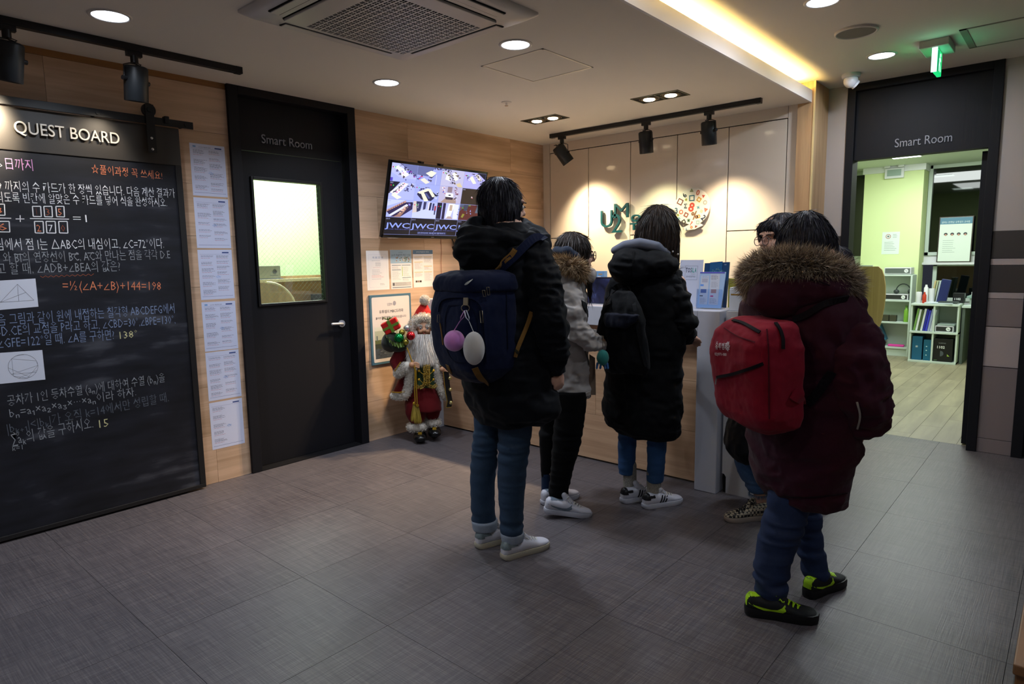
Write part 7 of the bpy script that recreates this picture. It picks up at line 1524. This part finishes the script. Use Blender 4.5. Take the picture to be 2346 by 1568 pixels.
r3 = fuse(g, .008, 3, wrinkle(.014, (6, 6, 12), .21, .008, 11)); fbuild(r3, 'padded_coat', COAT3, p3); g = G().capsule([f.P(1536, 640, -.06), f.P(1554, 690, -.12), f.P(1568, 735, -.12), f.P(1568, 762, -.06), f.P(1576, 774, .04)], [.068, .072, .078, .064, .042]); r3s = fuse(g, .007, 3, wrinkle(.018, (9, 9, 16), .12, .010, 13)); fbuild(r3s, 'sleeve', COAT3, p3)
g = G(); Rm = Matrix((f.r, f.d, Vector((0, 0, 1)))).transposed(); g.ball(f.P(1447, 611, -.13), (.122, .11, .100), Rm); g.ball(f.P(1500, 606, -.10), (.130, .12, .080), Rm); g.capsule([f.P(1409, 586, -.12), f.P(1430, 578, -.12), f.P(1475, 577, -.10), f.P(1518, 586, -.08), f.P(1546, 604, -.06)], .024)
r3h = fuse(g, .008, 4, wrinkle(.016, (8, 8, 14), None, .008, 12)); fbuild(r3h, 'hood', COAT3, p3)
g = G(); g.capsule([f.P(1408, 574, -.10), f.P(1432, 563, -.12), f.P(1465, 558, -.13), f.P(1505, 565, -.12), f.P(1530, 580, -.09)], [.022, .028, .030, .028, .02]); fbuild(fuse(g, .007, 3), 'hood_lining', cloth('grey_fleece', '6d7280', .95, .4), p3)
ribbon(on(Surf(r3h), [(1452, 575), (1450, 600), (1448, 635)], 12, .003), .004, .003).build('hood_seam', cloth('black_seam', '050506', .8), p3)
for q in ((1541, 577), (1553, 583)): G().ball(f.P(q[0], q[1], -.09), .006, nu=8, nv=6).build('cord_end', mat('pearl_cord_end', 'b0aca8', .3), p3)
JN3 = denim('mid_blue_denim', '234a78')
g = G(); legs(f, g, [(1416, 1464, 960), (1416, 1458, 1010), (1416, 1456, 1045), (1417, 1455, 1086)], dl); fbuild(fuse(g, .006, 3, jeanw(.35, 5, .003)), 'trouser_leg', JN3, p3)
g = G(); legs(f, g, [(1480, 1530, 965), (1482, 1527, 1010), (1483, 1524, 1060), (1481, 1519, 1104)], dr); fbuild(fuse(g, .006, 3, jeanw(.35, 6, .003)), 'trouser_leg', JN3, p3)
SPK = mat('speckled_sock', '8f8a80', .95, var=.35, vscale=160)
for (u, v0, v1, w_, dd) in ((1443, 1066, 1130, .038, dl), (1498, 1084, 1148, .040, dr)): G().capsule([f.P(u, v0, dd), f.P(u, v1, dd)], w_).build('sock', SPK, p3)
q0, q1 = unproject(1472, 1166, 2, 0), unproject(1558, 1150, 2, 0); shoe(p3, q0, q1, ST_STRIPE, ln=.26); q2 = unproject(1422, 1153, 2, 0); shoe(p3, q2, q2+(q1-q0), ST_STRIPE, ln=.26)
b3 = root('drawstring_bag', tuple(f.P(1430, 858, -.26)), label='black drawstring backpack worn on the long black padded coat', cat='backpack')
BLK3 = cloth('black_nylon', '07080b', .5, .15, 300, .2)
g = G(); f.body(g, [(1412, 1450, 668), (1395, 1462, 684), (1378, 1470, 705), (1368, 1476, 735), (1366, 1480, 770), (1370, 1484, 808), (1377, 1486, 838), (1392, 1478, 856)], k=.42, phi=PHI, dd=-.22, p=2.6)
rb3 = fuse(g, .007, 4, wrinkle(.016, (9, 9, 7), None, .008, 15)); fbuild(rb3, 'bag_body', BLK3, b3)
g = G(); f.body(g, [(1382, 1466, 718), (1378, 1458, 738), (1385, 1436, 752)], k=.3, phi=PHI, dd=-.30, p=2.4); fbuild(fuse(g, .006, 3, wrinkle(.006, (10, 10, 10), None, .004, 16)), 'top_flap', cloth('black_nylon_light', '0f1220', .5, .2), b3)
s3 = Surf(r3, r3h, rb3)
ribbon(on(s3, [(1398, 700), (1402, 675), (1412, 657), (1425, 650), (1436, 652), (1440, 662)], 14, .008), .030, .006).build('shoulder_strap', BLK3, b3); ribbon(on(s3, [(1440, 652), (1450, 680), (1458, 730), (1468, 800), (1478, 840)], 16, .006), .018, .004).build('shoulder_strap', BLK3, b3)
c = f.P(1381, 820, -.36); tc = root('teal_plush_charm', tuple(c-Vector((0, 0, .05))), label='plain teal oval charm hanging from the black drawstring bag', cat='plush charm', group='plush charms')
fbuild(fuse(G().ball(c, (.032, .022, .042), Rm), .005, 2), 'plush_ball', mat('teal_plush', '1f7c74', .8, sheen=.3), tc); G().tube([c+Vector((0, 0, .042)), c+Vector((0, 0, .075)), c+Vector((.005, 0, .11))], .002, n=6).build('chain', ZM, tc)
for k, u in enumerate((1369, 1377, 1385, 1391)): q = f.P(u, 833, -.36); G().capsule([q, q-Vector((0, 0, .024))-f.r*.004*(1 if k < 2 else -1)], [.006, .0055], 8).build('tassel', mat('blue_tassel', '3f6fa8', .7), tc)

# ================= P4: person with glasses, mostly hidden
f = Fig((-1.752, -2.884, 0)); PHI = -115; F, L = f.ax(PHI); p4 = person(f, 'person with black fringe and round glasses, half hidden behind the maroon coat')
hc4 = f.P(1786, 546, 0); Fh, Lh = f.ax(-128); Uh = (Vector((0, 0, 1))-Fh*-.0).normalized()
g = G(); head(g, hc4, Fh, Lh, .98); g.capsule([f.P(1795, 660), f.P(1790, 760), f.P(1780, 900)], [.08, .09, .08]); g.capsule([f.P(1795, 670), f.P(1785, 675, -.13), f.P(1790, 760, -.16), f.P(1762, 850, -.17)], [.045, .035, .032, .026]); g.capsule([f.P(1795, 670), f.P(1800, 675, .13), f.P(1800, 760, .16), f.P(1780, 850, .17)], [.045, .035, .032, .026])
hand(g, f.P(1760, 850, -.18), Vector((0, 0, -1)), f.d, .85, .6); hand(g, f.P(1780, 850, .18), Vector((0, 0, -1)), -f.d, .85, .6); skeleton(f, g, [f.P(1770, 900, .05), f.P(1800, 900, -.05)], [f.P(1715, 1060, .08), f.P(1810, 1040, -.05)], [f.P(1752, 1170, .04), f.P(1830, 1165, -.05)])
fbuild(fuse(g, .005, 1), 'body', SKN, p4); eyes(hc4, Fh, Lh, p4, .98, closed=True)
g = G(); cb = hc4-Fh*.020+Vector((0, 0, .030)); R4 = Matrix((Lh, Fh, Vector((0, 0, 1)))).transposed(); g.ball(cb, (.096, .104, .098), R4); g.ball(cb-Fh*.02-Vector((0, 0, .06)), (.092, .085, .085), R4); g.ball(hc4+Fh*.058+Vector((0, 0, .058)), (.066, .040, .034), R4)
for q in (-1, 1): g.capsule([hc4+Fh*.055+Lh*q*.066+Vector((0, 0, .05)), hc4+Fh*.050+Lh*q*.078+Vector((0, 0, .01)), hc4+Fh*.035+Lh*q*.080-Vector((0, 0, .03))], [.024, .018, .012])
rh = fuse(g, .006, 3, hairdisp(hc4, .005)); fbuild(rh, 'hair', HBLK, p4); hair_strands(rh, HC1, p4, 3000, .035, seed=34)
g = G()
for q in (-1, 1):
    c = hc4+Fh*.106+Lh*q*.031-Vector((0, 0, .014)); g.tube([c+Lh*.025*math.cos(a)+Vector((0, 0, .022*math.sin(a))) for a in np.linspace(0, 6.28, 21)[:-1]], .0017, n=6, closed=True); g.tube([c+Lh*q*.025+Vector((0, 0, .008)), hc4+Fh*.04+Lh*q*.080, hc4-Fh*.01+Lh*q*.082], .0016, n=6)
g.tube([hc4+Fh*.108-Lh*.007-Vector((0, 0, .010)), hc4+Fh*.112-Vector((0, 0, .006)), hc4+Fh*.108+Lh*.007-Vector((0, 0, .010))], .0016, n=6); gl = g.build('glasses', BLACK, p4)
LN = glass('spectacle_lens', (.97, .97, 1), .0)
for q in (-1, 1): c = hc4+Fh*.106+Lh*q*.031-Vector((0, 0, .014)); M_ = Matrix((Lh, Vector((0, 0, 1)), Fh)).transposed().to_4x4(); M_.translation = c; G().prism([(.024*math.cos(a), .021*math.sin(a)) for a in np.linspace(0, 6.28, 21)[:-1]], M_, -.0004, .0004).build('lens', LN, p4)
g = G(); f.body(g, [(1755, 1832, 600), (1735, 1848, 640), (1722, 1856, 690), (1712, 1860, 760), (1700, 1862, 850), (1682, 1860, 920), (1666, 1858, 975), (1656, 1855, 1025), (1672, 1850, 1052)], k=.9, phi=PHI); g.capsule([f.P(1785, 668, -.12), f.P(1790, 760, -.16), f.P(1764, 840, -.17)], [.065, .062, .05]); g.capsule([f.P(1798, 668, .12), f.P(1800, 760, .16), f.P(1781, 840, .17)], [.065, .062, .05])
r4 = fuse(g, .009, 4, wrinkle(.012, (8, 8, 12), None, .006, 21)); fbuild(r4, 'coat', cloth('plain_black_coat', '0b0b0e', .7), p4)
JN4 = denim('pale_blue_denim', '3c5c86', .25)
g = G(); legs(f, g, [(1676, 1745, 1000), (1678, 1735, 1045), (1690, 1742, 1080), (1708, 1754, 1114), (1716, 1760, 1128)], .06); fbuild(fuse(g, .006, 3, jeanw(.3, 8, .005)), 'trouser_leg', JN4, p4); g = G(); legs(f, g, [(1770, 1850, 1000), (1785, 1850, 1060), (1800, 1856, 1130)], -.05); fbuild(fuse(g, .006, 3, jeanw(.3, 9, .005)), 'trouser_leg', JN4, p4)
for (a, b, v, dd, sd) in ((1716, 1760, 1130, .06, 61),):
    rg = f.ring(a, b, v, k=1, dd=dd); P_ = np.array([tuple(rg[i % 32]*(1-t)+rg[(i+1) % 32]*t) for i in range(32) for t in np.linspace(0, 1, 12)[:-1]]); strands('frayed_hem', P_, np.tile([0, 0, -1.], (len(P_), 1)), .022, ['6a86a8', 'a0b0c4', '4a6a94'], p4, width=.002, spread=.3, seed=sd)
q0 = unproject(1762, 1188, 2, 0); q1 = unproject(1690, 1193, 2, 0); d_ = (q1-q0).normalized(); shoe(p4, q0+Vector((.0, 0, 0)), q0+d_*.25, ST_CHK, ln=.25); q2 = q0+Vector((.03, -.20, 0)); shoe(p4, q2, q2+d_*.25, ST_CHK, ln=.25)

# ================= P6: small figure behind
o6 = unproject(1884, 1163, 2, 0); f = Fig(tuple(o6)); p6 = person(f, 'dark-haired person hidden behind the maroon coat, beside its fur hood')
hc6 = f.P(1914, 614, .0); Fh, Lh = f.ax(20); g = G(); head(g, hc6, Fh, Lh, .9); g.capsule([f.P(1893, 715), f.P(1888, 800), f.P(1885, 920)], [.065, .07, .07]); g.capsule([hc6-Vector((0, 0, .12)), f.P(1893, 690)], [.045, .05])
for s in (-1, 1): g.capsule([f.P(1893, 715), f.P(1893+s*33, 722), f.P(1893+s*40, 800), f.P(1893+s*38, 880)], [.045, .032, .030, .024]); hand(g, f.P(1893+s*38, 880), Vector((0, 0, -1)), f.r*-s, .8, .5)
skeleton(f, g, [f.P(1868, 930), f.P(1898, 930)], [f.P(1866, 1040), f.P(1882, 1040)], [f.P(1864, 1135), f.P(1880, 1135)]); fbuild(fuse(g, .007, 1), 'body', SKN, p6)
g = G(); Rm = Matrix((Lh, Fh, Vector((0, 0, 1)))).transposed(); g.ball(hc6+Vector((0, 0, .018))-Fh*.015, (.092, .100, .100), Rm); g.ball(hc6-Vector((0, 0, .05))-Fh*.03, (.085, .08, .08), Rm); rh = fuse(g, .006, 3, hairdisp(hc6, .005)); fbuild(rh, 'hair', HBLK, p6); hair_strands(rh, HC1, p6, 2000, .03, seed=36)
g = G(); f.body(g, [(1870, 1915, 672), (1852, 1932, 690), (1846, 1938, 730), (1844, 1938, 800), (1842, 1934, 880), (1840, 1930, 960), (1845, 1922, 990)], k=.85, phi=20)
for s in (-1, 1): g.capsule([f.P(1893+s*33, 716), f.P(1893+s*40, 800), f.P(1893+s*38, 870)], [.055, .052, .042])
fbuild(fuse(g, .009, 4, wrinkle(.01, (8, 8, 12), None, .005, 25)), 'coat', cloth('plain_black_coat', '0b0b0e', .7), p6)
for (u, w_) in ((1864, 18), (1880, 17)):
    g = G(); legs(f, g, [(u-w_-6, u+w_+6, 950), (u-w_, u+w_, 1050), (u-w_+2, u+w_-2, 1140)], 0); fbuild(fuse(g, .007, 3), 'trouser_leg', JN4, p6)
q0 = unproject(1866, 1166, 2, 0); shoe(p6, q0, q0+f.d*.2+f.r*.05, ST_CHK, ln=.23); q0 = unproject(1882, 1170, 2, 0); shoe(p6, q0, q0+f.d*.2+f.r*.05, ST_CHK, ln=.23)

# ================= P5: maroon coat, red backpack
f = Fig((-2.609, -3.276, 0)); PHI = 50; F, L = f.ax(PHI); p5 = person(f, 'child in a long maroon parka with brown fur hood, walking away to the right')
MAR = cloth('maroon_parka_fabric', '34101f', .75, .25, 350, .2); dF, dR = floor_dd(f, 1780, 1405), floor_dd(f, 1870, 1355)
hc5 = f.P(1852, 562, .0); Fh, Lh = f.ax(38); Rm = Matrix((Lh, Fh, Vector((0, 0, 1)))).transposed()
g = G(); head(g, hc5, Fh, Lh, .93); g.capsule([f.P(1840, 690), f.P(1835, 850), f.P(1835, 1040)], [.11, .13, .12]); g.capsule([f.P(1850, 700), f.P(1940, 730, -.1), f.P(1970, 870, -.12), f.P(1972, 985, -.05)], [.06, .05, .045, .028]); g.capsule([f.P(1830, 700), f.P(1740, 730, .12), f.P(1735, 870, .14), f.P(1745, 985, .15)], [.06, .05, .045, .028])
hand(g, f.P(1972, 975, -.05), Vector((0, 0, -1))-f.r*.2, f.d*.5-f.r*.5, .85, .7); hand(g, f.P(1745, 985, .15), Vector((0, 0, -1)), f.r, .85, .7); skeleton(f, g, [f.P(1815, 1080, dF), f.P(1860, 1080, dR)], [f.P(1790, 1220, dF), f.P(1852, 1190, dR)], [f.P(1768, 1375, dF), f.P(1864, 1330, dR)])
fbuild(fuse(g, .006, 1), 'body', SKN, p5); eyes(hc5, Fh, Lh, p5, .93)
g = G(); f.body(g, [(1838, 1864, 500), (1815, 1884, 504), (1797, 1900, 516), (1785, 1911, 534), (1779, 1917, 556), (1780, 1918, 576), (1792, 1908, 598), (1810, 1890, 618)], k=1.05, phi=38, dd=-.01)
cap(g, hc5, Fh, Lh, .93); rh = fuse(g, .006, 3, hairdisp(hc5, .004)); fbuild(rh, 'hair', HBLK, p5); hair_strands(rh, HC1, p5, 4000, .03, seed=35)
er = f.P(1906, 584, -.06); g = G().ball(er, (.012, .010, .020)); g.ball(er+f.r*.004-Vector((0, 0, .008)), (.008, .006, .010)); g.build('ear', SKN, p5)
RC = [(1760, 1895, 640), (1715, 1945, 668), (1697, 1968, 700), (1690, 1976, 745), (1690, 1972, 810), (1695, 1968, 870), (1700, 1966, 930), (1705, 1968, 985), (1710, 1972, 1020), (1717, 1955, 1065), (1724, 1942, 1105), (1736, 1938, 1130), (1750, 1932, 1143)]
g = G(); f.body(g, RC, k=.68, phi=PHI); g.capsule([f.P(1745, 730, .10), f.P(1738, 850, .12), f.P(1745, 970, .14)], [.08, .085, .05])
r5 = fuse(g, .008, 3, wrinkle(.018, (6, 6, 12), None, .009, 31)); fbuild(r5, 'parka', MAR, p5); g = G().capsule([f.P(1932, 718, -.05), f.P(1950, 775, -.12), f.P(1962, 840, -.16), f.P(1972, 900, -.16), f.P(1975, 945, -.12), f.P(1974, 975, -.07)], [.082, .090, .098, .102, .094, .058]); r5s = fuse(g, .007, 3, wrinkle(.022, (8, 8, 15), None, .012, 33)); fbuild(r5s, 'sleeve', MAR, p5)
g = G(); Rf = Matrix((f.r, f.d, Vector((0, 0, 1)))).transposed(); g.ball(f.P(1790, 678, -.13), (.122, .11, .092), Rf); g.ball(f.P(1858, 660, -.10), (.14, .13, .085), Rf); g.ball(f.P(1905, 650, -.04), (.08, .10, .06), Rf); g.ball(f.P(1760, 650, -.08), (.085, .09, .07), Rf)
r5h = fuse(g, .008, 5, wrinkle(.012, (8, 8, 14), None, .005, 32)); fbuild(r5h, 'hood', MAR, p5)
fp = [f.P(1745, 655, .02), f.P(1728, 640, -.06), f.P(1740, 620, -.12), f.P(1775, 611, -.15), f.P(1820, 609, -.16), f.P(1865, 614, -.15), f.P(1903, 627, -.13), f.P(1928, 645, -.09), f.P(1934, 660, -.02)]
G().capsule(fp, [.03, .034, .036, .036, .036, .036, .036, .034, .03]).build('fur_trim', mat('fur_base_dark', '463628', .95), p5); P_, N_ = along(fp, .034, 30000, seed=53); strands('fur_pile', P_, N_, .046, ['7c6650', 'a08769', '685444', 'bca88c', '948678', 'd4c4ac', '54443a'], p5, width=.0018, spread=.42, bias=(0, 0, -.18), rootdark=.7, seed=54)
s5 = Surf(r5, r5h, r5s); ribbon(on(s5, [(1965, 921), (1973, 949), (1965, 980)], 10, .004), .006, .003).build('reflective_piping', mat('silver_piping', '9a948c', .4), p5)
ribbon(on(s5, [(1718, 1098), (1740, 1125), (1780, 1136), (1850, 1140), (1938, 1130)], 26, .003), .004, .003).build('hem_seam', cloth('maroon_seam', '1a0610', .8), p5)
ribbon(on(s5, [(1770, 632), (1810, 636), (1860, 642), (1900, 655)], 16, .003), .004, .003).build('hood_seam', cloth('maroon_seam', '1a0610', .8), p5)
JN5 = denim('indigo_denim', '16294e')
g = G(); legs(f, g, [(1760, 1862, 1120), (1758, 1856, 1165), (1748, 1842, 1205), (1736, 1826, 1250), (1731, 1812, 1285), (1726, 1806, 1320), (1728, 1803, 1350), (1740, 1797, 1372)], dF); fbuild(fuse(g, .007, 3, jeanw(.34, 11, .008)), 'trouser_leg', JN5, p5)
g = G(); legs(f, g, [(1820, 1882, 1120), (1822, 1880, 1165), (1822, 1882, 1210), (1825, 1886, 1255), (1834, 1895, 1290), (1838, 1900, 1315), (1845, 1893, 1330)], dR); fbuild(fuse(g, .007, 3, jeanw(.34, 12, .008)), 'trouser_leg', JN5, p5)
q0, q1 = unproject(1703, 1398, 2, 0), unproject(1868, 1424, 2, 0); shoe(p5, unproject(1704, 1404, 2, 0), unproject(1866, 1424, 2, 0), ST_RUN, ln=.27); shoe(p5, unproject(1846, 1372, 2, 0), unproject(1925, 1336, 2, 0), ST_RUN, ln=.25)
RED = cloth('red_polyester', '7c1024', .7, .2, 350, .3)
b5 = root('backpack', tuple(f.P(1735, 990, -.25)), label='red school backpack with white lettering and black zips on the maroon parka', cat='backpack')
g = G(); f.body(g, [(1700, 1806, 728), (1672, 1818, 740), (1648, 1820, 762), (1636, 1821, 788), (1634, 1822, 815), (1641, 1823, 860), (1649, 1825, 905), (1654, 1826, 940), (1668, 1818, 966), (1712, 1792, 986)], k=.62, phi=PHI, dd=-.22, p=5)
rb5 = fuse(g, .007, 4, wrinkle(.012, (5, 5, 9), None, .004, 35)); fbuild(rb5, 'pack_body', RED, b5); s6 = Surf(rb5); s7 = Surf(rb5, r5, r5h, r5s)
BZ = cloth('black_zip_tape', '100a10', .6)
for pts in ([(1680, 736), (1700, 741), (1722, 752), (1742, 763)], [(1776, 742), (1786, 756), (1793, 778), (1792, 800)], [(1645, 864), (1680, 858), (1715, 846), (1748, 834)]): ribbon(on(s6, pts, 16, .003), .011, .004).build('zip', BZ, b5)
ribbon(on(s6, [(1660, 752), (1690, 772), (1730, 785)], 10, .002), .003, .002).build('seam', cloth('red_seam', '4a0a18', .7), b5); ribbon(on(s6, [(1757, 756), (1760, 800), (1761, 880), (1762, 960)], 20, .002), .004, .003).build('seam', cloth('red_seam', '4a0a18', .7), b5)
q = on(s6, [(1646, 866), (1644, 880)], 3, .006); 
if len(q) > 1: ribbon(q, .008, .003).build('zip_pull', CHROME, b5)
ribbon(on(s7, [(1812, 900), (1828, 912), (1845, 925)], 6, .006), [.04, .04, .035, .03, .02, .008], .006).build('strap_wing', RED, b5)
ribbon(on(s7, [(1850, 926), (1868, 905), (1888, 880), (1905, 850)], 12, .006), .03, .004).build('lower_strap', BZ, b5); ribbon(on(s7, [(1818, 735), (1850, 722), (1885, 700), (1920, 682), (1938, 680)], 16, .006), .022, .006).build('shoulder_strap', BZ, b5)
a_, n_ = s6.uv(1638, 803, .0); b_, _ = s6.uv(1700, 806, .0)
if a_ is not None and b_ is not None:
    Xd = (b_-a_).normalized(); nn = (n_+s6.uv(1670, 803)[1]).normalized(); Yd = nn.cross(Xd).normalized(); g = G(); g.col = (.62, .55, .58)
    tmp = G(); M_ = PL(a_+nn*.01, Xd, Yd)
    tmp.text('유투엠', M_ @ Matrix.Translation((.004, .006, 0)), h=.018, w=.055, thin=.01); tmp.text('♪♪', M_ @ Matrix.Translation((.006, .026, 0)), h=.008); tmp.text('02)971-1800', M_ @ Matrix.Translation((.0, -.018, 0)), h=.010, w=.070, thin=.01)
    for k in range(26):
        an = k*2.4; rr = .016*math.sqrt(k/26); tmp.prism([(.080+rr*math.cos(an)+.0028*math.cos(t), .016+rr*math.sin(an)+.0028*math.sin(t)) for t in np.linspace(0, 6.28, 7)[:-1]], M_, 0, .0003)
    vs = []
    for v in tmp.v:
        p, n2 = s6.dirn(Vector(v)+nn*.05, -nn, .0015); vs.append(p if p is not None else Vector(v))
    g.add(vs, tmp.f); g.build('printed_lettering', INK, b5, colors=True)
